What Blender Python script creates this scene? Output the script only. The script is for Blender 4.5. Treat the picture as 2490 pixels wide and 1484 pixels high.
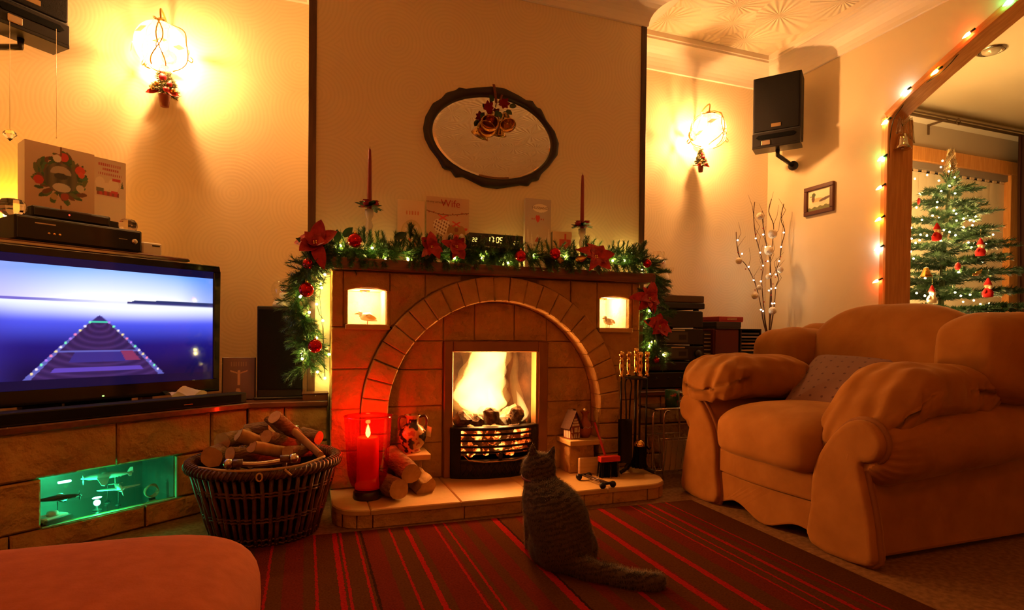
import bpy, bmesh, math, random
from mathutils import Vector, Matrix
random.seed(7)
PI = math.pi
S = bpy.context.scene
for o in list(bpy.data.objects): bpy.data.objects.remove(o)
COL = S.collection

# ------------------------------------------------------------------ camera
F_PX, CX, CY = 1399.7, 1245.0, 830.0
YAW, PITCH, ROLL = 0.344853, -0.013542, 0.01037
CAM = Vector((0, 0, .74))
fwd = Vector((math.sin(YAW)*math.cos(PITCH), math.cos(YAW)*math.cos(PITCH), math.sin(PITCH)))
_r0 = Vector((math.cos(YAW), -math.sin(YAW), 0)); _u0 = _r0.cross(fwd)
rgt = _r0*math.cos(ROLL) + _u0*math.sin(ROLL); upv = rgt.cross(fwd)
cam = bpy.data.cameras.new('camera'); camo = bpy.data.objects.new('camera', cam); COL.objects.link(camo)
cam.sensor_width = 36; cam.lens = F_PX/2490*36; cam.shift_y = (CY-742)/2490; cam.clip_start = .05
camo.matrix_world = Matrix(((rgt.x, upv.x, -fwd.x, CAM.x), (rgt.y, upv.y, -fwd.y, CAM.y), (rgt.z, upv.z, -fwd.z, CAM.z), (0, 0, 0, 1)))
S.camera = camo

# ------------------------------------------------------------------ world, exposure, lamp powers
S.view_settings.view_transform = 'Standard'; S.view_settings.look = 'None'
S.view_settings.exposure = 0.0; S.view_settings.gamma = 1.0; S.view_settings.use_curve_mapping = False
S.cycles.max_bounces = 8; S.cycles.use_adaptive_sampling = True; S.cycles.adaptive_threshold = .22
W = bpy.data.worlds.new('night'); S.world = W; W.use_nodes = True
W.node_tree.nodes['Background'].inputs[0].default_value = (.02, .03, .06, 1)
W.node_tree.nodes['Background'].inputs[1].default_value = .05
WARM = (1, .495, .175)
P_WALL_L, P_WALL_R, P_FIRE, P_FILL = 38, 34, 38, 19
FILLC = (1, .17, .012)

# ------------------------------------------------------------------ photo geometry: pixel -> point on a plane of the room
def ray(x, y): return fwd + rgt*((x-CX)/F_PX) - upv*((y-CY)/F_PX)
def aY(x, y, Y): d = ray(x, y); return CAM + d*(Y/d.y)
def aX(x, y, X): d = ray(x, y); return CAM + d*(X/d.x)
def aZ(x, y, Z): d = ray(x, y); return CAM + d*((Z-CAM.z)/d.z)

# ------------------------------------------------------------------ materials
MATS = {}
def nodes(name):
    m = bpy.data.materials.new(name); m.use_nodes = True; nt = m.node_tree
    return m, nt, nt.nodes['Principled BSDF']
def N(nt, t, **k):
    n = nt.nodes.new(t)
    for a, b in k.items():
        if a.startswith('i_'): n.inputs[int(a[2:])].default_value = b
        else: setattr(n, a, b)
    return n
def rgba(c): return (c[0], c[1], c[2], 1)
def mat(name, col=None, rough=.6, metal=0, col2=None, ns=6, bump=0, bs=40, emit=None, es=0, trans=0, ior=1.45, alpha=1, stretch=(1,1,1), sheen=0, coat=0, sub=0, det=4, lo=.35, hi=.65, bd=.01):
    if name in MATS: return MATS[name]
    m, nt, p = nodes(name); L = nt.links.new
    p.inputs['Base Color'].default_value = rgba(col); p.inputs['Roughness'].default_value = rough; p.inputs['Metallic'].default_value = metal
    p.inputs['IOR'].default_value = ior
    if rough >= .7 and not metal: p.inputs['Specular IOR Level'].default_value = .08
    if trans: p.inputs['Transmission Weight'].default_value = trans
    if sheen: p.inputs['Sheen Weight'].default_value = sheen*.3; p.inputs['Sheen Tint'].default_value = rgba([min(1, c*2.2) for c in col]); p.inputs['Sheen Roughness'].default_value = .4
    if coat: p.inputs['Coat Weight'].default_value = coat; p.inputs['Coat Roughness'].default_value = .08
    if sub: p.inputs['Subsurface Weight'].default_value = sub; p.inputs['Subsurface Radius'].default_value = (.02, .008, .004)
    if alpha < 1: p.inputs['Alpha'].default_value = alpha
    if emit: m.cycles.emission_sampling = 'NONE'; p.inputs['Emission Color'].default_value = rgba(emit); p.inputs['Emission Strength'].default_value = es
    if col2 or bump:
        tc = N(nt, 'ShaderNodeTexCoord'); mp = N(nt, 'ShaderNodeMapping'); mp.inputs['Scale'].default_value = stretch
        L(tc.outputs['Object'], mp.inputs[0])
    if col2:
        n = N(nt, 'ShaderNodeTexNoise'); n.inputs['Scale'].default_value = ns; n.inputs['Detail'].default_value = det
        L(mp.outputs[0], n.inputs['Vector'])
        r = N(nt, 'ShaderNodeValToRGB'); r.color_ramp.elements[0].color = rgba(col); r.color_ramp.elements[1].color = rgba(col2)
        r.color_ramp.elements[0].position = lo; r.color_ramp.elements[1].position = hi
        L(n.outputs['Fac'], r.inputs[0]); L(r.outputs[0], p.inputs['Base Color'])
    if bump:
        n = N(nt, 'ShaderNodeTexNoise'); n.inputs['Scale'].default_value = bs; n.inputs['Detail'].default_value = 5
        L(mp.outputs[0], n.inputs['Vector'])
        b = N(nt, 'ShaderNodeBump'); b.inputs['Strength'].default_value = bump; b.inputs['Distance'].default_value = bd
        L(n.outputs['Fac'], b.inputs['Height']); L(b.outputs[0], p.inputs['Normal'])
    MATS[name] = m; return m
def emat(name, col, strength):
    if name in MATS: return MATS[name]
    m = bpy.data.materials.new(name); m.use_nodes = True; nt = m.node_tree; nt.nodes.clear()
    e = N(nt, 'ShaderNodeEmission'); e.inputs[0].default_value = rgba(col); e.inputs[1].default_value = strength
    o = N(nt, 'ShaderNodeOutputMaterial'); nt.links.new(e.outputs[0], o.inputs[0]); MATS[name] = m; return m
def glassmat(name, tint, gloss=.12, rough=.03, glow=None):
    "thin blown glass: lets light straight through (tinted) with a mirror sheen"
    if name in MATS: return MATS[name]
    m = bpy.data.materials.new(name); m.use_nodes = True; nt = m.node_tree; nt.nodes.clear()
    t = N(nt, 'ShaderNodeBsdfTransparent'); t.inputs[0].default_value = rgba(tint)
    g = N(nt, 'ShaderNodeBsdfGlossy'); g.inputs['Roughness'].default_value = rough
    x = N(nt, 'ShaderNodeMixShader'); x.inputs[0].default_value = gloss; o = N(nt, 'ShaderNodeOutputMaterial')
    nt.links.new(t.outputs[0], x.inputs[1]); nt.links.new(g.outputs[0], x.inputs[2]); nt.links.new(x.outputs[0], o.inputs[0])
    if glow:
        q = N(nt, 'ShaderNodeBsdfTranslucent'); q.inputs[0].default_value = rgba(glow); y = N(nt, 'ShaderNodeMixShader'); y.inputs[0].default_value = .035
        nt.links.new(x.outputs[0], y.inputs[1]); nt.links.new(q.outputs[0], y.inputs[2]); nt.links.new(y.outputs[0], o.inputs[0])
    MATS[name] = m; return m
def volmat(name, col, dens):
    m = bpy.data.materials.new(name); m.use_nodes = True; nt = m.node_tree; nt.nodes.clear()
    e = N(nt, 'ShaderNodeEmission'); e.inputs[0].default_value = rgba(col); e.inputs[1].default_value = dens
    o = N(nt, 'ShaderNodeOutputMaterial'); nt.links.new(e.outputs[0], o.inputs['Volume']); MATS[name] = m; return m
def printmat(name, emit=0, rough=.5):
    "reads the flat print stored on the sheet's own colour attribute"
    if name in MATS: return MATS[name]
    m, nt, p = nodes(name); a = N(nt, 'ShaderNodeVertexColor'); a.layer_name = 'print'
    p.inputs['Roughness'].default_value = rough
    if emit:
        p.inputs['Base Color'].default_value = (.005, .005, .006, 1)
        m.cycles.emission_sampling = 'NONE'; nt.links.new(a.outputs[0], p.inputs['Emission Color']); p.inputs['Emission Strength'].default_value = emit
    else:
        g = N(nt, 'ShaderNodeGamma'); g.inputs[1].default_value = .72; nt.links.new(a.outputs[0], g.inputs[0]); nt.links.new(g.outputs[0], p.inputs['Base Color'])
    MATS[name] = m; return m

# ------------------------------------------------------------------ mesh builder
class MB:
    def __init__(s): s.v = []; s.f = []; s.sm = []
    def add(s, v, f, smooth=False, M=None):
        b = len(s.v)
        s.v += [tuple(M @ Vector(p)) for p in v] if M else [tuple(p) for p in v]
        s.f += [tuple(i+b for i in q) for q in f]; s.sm += [smooth]*len(f); return s
    def box(s, x0, x1, y0, y1, z0, z1, M=None):
        v = [(x, y, z) for z in (z0, z1) for y in (y0, y1) for x in (x0, x1)]
        return s.add(v, [(0,2,3,1),(4,5,7,6),(0,1,5,4),(2,6,7,3),(0,4,6,2),(1,3,7,5)], False, M)
    def cbox(s, c, d, M=None): return s.box(c[0]-d[0]/2, c[0]+d[0]/2, c[1]-d[1]/2, c[1]+d[1]/2, c[2]-d[2]/2, c[2]+d[2]/2, M)
    def prism(s, poly, a, b, fn=None, inset=0, smooth=False):
        "poly of (u,w), extruded along the third axis from a (back) to b (front); fn maps (u,w,t)->xyz; inset chamfers the front"
        fn = fn or (lambda u, w, t: (u, w, t)); n = len(poly)
        cx = sum(p[0] for p in poly)/n; cw = sum(p[1] for p in poly)/n
        rings = [[(u, w, a) for u, w in poly]]
        if inset:
            d = inset if b > a else -inset
            rings.append([(u, w, b-d) for u, w in poly])
            q = []
            for i in range(n):
                p0, p1, p2 = Vector(poly[i-1]), Vector(poly[i]), Vector(poly[(i+1) % n])
                e1 = (p1-p0).normalized(); e2 = (p2-p1).normalized()
                nn = Vector((-e1.y-e2.y, e1.x+e2.x)); nn = nn.normalized() if nn.length > 1e-6 else Vector((-e1.y, e1.x))
                k = inset/max(.4, abs(nn.dot(Vector((-e1.y, e1.x)))))
                A = sum(poly[j][0]*poly[(j+1) % n][1]-poly[(j+1) % n][0]*poly[j][1] for j in range(n))
                nn = nn*(k if A > 0 else -k); q.append((p1.x+nn.x, p1.y+nn.y, b))
            rings.append(q)
        else: rings.append([(u, w, b) for u, w in poly])
        v = [fn(*p) for r in rings for p in r]; f = [tuple(range(n))[::-1]]
        for k in range(len(rings)-1):
            for i in range(n): j = (i+1) % n; f.append((k*n+i, k*n+j, k*n+n+j, k*n+n+i))
        f.append(tuple(range((len(rings)-1)*n, len(rings)*n))); return s.add(v, f, smooth)
    def tube(s, pts, r, n=8, closed=False, smooth=True, flat=1):
        pts = [Vector(p) for p in pts]; m = len(pts); rs = r if isinstance(r, (list, tuple)) else [r]*m
        t0 = (pts[1]-pts[0]).normalized(); up = Vector((0,0,1)) if abs(t0.z) < .9 else Vector((1,0,0))
        nx = (up-t0*up.dot(t0)).normalized(); v = []
        for i, p in enumerate(pts):
            t = (pts[(i+1) % m]-pts[i-1]) if closed else (pts[min(i+1, m-1)]-pts[max(i-1, 0)])
            t = t.normalized() if t.length > 1e-9 else t0; nx = nx-t*nx.dot(t); nx = nx.normalized() if nx.length > 1e-6 else t.orthogonal().normalized(); ny = t.cross(nx)
            for k in range(n): a = 2*PI*k/n; v.append(p+nx*(rs[i]*math.cos(a))+ny*(rs[i]*flat*math.sin(a)))
        f = []
        for i in range(m if closed else m-1):
            for k in range(n): j = (i+1) % m; f.append((i*n+k, i*n+(k+1) % n, j*n+(k+1) % n, j*n+k))
        if not closed: f += [tuple(range(n))[::-1], tuple(range((m-1)*n, m*n))]
        return s.add(v, f, smooth)
    def lathe(s, prof, n=24, c=(0,0,0), M=None, smooth=True, sx=1, sy=1):
        v = []; f = []
        for r, z in prof:
            for k in range(n): a = 2*PI*k/n; v.append((c[0]+sx*r*math.cos(a), c[1]+sy*r*math.sin(a), c[2]+z))
        for i in range(len(prof)-1):
            for k in range(n): f.append((i*n+k, i*n+(k+1) % n, i*n+n+(k+1) % n, i*n+n+k))
        if prof[0][0] > 1e-5: f.append(tuple(range(n))[::-1])
        if prof[-1][0] > 1e-5: f.append(tuple(range((len(prof)-1)*n, len(prof)*n)))
        return s.add(v, f, smooth, M)
    def ball(s, c, r, n=12, M=None):
        r = r if isinstance(r, (tuple, list)) else (r, r, r); m = max(4, n//2); v = []; f = []
        for i in range(m+1):
            a = PI*i/m
            for k in range(n): b = 2*PI*k/n; v.append((c[0]+r[0]*math.sin(a)*math.cos(b), c[1]+r[1]*math.sin(a)*math.sin(b), c[2]+r[2]*math.cos(a)))
        for i in range(m):
            for k in range(n): f.append((i*n+k, i*n+n+k, i*n+n+(k+1) % n, i*n+(k+1) % n))
        return s.add(v, f, True, M)
    def sheet(s, fn, nu, nv, smooth=True, cu=False):
        v = [fn(i/nu, j/nv) for j in range(nv+1) for i in range(nu+1)]; w = nu+1
        return s.add(v, [(j*w+i, j*w+i+1, j*w+w+i+1, j*w+w+i) for j in range(nv) for i in range(nu)], smooth)
    def mesh(s, name, m):
        me = bpy.data.meshes.new(name); me.from_pydata(s.v, [], s.f); me.polygons.foreach_set('use_smooth', s.sm)
        if m: me.materials.append(m)
        me.update(); return me
def fix(me, bevel=0, seg=1, weld=True):
    bm = bmesh.new(); bm.from_mesh(me)
    if weld: bmesh.ops.remove_doubles(bm, verts=bm.verts, dist=1e-5)
    bmesh.ops.recalc_face_normals(bm, faces=bm.faces)
    if bevel: bmesh.ops.bevel(bm, geom=[e for e in bm.edges if len(e.link_faces) == 2 and e.calc_face_angle(0) > .5], offset=bevel, segments=seg, affect='EDGES', profile=.6)
    bm.to_mesh(me); bm.free()
def part(mb, name, m, parent=None, w=False, bevel=0, seg=1, sub=0, kind=None, label=None, raw=False, soft=False):
    "one mesh object; w=True: the builder's coordinates are world ones"
    if w and parent:
        r = parent
        while r.parent: r = r.parent
        q = Matrix.LocRotScale(r.location, r.rotation_euler, None).inverted(); mb.v = [tuple(q @ Vector(p)) for p in mb.v]
    me = mb.mesh(name, m)
    if not raw: fix(me, bevel, seg)
    if soft: me.polygons.foreach_set('use_smooth', [q.area < .004 for q in me.polygons])
    o = bpy.data.objects.new(name, me); COL.objects.link(o); o.parent = parent
    if sub: s = o.modifiers.new('sub', 'SUBSURF'); s.levels = s.render_levels = sub
    if kind: o['kind'] = kind
    if label: o['label'] = label
    return o
def tag(o, label, cat, group=None, kind=None):
    o['label'] = label; o['category'] = cat
    if group: o['group'] = group
    if kind: o['kind'] = kind
    return o
def thing(name, label, cat, loc=(0,0,0), rz=0, group=None):
    o = bpy.data.objects.new(name, None); o.empty_display_size = .05; COL.objects.link(o)
    o.location = loc; o.rotation_euler = (0, 0, rz); return tag(o, label, cat, group)
def put(mb, name, m, label, cat, loc=(0,0,0), rz=0, group=None, w=False, **k):
    if w: loc = Vector(loc); mb.v = [tuple(Vector(p)-loc) for p in mb.v]
    o = part(mb, name, m, None, **k); o.location = loc; o.rotation_euler = (0, 0, rz); return tag(o, label, cat, group)
def struct(mb, name, m, parent=None, **k):
    o = part(mb, name, m, parent, **k)
    if not parent: o['kind'] = 'structure'
    return o
def dup(root, loc, rz=0, label=None, group=None):
    r = root.copy(); COL.objects.link(r); r.location = loc; r.rotation_euler = (0, 0, rz)
    if label: r['label'] = label
    if group: r['group'] = group
    def rec(a, b):
        for ch in a.children:
            c = ch.copy(); COL.objects.link(c); c.parent = b; rec(ch, c)
    rec(root, r); return r
def lightpt(name, loc, power, col=WARM, r=.03, parent=None):
    l = bpy.data.lights.new(name, 'POINT'); l.energy = power; l.color = col; l.shadow_soft_size = r
    o = bpy.data.objects.new(name, l); COL.objects.link(o); o.location = loc; o.parent = parent; return o
def basis(o, ux, uy):
    "matrix with origin o, local x along ux, local z = up-ish from uy"
    ux = Vector(ux).normalized(); uz = Vector(uy); uz = (uz-ux*uz.dot(ux)).normalized(); vy = uz.cross(ux)
    return Matrix(((ux.x, vy.x, uz.x, o[0]), (ux.y, vy.y, uz.y, o[1]), (ux.z, vy.z, uz.z, o[2]), (0,0,0,1)))
def catmull(pts, n=6, closed=False):
    P = [Vector(p) for p in pts]; m = len(P); out = []
    for i in range(m if closed else m-1):
        g = (lambda k: P[k % m]) if closed else (lambda k: P[min(max(k, 0), m-1)])
        p0, p1, p2, p3 = g(i-1), g(i), g(i+1), g(i+2)
        for k in range(n):
            t = k/n; out.append(.5*((2*p1)+(p2-p0)*t+(2*p0-5*p1+4*p2-p3)*t*t+(3*p1-p0-3*p2+p3)*t**3))
    if not closed: out.append(P[-1])
    return out
def sheetprint(name, w, h, nx, ny, fn, m, thick=.0, parent=None):
    "flat printed sheet in local x-z, facing -y; fn(u,v)->rgb linear with v up"
    mb = MB(); mb.sheet(lambda u, v: ((u-.5)*w, 0, v*h), nx, ny, False)
    me = mb.mesh(name, m); at = me.color_attributes.new('print', 'FLOAT_COLOR', 'POINT'); buf = []
    for j in range(ny+1):
        for i in range(nx+1): c = fn(i/nx, j/ny); buf += [c[0], c[1], c[2], 1]
    at.data.foreach_set('color', buf)
    o = bpy.data.objects.new(name, me); COL.objects.link(o); o.parent = parent; return o
def text(body, size, m, parent, name='lettering', extrude=.0002, align='CENTER'):
    cu = bpy.data.curves.new(name, 'FONT'); cu.body = body; cu.size = size; cu.extrude = extrude; cu.align_x = align; cu.align_y = 'CENTER'; cu.resolution_u = 3
    t = bpy.data.objects.new(name, cu); COL.objects.link(t); bpy.context.view_layer.update()
    me = bpy.data.meshes.new_from_object(t.evaluated_get(bpy.context.evaluated_depsgraph_get())); bpy.data.objects.remove(t); bpy.data.curves.remove(cu)
    me.materials.clear(); me.materials.append(m); o = bpy.data.objects.new(name, me); COL.objects.link(o); o.parent = parent; o.rotation_euler = (PI/2, 0, 0); return o
def srgb(r, g, b):
    f = lambda c: (c/255/12.92 if c <= 10 else ((c/255+.055)/1.055)**2.4)
    return (f(r), f(g), f(b))
def mix(a, b, t): t = min(1, max(0, t)); return tuple(p+(q-p)*t for p, q in zip(a, b))
def sstep(a, b, x): t = min(1, max(0, (x-a)/(b-a))); return t*t*(3-2*t)
# ================================================================== THE ROOM
YA, YC, XL, XC0, XC1, XR, ZC, ZK = 3.234, 2.80, -1.30, .012, 1.78, 3.068, 2.62, 2.455
JT, BT = .165, .092                               # opening in the right wall: depth of its piers and of its arched head
YB, XD, YW = -1.7, 6.3, 3.36                     # wall behind the camera; far side and window wall of the dining room
def wallpaper():
    m, nt, p = nodes('ringed cream wallpaper'); L = nt.links.new
    tc = N(nt, 'ShaderNodeTexCoord'); sp = N(nt, 'ShaderNodeSeparateXYZ'); L(tc.outputs['Object'], sp.inputs[0])
    ad = N(nt, 'ShaderNodeMath', operation='ADD'); L(sp.outputs[0], ad.inputs[0]); L(sp.outputs[1], ad.inputs[1])
    cb = N(nt, 'ShaderNodeCombineXYZ'); L(ad.outputs[0], cb.inputs[0]); L(sp.outputs[2], cb.inputs[1])
    v = N(nt, 'ShaderNodeTexVoronoi', voronoi_dimensions='2D'); v.inputs['Scale'].default_value = 2.9; v.inputs['Randomness'].default_value = .55
    L(cb.outputs[0], v.inputs['Vector'])
    s = N(nt, 'ShaderNodeMath', operation='MULTIPLY'); s.inputs[1].default_value = 120; L(v.outputs['Distance'], s.inputs[0])
    sn = N(nt, 'ShaderNodeMath', operation='SINE'); L(s.outputs[0], sn.inputs[0])
    r = N(nt, 'ShaderNodeMapRange'); r.inputs[1].default_value = -1; r.inputs[2].default_value = 1; L(sn.outputs[0], r.inputs[0])
    cr = N(nt, 'ShaderNodeValToRGB'); cr.color_ramp.elements[0].color = (.70, .575, .36, 1); cr.color_ramp.elements[1].color = (.74, .61, .39, 1)
    cr.color_ramp.elements[0].position = .0; cr.color_ramp.elements[1].position = .7
    L(r.outputs[0], cr.inputs[0]); L(cr.outputs[0], p.inputs['Base Color']); p.inputs['Roughness'].default_value = .55
    b = N(nt, 'ShaderNodeBump'); b.inputs['Strength'].default_value = .08; b.inputs['Distance'].default_value = .002
    L(r.outputs[0], b.inputs['Height']); L(b.outputs[0], p.inputs['Normal']); return m
def artex():
    "combed fan plaster: overlapping scallops of radiating grooves"
    m, nt, p = nodes('fan combed plaster ceiling'); L = nt.links.new
    p.inputs['Base Color'].default_value = (.80, .69, .48, 1); p.inputs['Roughness'].default_value = .5
    tc = N(nt, 'ShaderNodeTexCoord'); v = N(nt, 'ShaderNodeTexVoronoi', voronoi_dimensions='2D'); v.inputs['Scale'].default_value = 3.2; v.inputs['Randomness'].default_value = .8
    L(tc.outputs['Object'], v.inputs['Vector'])
    sc = N(nt, 'ShaderNodeVectorMath', operation='SUBTRACT'); L(tc.outputs['Object'], sc.inputs[0]); L(v.outputs['Position'], sc.inputs[1])
    sp = N(nt, 'ShaderNodeSeparateXYZ'); L(sc.outputs[0], sp.inputs[0])
    at = N(nt, 'ShaderNodeMath', operation='ARCTAN2'); L(sp.outputs[0], at.inputs[0]); L(sp.outputs[1], at.inputs[1])
    mu = N(nt, 'ShaderNodeMath', operation='MULTIPLY'); mu.inputs[1].default_value = 22; L(at.outputs[0], mu.inputs[0])
    sn = N(nt, 'ShaderNodeMath', operation='SINE'); L(mu.outputs[0], sn.inputs[0])
    ad = N(nt, 'ShaderNodeMath', operation='MULTIPLY_ADD'); ad.inputs[1].default_value = 4.0; L(v.outputs['Distance'], ad.inputs[0]); L(sn.outputs[0], ad.inputs[2])
    b = N(nt, 'ShaderNodeBump'); b.inputs['Strength'].default_value = .55; b.inputs['Distance'].default_value = .006
    L(ad.outputs[0], b.inputs['Height']); L(b.outputs[0], p.inputs['Normal']); return m
def sroot(name):
    o = bpy.data.objects.new(name, None); COL.objects.link(o); o['kind'] = 'structure'; return o
WP = wallpaper(); ART = artex()
PAINT = mat('cream wall paint', (.72, .59, .37), .6, bump=.06, bs=60)
COVE = mat('smooth cream cove', (.78, .70, .58), .45)
CARPET = mat('brown beige carpet', (.18, .088, .036), .95, col2=(.27, .14, .06), ns=60, bump=.8, bs=500, bd=.004)
DTRIM = mat('dark stained wood trim', (.055, .020, .010), .35, col2=(.09, .035, .016), ns=14, stretch=(6, 6, .6))
PINE = mat('varnished orange pine', (.62, .25, .060), .35, col2=(.74, .34, .10), ns=9, stretch=(9, 9, .7), coat=.2)
PINE2 = mat('varnished pine beam', (.58, .225, .052), .35, col2=(.72, .32, .09), ns=9, stretch=(9, .8, 3), coat=.2)
struct(MB().box(XL-.3, XD, YB-.1, YW+.4, -.1, 0), 'floor', CARPET)
struct(MB().box(XL-.3, XD, YB-.1, YW+.4, ZC, ZC+.1), 'ceiling', ART)
struct(MB().box(XL-.1, XR+JT, YA, YA+.12, 0, ZC), 'wall_back', WP)
mb = MB()
for b_ in ((XC0, .60, 2.80, YA, 0, ZC), (1.16, XC1, 2.80, YA, 0, ZC), (.60, 1.16, 2.80, YA, .72, ZC), (.60, 1.16, 3.12, YA, 0, .72)): mb.box(*b_)
struct(mb, 'wall_chimney', WP)
struct(MB().box(XL-.1, XL, YB, YA, 0, ZC), 'wall_left', WP)
struct(MB().box(XL-.1, XD, YB-.1, YB, 0, ZC), 'wall_front', PAINT)
# right wall with its wide opening (sloped upper corners)
OP = [(.25, 0), (.25, 1.974), (.51, 2.12), (.87, 2.294), (1.05, 2.362), (1.22, 2.400), (1.40, 2.400), (1.56, 2.360), (1.726, 2.294), (1.905, 2.212), (2.087, 2.122), (2.215, 2.053), (2.345, 1.974), (2.345, 0)]
mb = MB(); fW = lambda u, w, t: (t, u, w)
mb.prism([(2.345, 0), (YA+.12, 0), (YA+.12, ZC), (2.345, ZC)], XR+JT, XR, fW).prism([(YB, 0), (.25, 0), (.25, ZC), (YB, ZC)], XR+JT, XR, fW)
mb.prism(OP[1:-1]+[(2.345, ZC), (.25, ZC)], XR+BT, XR, fW)
struct(mb, 'wall_right', PAINT)
tr = sroot('trim_opening')
def offset(pl, d):
    out = []
    for i, p in enumerate(pl):
        a, b = Vector(pl[max(0, i-1)]), Vector(pl[min(len(pl)-1, i+1)]); t = (b-a).normalized(); out.append((p[0]+t.y*d, p[1]-t.x*d))
    return out
arch_ = OP[1:-1]
for pl, dp in ((arch_, BT), (OP[:2], JT), (OP[-2:], JT)):
    struct(MB().prism(pl+offset(pl, .020)[::-1], XR+dp+.012, XR-.022, fW), 'lining_board', PINE2 if len(pl) > 2 else PINE, tr, bevel=.003)
    struct(MB().prism(pl+offset(pl, -.028)[::-1], XR, XR-.012, fW), 'facing_strip', PINE2 if len(pl) > 2 else PINE, tr, bevel=.002)
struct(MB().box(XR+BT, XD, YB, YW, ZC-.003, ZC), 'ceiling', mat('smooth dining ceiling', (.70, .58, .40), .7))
# coved cornice around the living room, mitred at each corner
path = [(XL, YB), (XL, YA), (XC0, YA), (XC0, YC), (XC1, YC), (XC1, YA), (XR, YA), (XR, YB)]
prof = [(0, ZK), (.006, ZK)] + [(.012+.118*(1-math.cos(a)), ZK+.004+.118*math.sin(a)) for a in [PI/2*k/8 for k in range(9)]] + [(.142, ZK+.122), (.142, ZC-.03), (.155, ZC-.03), (.155, ZC)]
v = []; f = []
for i, (x, y) in enumerate(path):
    p = Vector((x, y)); m_ = Vector((0, 0)); cnt = []
    for a, b in ((i-1, i), (i, i+1)):
        if a >= 0 and b < len(path):
            d = (Vector(path[b])-Vector(path[a])).normalized(); cnt.append(Vector((d.y, -d.x)))
    m_ = cnt[0] if len(cnt) == 1 else cnt[0]+cnt[1] if abs(cnt[0].dot(cnt[1])) < .1 else cnt[0]
    for d, z in prof: v.append((p.x+m_.x*d, p.y+m_.y*d, z))
n = len(prof)
for i in range(len(path)-1):
    for k in range(n-1): f.append((i*n+k, i*n+n+k, i*n+n+k+1, i*n+k+1))
mb = MB(); mb.add(v, f, False); struct(mb, 'trim_cornice', COVE)
# dark corner strips of the chimney breast
tr = sroot('trim_chimney')
for x0, x1 in ((XC0-.004, XC0+.030), (XC1-.028, XC1+.006)):
    struct(MB().box(x0, x1, YC-.007, YC+.02, 0, ZK+.004), 'corner_strip', DTRIM, tr, bevel=.002)
# ---- dining room seen through the opening
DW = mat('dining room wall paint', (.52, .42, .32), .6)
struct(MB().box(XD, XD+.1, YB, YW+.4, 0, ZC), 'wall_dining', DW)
zh0, zh1 = aY(2300, 404, YW).z, aY(2300, 370, YW).z            # underside and top of the window head
xw1 = aY(2446, 600, YW).x; xw2 = aY(2474, 600, YW).x; xw0 = 4.0
mb = MB(); mb.box(XR+JT, xw0-.08, YW, YW+.15, 0, ZC).box(xw0-.08, xw2, YW, YW+.15, zh1, ZC).box(xw0-.08, xw2, YW, YW+.15, 0, .35).box(xw2, XD, YW, YW+.15, 0, ZC)
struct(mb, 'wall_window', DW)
wn = sroot('window_1')
struct(MB().box(xw0-.08, xw2, YW-.03, YW+.14, zh0, zh1), 'window_head', PINE, wn, bevel=.004)
for a, b in ((xw0-.08, xw0), (xw1, xw2)): struct(MB().box(a, b, YW-.03, YW+.14, .35, zh0), 'window_post', PINE, wn, bevel=.004)
struct(MB().box(xw0-.1, xw2+.02, YW-.06, YW+.14, .31, .35), 'window_sill', PINE, wn, bevel=.004)
GL = glassmat('window glass', (.9, .92, .95), .1)
for i in range(2):
    w_ = (xw1-xw0)/2; struct(MB().box(xw0+i*w_+.02, xw0+(i+1)*w_-.02, YW+.10, YW+.108, .37, zh0), 'pane', GL, wn)
mb = MB()
for k in range(5): mb.box(XR+JT, XD, YW-.10+.02*k, YW, ZC-.11+.022*k, ZC-.088+.022*k)
struct(mb, 'trim_dining', COVE)
# ================================================================== STONE FIREPLACE
STONE = mat('buff sandstone', (.34, .18, .052), .85, col2=(.48, .28, .092), ns=7, det=6, bump=1, bs=9, bd=.06, lo=.3, hi=.7)
STONE2 = mat('worn sandstone voussoir', (.37, .205, .062), .85, col2=(.51, .31, .11), ns=9, det=6, bump=1, bs=11, bd=.045, lo=.3, hi=.7)
MORTAR = mat('brown mortar', (.24, .13, .042), .95, bump=.4, bs=120)
SLAB = mat('smooth hearth stone', (.40, .235, .08), .45, col2=(.49, .305, .115), ns=5, bump=.12, bs=60)
YS, ZH = 2.53, .0715
ACX, ACZ, RO, RI = .85, .374, .626, .514
XS0, XS1, ZM = .102, 1.596, 1.0
fp = thing('stone_fireplace', 'buff sandstone fireplace with round arch and two lit square niches', 'fireplace', (.85, 2.66, ZH))
fXZ = lambda u, w, t: (u, t, w)
GAP = .0019
def half(z, R): return math.sqrt(max(0, R*R-(z-ACZ)**2)) if z > ACZ else R
def stone(poly, yf, yb, name='stone', m=None, par=fp, ch=.0045):
    mb = MB().prism(poly, yb, yf+random.uniform(-.003, .004), fXZ, inset=ch); part(mb, name, m or STONE, par, w=True)
def rowpoly(x0, x1, z0, z1, side, R):
    "block cut by the arch circle: side -1 left of arch, +1 right of it, 0 left piece inside, 2 right piece inside"
    n = 7; zs = [z0+(z1-z0)*k/n for k in range(n+1)]
    if side == -1: return [(x0, z0)] + [(max(x0+.004, min(x1, ACX-half(z, R))), z) for z in zs] + [(x0, z1)]
    if side == 1: return [(x1, z1)] + [(min(x1-.004, max(x0, ACX+half(z, R))), z) for z in zs[::-1]] + [(x1, z0)]
    if side == 0: return [(x1, z1)] + [(min(x1-.003, max(x0, ACX-half(z, R))), z) for z in zs[::-1]] + [(x1, z0)]
    return [(x0, z0)] + [(max(x0+.003, min(x1, ACX+half(z, R))), z) for z in zs] + [(x0, z1)]
def colpoly(x0, x1, lo, z1, n=6):
    xs = [x0+(x1-x0)*k/n for k in range(n+1)]; return [(x, min(z1-.004, lo(x))) for x in xs] + [(x1, z1), (x0, z1)]
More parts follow.
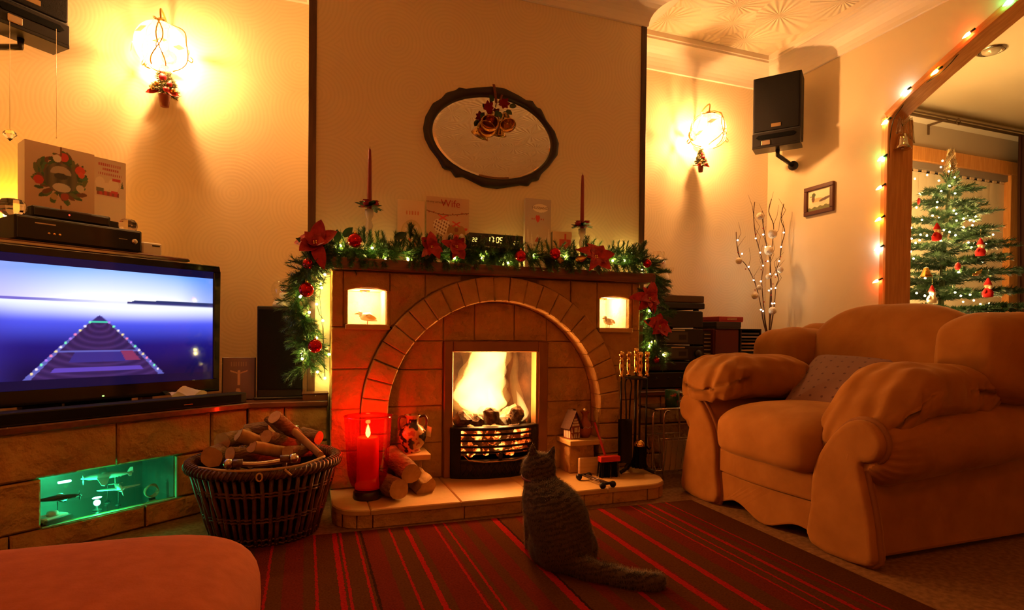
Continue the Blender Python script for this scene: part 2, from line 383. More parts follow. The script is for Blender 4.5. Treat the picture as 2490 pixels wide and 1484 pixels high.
arc = lambda x: ACZ+math.sqrt(max(0, (RO+.004)**2-(x-ACX)**2))
NL, NR, NZ0, NZ1 = (.170, .331), (1.372, 1.535), .772, .918
rows = [ZH, .23, .41, .582, .760]
for z0, z1 in zip(rows[:-1], rows[1:]):
    stone(rowpoly(XS0, 9, z0+GAP, z1-GAP, -1, RO+.004), YS, 2.57); stone(rowpoly(-9, XS1, z0+GAP, z1-GAP, 1, RO+.004), YS, 2.57)
T0, T1 = .760+GAP, ZM-.002
stone([(XS0, T0), (NL[0]-.022, T0), (NL[0]-.022, T1), (XS0, T1)], YS, 2.57)
stone([(NR[1]+.022, T0), (XS1, T0), (XS1, T1), (NR[1]+.022, T1)], YS, 2.57)
for a, b in (NL, NR):
    c = (a+b)/2; hw = (b-a)/2
    stone(colpoly(a-.018, b+.012, lambda x: NZ1+.012*(1-((x-c)/hw)**2), T1, 8), YS, 2.57)
    for e in (a-.019, b): stone([(e+.001, NZ0), (e+.018, NZ0), (e+.017, NZ1), (e+.001, NZ1)], YS+.004, 2.57, ch=.004)
    s_ = part(MB().box(a-.012, b+.012, YS-.018, 2.78, NZ0-.022, NZ0), 'niche_sill', SLAB, fp, w=True, bevel=.003)
def topbl(x0, x1):
    lo = lambda x: max(T0, arc(x)) if abs(x-ACX) < RO+.004 else T0
    if max(lo(x0), lo(x1)) > T1-.005 and min(lo(x0), lo(x1)) > T1-.02: return
    stone(colpoly(x0+GAP, x1-GAP, lo, T1, 8), YS, 2.57)
for x0, x1 in ((NL[1]+.013, .500), (.500, .665), (1.035, 1.210), (1.210, NR[0]-.019)): topbl(x0, x1)
# arch voussoirs
nv = 23
for k in range(nv):
    a0 = PI-k*PI/nv-.0022; a1 = PI-(k+1)*PI/nv+.0022
    p = [(ACX+RI*math.cos(a0), ACZ+RI*math.sin(a0)), (ACX+RI*math.cos(a1), ACZ+RI*math.sin(a1)), (ACX+RO*math.cos(a1), ACZ+RO*math.sin(a1)), (ACX+RO*math.cos((a0+a1)/2)*1.001, ACZ+RO*math.sin((a0+a1)/2)*1.001), (ACX+RO*math.cos(a0), ACZ+RO*math.sin(a0))]
    stone(p, 2.505+random.uniform(-.004, .004), 2.60, 'arch_stone', STONE2, ch=.005)
for s in (-1, 1):
    zs = [ZH, .15, .225, .30, ACZ]
    for z0, z1 in zip(zs[:-1], zs[1:]):
        x0, x1 = sorted((ACX+s*RI, ACX+s*RO)); stone([(x0, z0+GAP), (x1, z0+GAP), (x1, z1-GAP), (x0, z1-GAP)], 2.506, 2.60, 'arch_stone', STONE2, ch=.005)
# recessed infill inside the arch
IX0, IX1, IZ1 = .598, 1.114, .702
for z0, z1 in zip((ZH, .235, .405, .572), (.235, .405, .572, IZ1)):
    stone(rowpoly(-9, IX0-GAP, z0+GAP, z1-GAP, 0, RI), 2.60, 2.66, ch=.004); stone(rowpoly(IX1+GAP, 9, z0+GAP, z1-GAP, 2, RI), 2.60, 2.66, ch=.004)
xs = [ACX-half(IZ1, RI)+.002, .598, .748, .945, 1.114, ACX+half(IZ1, RI)-.002]
for x0, x1 in zip(xs[:-1], xs[1:]):
    q = [(x0+GAP+(x1-x0-2*GAP)*k/6, 0) for k in range(7)]
    top = [(x, ACZ+math.sqrt(max(0, RI*RI-(x-ACX)**2))-.001) for x, _ in q]
    top = [(x, max(z, IZ1+GAP+.004)) for x, z in top]
    stone([(x0+GAP, IZ1+GAP), (x1-GAP, IZ1+GAP)] + top[::-1], 2.60, 2.66, ch=.004)
# mortar core with niche pockets
mb = MB()
mb.box(XS0+.004, NL[0]-.004, 2.537, 2.80, ZH, ZM).box(NL[1]+.004, .345, 2.56, 2.80, .7, ZM).box(NR[1]+.004, XS1-.004, 2.537, 2.80, ZH, ZM)
mb.box(NL[0]-.004, .33, 2.537, 2.80, ZH, NZ0-.002).box(NL[0]-.004, NL[1]+.004, 2.537, 2.80, NZ1+.012, ZM).box(NL[0]-.004, NL[1]+.004, 2.775, 2.80, NZ0-.002, NZ1+.012)
mb.box(1.37, NR[1]+.004, 2.537, 2.80, ZH, NZ0-.002).box(NR[0]-.004, NR[1]+.004, 2.537, 2.80, NZ1+.012, ZM).box(NR[0]-.004, NR[1]+.004, 2.775, 2.80, NZ0-.002, NZ1+.012)
mb.box(.337, .598, 2.606, 2.80, ZH, ZM).box(1.114, 1.372-.004, 2.606, 2.80, ZH, ZM).box(.598, 1.114, 2.606, 2.80, .70, ZM)
c_ = [(.346, ZM), (.346, .78)] + [(ACX+(RO-.02)*math.cos(a), ACZ+(RO-.02)*math.sin(a)) for a in [2.5-(2.5-.64)*k/16 for k in range(17)]] + [(1.366, .78), (1.366, ZM)]
mb.prism(c_[::-1], 2.62, 2.539, fXZ)
part(mb, 'mortar_core', MORTAR, fp, w=True)
NPL = mat('pale plastered niche', (.62, .50, .30), .8, col2=(.72, .60, .38), ns=20, bump=.5, bs=45)
for a, b in (NL, NR):
    mb = MB(); t = .003
    mb.box(a-.002, a+t-.002, 2.56, 2.776, NZ0, NZ1+.011).box(b-t+.002, b+.002, 2.56, 2.776, NZ0, NZ1+.011).box(a, b, 2.772, 2.776, NZ0, NZ1+.011).box(a, b, 2.56, 2.776, NZ1+.008, NZ1+.0115)
    part(mb, 'niche_lining', NPL, fp, w=True)
# low stone ledges inside the arch
for x0, x1, zt in ((.345, .512, .2165), (1.172, 1.355, .236)):
    part(MB().box(x0, x1, 2.44, 2.60, zt-.024, zt), 'ledge_slab', SLAB, fp, w=True, bevel=.005, seg=2)
    part(MB().box(x0+.03 if x0 < 1 else x0+.02, x1-.03, 2.49, 2.60, ZH, zt-.024), 'ledge_support', STONE, fp, w=True, bevel=.004)
# lamps in the niches (a small downlight under each lintel)
BULB_W = emat('niche bulb glow', (1, .62, .26), 60)
for (a, b), nm in ((NL, 'left'), (NR, 'right')):
    c = (a+b)/2
    r = thing('niche_downlight', 'small round downlight above the %s-hand fireplace niche' % nm, 'lamp', (c, 2.66, NZ1+.008), group='niche downlights')
    part(MB().lathe([(.022, 0), (.022, -.008), (.017, -.008), (.017, -.002)], 16), 'rim', mat('brass', (.75, .48, .16), .25, 1), r)
    part(MB().lathe([(.001, -.004), (.017, -.004), (.017, -.002), (.001, -.002)], 16), 'bulb', BULB_W, r)
    lightpt('niche_lamp_light', (0, 0, -.02), 3.2, (1, .66, .30), .015, r)
# ---- mantel shelf
MAHOG = mat('dark red mahogany', (.085, .022, .010), .32, col2=(.15, .042, .016), ns=10, stretch=(.7, 8, 8), coat=.25, bump=.1, bs=30)
put(MB().box(.055, 1.66, 2.488, 2.80, 1.001, 1.05), 'mantel_shelf', MAHOG, 'dark mahogany mantel shelf across the stone fireplace', 'shelf', (.85, 2.64, 1.001), w=True, bevel=.006, seg=2)
# ---- hearth
hr = thing('hearth', 'raised stone hearth with rounded front corners before the fire', 'hearth', (.85, 2.4, 0))
def hfront(x):   # front edge of hearth outline
    e = .13
    if x < .10+e: return 2.20+e-math.sqrt(max(0, e*e-(.10+e-x)**2))
    if x > 1.585-e: return 2.20+e-math.sqrt(max(0, e*e-(x-1.585+e)**2))
    return 2.20
cuts = [.10, .135, .185, .243, .60, .845, 1.13, 1.27, 1.445, 1.515, 1.585]
for x0, x1 in zip(cuts[:-1], cuts[1:]):
    xx = [x0+.0015+(x1-x0-.003)*k/5 for k in range(6)]
    pl = [(x, hfront(x)+.006) for x in xx] + [(x1-.0015, 2.52), (x0+.0015, 2.52)]
    part(MB().prism(pl, 0, .0525, lambda u, w, t: (u, w, t)), 'hearth_block', STONE, hr, w=True, bevel=.003)
cuts = [.10, .235, .585, .90, 1.24, 1.585]
for x0, x1 in zip(cuts[:-1], cuts[1:]):
    xx = [x0+.001+(x1-x0-.002)*k/12 for k in range(13)]
    pl = [(x, hfront(x)) for x in xx] + [(x1-.001, 2.62 if .2 < x1 < 1.5 else 2.56), (x0+.001, 2.62 if .2 < x0 < 1.5 else 2.56)]
    part(MB().prism(pl, .0525, ZH, lambda u, w, t: (u, w, t), inset=.004), 'hearth_slab', SLAB, hr, w=True)
# ---- fire insert: frame, firebox, grate
BRONZE = mat('brown bronze fire frame', (.22, .085, .028), .42, .55, col2=(.28, .12, .04), ns=5)
IRON = mat('black cast iron', (.012, .009, .008), .38, .6, bump=.15, bs=90)
SOOT = mat('sooty firebrick', (.007, .003, .0015), .7, col2=(.020, .009, .004), ns=9, bump=.6, bs=30)
ins = thing('fire_insert', 'bronze framed open fire with black cast iron grate', 'fireplace insert', (.855, 2.62, ZH))
part(MB().box(.598, .641, 2.575, 2.63, ZH, .702), 'frame_side', BRONZE, ins, w=True, bevel=.004)
part(MB().box(1.064, 1.114, 2.575, 2.63, ZH, .702), 'frame_side', BRONZE, ins, w=True, bevel=.004)
part(MB().box(.641, 1.064, 2.575, 2.63, .650, .702), 'frame_top', BRONZE, ins, w=True, bevel=.004)
mb = MB(); X0, X1 = .641, 1.064
mb.add([(X0, 2.63, ZH), (X0, 2.63, .72), (.70, 2.95, .72), (.70, 2.95, ZH)], [(0, 1, 2, 3)])
mb.add([(X1, 2.63, ZH), (X1, 2.63, .72), (1.005, 2.95, .72), (1.005, 2.95, ZH)], [(3, 2, 1, 0)])
mb.add([(.70, 2.95, ZH), (.70, 2.95, .72), (1.005, 2.95, .72), (1.005, 2.95, ZH)], [(0, 1, 2, 3)])
mb.box(.62, 1.09, 2.64, 3.1, .715, .72).box(.62, 1.09, 2.60, 3.1, ZH-.01, ZH+.002)
part(mb, 'firebox', SOOT, ins, w=True, raw=True)
part(MB().box(X1-.012, X1, 2.578, 2.64, .30, .65), 'heat_strip', mat('warm steel lip', (.5, .26, .10), .3, .8), ins, w=True)
gx0, gx1 = .628, 1.058
def gy(x): return 2.505+.06*((x-.843)/.215)**2     # bowed front of the grate
def bar(z0, z1, x0=gx0, x1=gx1, d=.016, off=0, n=14):
    mb = MB(); xs = [x0+(x1-x0)*k/n for k in range(n+1)]
    pl = [(x, gy(x)+off) for x in xs] + [(x, gy(x)+off+d) for x in xs[::-1]]
    return mb.prism(pl, z0, z1, lambda u, w, t: (u, w, t))
part(bar(.292, .306, d=.05), 'top_rail', IRON, ins, w=True, bevel=.003)
for z in (.268, .240, .212, .188): part(bar(z, z+.010, .66, 1.03, .012), 'grate_bar', IRON, ins, w=True, bevel=.002)
for x0, x1 in ((gx0, .672), (1.018, gx1)): part(bar(ZH, .300, x0, x1, .05, n=4), 'grate_side', IRON, ins, w=True, bevel=.003)
part(bar(.148, .158, .665, 1.02, .03, -.012), 'ash_lip', IRON, ins, w=True, bevel=.003)
part(MB().tube([(.68, gy(.68)-.006, .185), (.70, gy(.7)-.014, .160), (.77, gy(.77)-.016, .153), (.92, gy(.92)-.016, .153), (1.0, gy(1.0)-.014, .160), (1.015, gy(1.01)-.006, .185)], .004, 6), 'lip_trim', mat('polished steel edge', (.5, .3, .18), .25, .9), ins, w=True)
part(bar(ZH, .148, .668, 1.02, .014, .004), 'ash_cover', IRON, ins, w=True)
lat = MB()
for k in range(14):
    for s in (-1, 1):
        xa = .675+k*.0245; xb = xa+s*.03
        if .67 < xb < 1.017: lat.tube([(xa, gy(xa)+.002, .082), (xb, gy(xb)+.002, .140)], .0022, 4)
part(lat, 'lattice', mat('worn iron lattice', (.05, .035, .03), .3, .8), ins, w=True)
part(MB().lathe([(.008, 0), (.011, .02), (.006, .034), (.002, .036)], 10, (.845, gy(.845)-.012, .158)), 'damper_knob', IRON, ins, w=True)
# coals, embers, flames
COAL = mat('burning coal', (.05, .035, .028), .7, col2=(.16, .10, .06), ns=30, bump=.8, bs=50)
def embermat():
    m, nt, p = nodes('glowing ember bed'); L = nt.links.new; p.inputs['Base Color'].default_value = (.03, .015, .01, 1)
    tc = N(nt, 'ShaderNodeTexCoord'); n = N(nt, 'ShaderNodeTexNoise'); n.inputs['Scale'].default_value = 26; n.inputs['Detail'].default_value = 3; L(tc.outputs['Object'], n.inputs['Vector'])
    r = N(nt, 'ShaderNodeValToRGB'); e = r.color_ramp.elements; e[0].position = .46; e[0].color = (.03, .002, 0, 1); e[1].position = .64; e[1].color = (1, .42, .07, 1)
    q = e.new(.54); q.color = (.55, .06, .005, 1); L(n.outputs['Fac'], r.inputs[0]); L(r.outputs[0], p.inputs['Emission Color']); p.inputs['Emission Strength'].default_value = 3.5; m.cycles.emission_sampling = 'NONE'; return m
EMB = embermat()
bed = thing('ember_bed', 'bed of glowing embers behind the grate bars', 'embers', (.843, 2.66, .19))
mb = MB()
for k in range(70):
    x = random.uniform(.67, 1.02); mb.ball((x, gy(x)+random.uniform(.03, .05), random.uniform(.175, .292)), random.uniform(.012, .020), 6)
part(mb, 'embers', EMB, bed, w=True, raw=True, kind='stuff')
part(MB().box(.66, 1.03, 2.60, 2.90, .165, .285), 'ash_bed', COAL, bed, w=True)
cc = [(.695, 2.615, .335, .045, .038), (.775, 2.64, .315, .036, .030), (.835, 2.61, .345, .040, .045), (.905, 2.63, .318, .040, .032), (.955, 2.615, .345, .045, .048), (1.01, 2.66, .32, .032, .03), (.73, 2.72, .325, .05, .04), (.86, 2.75, .33, .055, .045), (.97, 2.74, .325, .05, .04)]
wh = ['large coal at the left of the fire', 'small coal left of the middle', 'tall coal in the middle of the fire', 'low coal right of the middle', 'tall angular coal at the right', 'small coal at the far right edge', 'left coal at the back', 'middle coal at the back', 'right coal at the back']
for (x, y, z, r, h), w_ in zip(cc, wh):
    bm = bmesh.new(); bmesh.ops.create_icosphere(bm, subdivisions=2, radius=1)
    for vv in bm.verts:
        k = 1+random.uniform(-.2, .2); vv.co = Vector((vv.co.x*r*k, vv.co.y*r*k, vv.co.z*h*k))
    me = bpy.data.meshes.new('coal'); bm.to_mesh(me); bm.free(); me.materials.append(COAL)
    o = bpy.data.objects.new('coal', me); COL.objects.link(o); o.location = (x, y, z); o.rotation_euler = (0, .3*random.random(), random.random()*3); tag(o, 'dark lump of burning coal, '+w_, 'coal', 'coals in the grate')
FL1, FL2, FL3 = volmat('flame core', (1, .50, .12), 46), volmat('flame edge', (1, .40, .06), 7), volmat('flame lick', (1, .28, .025), 4)
fl = thing('fire_flames', 'tall bright yellow flames rising from the coals', 'flames', (.85, 2.70, .33))
def flame(ctl, m, n=14, name='flame'):
    c = catmull([Vector((a, b, z)) for a, b, z, _, _ in ctl], 6); rr = catmull([Vector((p[3], p[4], 0)) for p in ctl], 6); v = []; f = []
    ph = random.random()*6
    for i, (p, r) in enumerate(zip(c, rr)):
        for k in range(n):
            a = 2*PI*k/n; w_ = 1+.10*math.sin(3*a+i*.5+ph)+.06*math.sin(5*a-i*.8+ph)
            v.append((p.x+max(.0006, r.x)*w_*math.cos(a), p.y+max(.0006, r.y)*w_*math.sin(a), p.z))
    L_ = len(c)
    for i in range(L_-1):
        for k in range(n): f.append((i*n+k, i*n+(k+1) % n, i*n+n+(k+1) % n, i*n+n+k))
    f += [tuple(range(n))[::-1], tuple(range((L_-1)*n, L_*n))]
    part(MB().add(v, f, True), name, m, fl, w=True)
flame([(.83, 2.74, .34, .06, .04), (.83, 2.74, .39, .125, .07), (.82, 2.75, .46, .125, .07), (.845, 2.76, .54, .105, .06), (.875, 2.77, .62, .095, .055), (.885, 2.78, .712, .085, .05)], FL1)
flame([(.82, 2.735, .33, .05, .03), (.825, 2.735, .38, .140, .08), (.815, 2.745, .46, .140, .08), (.84, 2.755, .54, .122, .068), (.868, 2.765, .62, .112, .062), (.878, 2.775, .713, .102, .055)], FL2)
flame([(.72, 2.70, .33, .02, .015), (.71, 2.70, .40, .045, .02), (.735, 2.71, .50, .040, .02), (.765, 2.72, .58, .045, .02), (.755, 2.73, .66, .045, .018), (.76, 2.74, .712, .045, .015)], FL3)
flame([(1.0, 2.63, .31, .004, .004), (1.005, 2.63, .335, .026, .016), (1.008, 2.64, .37, .026, .016), (.995, 2.65, .42, .014, .01), (.98, 2.66, .46, .001, .001)], FL1)
flame([(1.0, 2.66, .33, .02, .015), (.99, 2.66, .42, .03, .02), (.975, 2.68, .52, .022, .015), (.99, 2.70, .60, .015, .01), (.985, 2.71, .68, .003, .003)], FL2)
flame([(.905, 2.59, .305, .006, .004), (.885, 2.59, .335, .014, .008), (.865, 2.60, .37, .016, .01), (.85, 2.64, .42, .02, .01), (.845, 2.68, .47, .004, .004)], FL1)
flame([(.80, 2.585, .31, .006, .004), (.805, 2.59, .335, .012, .006), (.80, 2.61, .37, .010, .006), (.80, 2.63, .40, .002, .002)], FL2)
lightpt('fire_light', (.02, -.035, .10), P_FIRE, (1, .40, .10), .09, fl)
lightpt('fire_light_high', (.02, -.02, .24), P_FIRE*.6, (1, .40, .10), .09, fl)
# ================================================================== WALL LAMPS
BRASS = mat('brass', (.75, .48, .16), .25, 1)
def lampglass():
    m = bpy.data.materials.new('bright lamp glass'); m.use_nodes = True; nt = m.node_tree; nt.nodes.clear()
    t = N(nt, 'ShaderNodeBsdfTransparent'); t.inputs[0].default_value = (.97, .95, .92, 1); s = N(nt, 'ShaderNodeBsdfTranslucent'); s.inputs[0].default_value = (.95, .9, .8, 1)
    x = N(nt, 'ShaderNodeMixShader'); x.inputs[0].default_value = .07; o = N(nt, 'ShaderNodeOutputMaterial')
    nt.links.new(t.outputs[0], x.inputs[1]); nt.links.new(s.outputs[0], x.inputs[2]); nt.links.new(x.outputs[0], o.inputs[0]); return m
LGL = lampglass()
def wall_lamp(c, yw, power, label, col=WARM):
    "c: globe centre; yw: wall plane"
    r = thing('wall_lamp', label, 'wall lamp', (c.x, yw, c.z+.02), group='wall lamps'); d = yw-c.y
    part(MB().lathe([(.001, .012), (.02, .011), (.034, .004), (.036, 0), (.001, 0)], 20, M=Matrix.Translation((0, 0, 0)) @ Matrix.Rotation(PI/2, 4, 'X')), 'wall_plate', BRASS, r)
    arm = catmull([(0, -.006, 0), (0, -.035, .015), (.01, -.06, .085), (.005, -.095, .135), (0, -d, .15), (0, -d, .105)], 6)
    part(MB().tube(arm, .0045, 8), 'arm', BRASS, r)
    part(MB().lathe([(.001, .128), (.014, .124), (.034, .106), (.038, .098), (.033, .097)], 16, (0, -d, -.02)), 'gallery', BRASS, r)
    part(MB().ball((0, -d, -.02), .108, 28), 'glass_globe', LGL, r)
    cage = MB()
    for k in range(5):
        a0 = k*2*PI/5+.3; pts = []
        for j in range(15):
            t = j/14; th = .25+t*2.45; a = a0+1.15*math.sin(t*PI)*(.8 if k % 2 else -.5); R = .114+.012*math.sin(t*PI*2)**2
            pts.append((R*math.sin(th)*math.cos(a), -d+R*math.sin(th)*math.sin(a), -.02+R*math.cos(th)))
        cage.tube(pts, .0028, 6)
        e = Vector(pts[-5]); n_ = (e-Vector((0, -d, -.02))).normalized()
        cage.tube(catmull([e, e+n_*.018+Vector((0, 0, -.004)), e+n_*.024+Vector((0, 0, .012)), e+n_*.012+Vector((0, 0, .02))], 4), .0022, 5)
    part(cage, 'wire_cage', BRASS, r)
    pass
    for k in range(9):
        a = k*2*PI/9; h = -.01+.035*math.sin(k*2.3)
        q = Vector((.114*math.cos(a), -d+.114*math.sin(a), -.02+h)); t_ = Vector((-math.sin(a), math.cos(a), .3)).normalized(); u_ = Vector((0, 0, 1))
        part(MB().add([q-t_*.032, q+u_*.013, q+t_*.032, q-u_*.013], [(0, 1, 2, 3)]), "cut_glass_leaf", mat("frosted cut leaf", (.7, .5, .3), .3, alpha=.8), r, raw=True)
    st = power/(PI*4*PI*.0213**2)
    part(MB().ball((0, -d, -.02), (.020, .020, .024), 16), 'bulb', emat('lamp bulb %d' % int(power), col, st), r)
    part(MB().lathe([(.012, .028), (.013, .1)], 12, (0, -d, -.02)), 'bulb_holder', BRASS, r)
    return r
cL, cR = aY(391, 112, 3.068), aY(1724, 318, 3.068)
wall_lamp(cL, YA, P_WALL_L, 'brass and glass wall lamp glowing above the television')
wall_lamp(cR, YA, P_WALL_R, 'brass and glass wall lamp glowing beside the right-hand loudspeaker')
# fill light dome added behind the camera to brighten the chimney breast
dm = thing('fill_dome', 'unseen fill light dome added above and behind the viewer', 'ceiling light', (.3, -.6, ZC))
part(MB().lathe([(.20, 0), (.20, -.02), (.185, -.024)], 28), 'brass_ring', BRASS, dm)
part(MB().lathe([(.185, -.02), (.175, -.055), (.13, -.09), (.06, -.108), (.001, -.112)], 28), 'fill_bowl', emat('fill dome glow', FILLC, P_FILL/(PI*.16)), dm)
# ================================================================== LEFT CORNER: stone bench, television, hi-fi boxes
TH = math.atan2(.607, .795); P0 = Vector((-.225, 2.70, 0)); DD = Vector((math.cos(TH), math.sin(TH), 0)); NN = Vector((math.sin(TH), -math.cos(TH), 0))
def tl(x, y, o):
    "pixel -> local (x,y,z) of the slanted bench frame on the plane o metres in front of its face"
    d = ray(x, y); t = (P0+NN*o-CAM).dot(NN)/d.dot(NN); q = CAM+d*t; return Vector(((q-P0).dot(DD), -o, q.z))
def tw(l): return P0+DD*l[0]-NN*l[1]+Vector((0, 0, l[2]))
BLK = mat('black plastic', (.012, .010, .010), .3); BLKM = mat('matt black', (.014, .011, .010), .65); GLOSS = mat('piano black', (.006, .006, .008), .08, coat=.6)
CHROME = mat('chrome', (.7, .66, .6), .12, 1); CLOTHB = mat('black speaker cloth', (.012, .010, .009), .95, bump=.3, bs=400)
bench = thing('stone_bench', 'low stone bench wall under the television with glass-fronted niche', 'stone bench', P0, TH)
fL = lambda u, w, t: (u, t, w)
def blk(x0, x1, z0, z1): part(MB().prism([(x0+.003, z0+.003), (x1-.003, z0+.003), (x1-.003, z1-.003), (x0+.003, z1-.003)], .06, .02+random.uniform(-.002, .004), fL, inset=.006), 'stone', STONE, bench)
for x0, x1 in ((-1.33, -.86), (-.86, -.497), (-.497, -.152), (-.152, .009)): blk(x0, x1, .248, .405)
for x0, x1 in ((-1.33, -1.02), (-1.02, -.716), (-.287, -.10), (-.10, .009)): blk(x0, x1, .084, .248)
for x0, x1 in ((-1.33, -.80), (-.80, -.40), (-.40, .009)): blk(x0, x1, 0, .084)
# straight return of the bench beside the chimney breast
for x0, x1, z0, z1 in ((-.234, -.085, .248, .405), (-.085, .098, .248, .405), (-.234, .098, .084, .248), (-.234, .0, 0, .084), (0, .098, 0, .084)):
    part(MB().prism([(x0+.003, z0+.003), (x1-.003, z0+.003), (x1-.003, z1-.003), (x0+.003, z1-.003)], 2.76, 2.72, fXZ, inset=.006), 'stone', STONE, bench, w=True)
part(MB().box(-1.33, -.72, .05, .10, 0, .40).box(-.283, 0, .05, .10, 0, .40).box(-.72, -.283, .05, .10, .252, .40).box(-.72, -.283, .05, .10, 0, .08), 'mortar_core', MORTAR, bench)
part(MB().box(-.235, .095, 2.745, 2.785, 0, .40), 'mortar_core', MORTAR, bench, w=True)
nb = MB(); nb.box(-.72, -.283, .30, .31, .08, .26).box(-.725, -.716, .05, .31, .08, .26).box(-.287, -.278, .05, .31, .08, .26).box(-.72, -.283, .05, .31, .248, .258)
part(nb, 'niche_box', mat('dark niche panelling', (.10, .12, .10), .35), bench)
part(MB().box(-.72, -.283, .05, .31, .076, .086), 'mirror_base', mat('mirror glass base', (.75, .85, .8), .06, 1), bench)
part(MB().box(-.716, -.287, .024, .028, .086, .245), 'glass_pane', glassmat('niche glass', (.94, 1, .96), .06), bench)
part(MB().box(-.291, -.287, .020, .03, .086, .245).box(-.716, -.287, .020, .03, .084, .088), 'pane_edge', mat('green glass edge', (.25, .6, .4), .2), bench)
# shelf top filling the corner
pl = [(.098, 2.70), (.098, 2.795), (.006, 2.795), (.006, 3.23), (-1.297, 3.23), (-1.297, 1.885), (-.225, 2.70)]
put(MB().prism(pl, .405, .43, lambda u, w, t: (u, w, t)), 'corner_shelf', MAHOG, 'dark red mahogany shelf top carrying the television', 'shelf', (-.5, 2.8, .405), w=True, bevel=.004)
# ---- models behind the niche glass
GRN = mat('pale model plastic', (.55, .58, .52), .35); GRD = mat('dark model plastic', (.03, .035, .03), .4)
def plane(loc, hd, label, m, sc=1.0, tilt=0):
    r = thing('model_plane', label, 'model plane', tw(loc), TH+hd, group='model planes in the niche'); r.rotation_euler = (tilt, 0, TH+hd); r.scale = (sc, sc, sc)
    part(MB().tube([(-.075, 0, 0), (-.06, 0, .001), (-.03, 0, .002), (.01, 0, .003), (.05, 0, .003), (.08, 0, .005)], [.004, .009, .0125, .0125, .007, .003], 10), 'fuselage', m, r)
    for s in (-1, 1):
        part(MB().prism([(-.035, s*.006), (.005, s*.006), (-.002, s*.06), (-.012, s*.085), (-.022, s*.078)][::s], -.004, -.0005, lambda u, w, t: (u, w, t+abs(w)*.06)), 'wing', m, r)
        part(MB().prism([(.062, s*.002), (.08, s*.002), (.076, s*.03), (.068, s*.03)][::s], .004, .0055), 'tailplane', m, r)
    part(MB().prism([(.06, .004), (.084, .004), (.082, .028), (.072, .028)], -.001, .001, lambda u, w, t: (u, t, w)), 'fin', m, r)
    part(MB().ball((-.008, 0, .012), (.016, .006, .008), 8), 'canopy', mat('model canopy', (.3, .4, .35), .1), r)
    for k in range(3):
        a = k*2*PI/3+.3; part(MB().tube([(-.077, 0, 0), (-.077, .012*math.cos(a), .012*math.sin(a)), (-.077, .024*math.cos(a), .024*math.sin(a))], [.0015, .003, .001], 5), 'propeller_blade', m, r)
    part(MB().ball((-.078, 0, 0), (.007, .0045, .0045), 8), 'spinner', m, r)
    part(MB().tube([(0, 0, -.012), (0, 0, -max(.014, (loc[2]-.0865)/sc))], .0015, 5).lathe([(.012, 0), (.010, .002), (.001, .002)], 10, (0, 0, -(loc[2]-.0865)/sc)), 'stand', GRD, r)
    return r
sp = plane(tl(262, 1158, -.13), -.35, 'pale model fighter plane marked with letters, high in the green niche', GRN, .95, .25)
for k, ch in enumerate('PQLC'):
    o = text(ch, .0125, mat('white print', (.85, .85, .8), .5), sp, 'marking'); o.location = (.012+.0095*k, -.0122+.0017*k, -.001); o.rotation_euler = (PI/2, 0, -.13)
plane(tl(288, 1186, -.10), 1.35, 'pale model plane with its nose to the room in the middle of the niche', GRN, .8)
plane(tl(140, 1213, -.08), 2.9, 'black model plane at the left end of the green niche', GRD, .8)
tk = thing('model_tank', 'small model tank on the mirror at the left of the niche', 'model tank', tw(tl(128, 1255, -.07)), TH+.4); tk.location.z = .0862
part(MB().box(-.04, .04, -.022, .022, .006, .022), 'hull', GRN, tk, bevel=.003)
for s in (-1, 1): part(MB().prism([(-.043, 0), (.043, 0), (.05, .008), (.043, .016), (-.043, .016), (-.05, .008)], s*.018, s*.03, lambda u, w, t: (u, t, w)), 'track', GRD, tk)
part(MB().lathe([(.018, 0), (.016, .012), (.008, .015), (.001, .015)], 14, (0, 0, .022)), 'turret', GRN, tk)
part(MB().tube([(-.01, 0, .029), (-.06, 0, .031)], .002, 6), 'gun_barrel', GRN, tk)
wr = thing('woven_ring', 'small woven twig ring standing at the right of the niche', 'ornament', tw(tl(368, 1200, -.09)), TH); wr.location.z = .0862
mb = MB()
for k in range(7):
    ph = k*.9; mb.tube([(.023*math.cos(a)+.004*math.cos(5*a+ph), .006*math.sin(7*a+ph), .030+.023*math.sin(a)+.004*math.sin(6*a+ph)) for a in [2*PI*j/28 for j in range(28)]], .0012, 4, closed=True)
part(mb, 'twigs', mat('pale twigs', (.4, .35, .22), .7), wr)
part(MB().box(-.012, .012, -.006, .006, 0, .004), 'foot', GRD, wr)
nl = thing('niche_glow', 'green light cluster standing on the mirror base of the niche', 'lamp', tw(tl(236, 1232, -.09)), TH); nl.location.z = .0862
part(MB().lathe([(.014, 0), (.014, .004), (.004, .008), (.004, .02)], 14), 'base', GRD, nl)
for a, z, q in ((0, .028, .011), (0, .046, .006)): part(MB().ball((a, 0, z), q if z < .04 else (.016, .004, .004), 12), 'green_bulb', emat('green bulb', (.12, 1, .5), 26), nl)
lightpt('niche_green_light', (0, -.015, .05), 1.5, (.02, 1, .36), .012, nl)
l2 = thing('niche_glow', 'green glowing bar standing in for a bulb reflection at the left of the niche', 'lamp', tw(tl(157, 1172, -.16)), TH)
part(MB().box(-.02, .02, -.004, .004, -.004, .004), 'reflection_bar', emat('green bulb', (.12, 1, .5), 26), l2, bevel=.002)  # bar and its light stand in for the bulb's reflection in the niche
lightpt('niche_green_light', (0, -.012, -.01), .8, (.02, 1, .36), .012, l2)
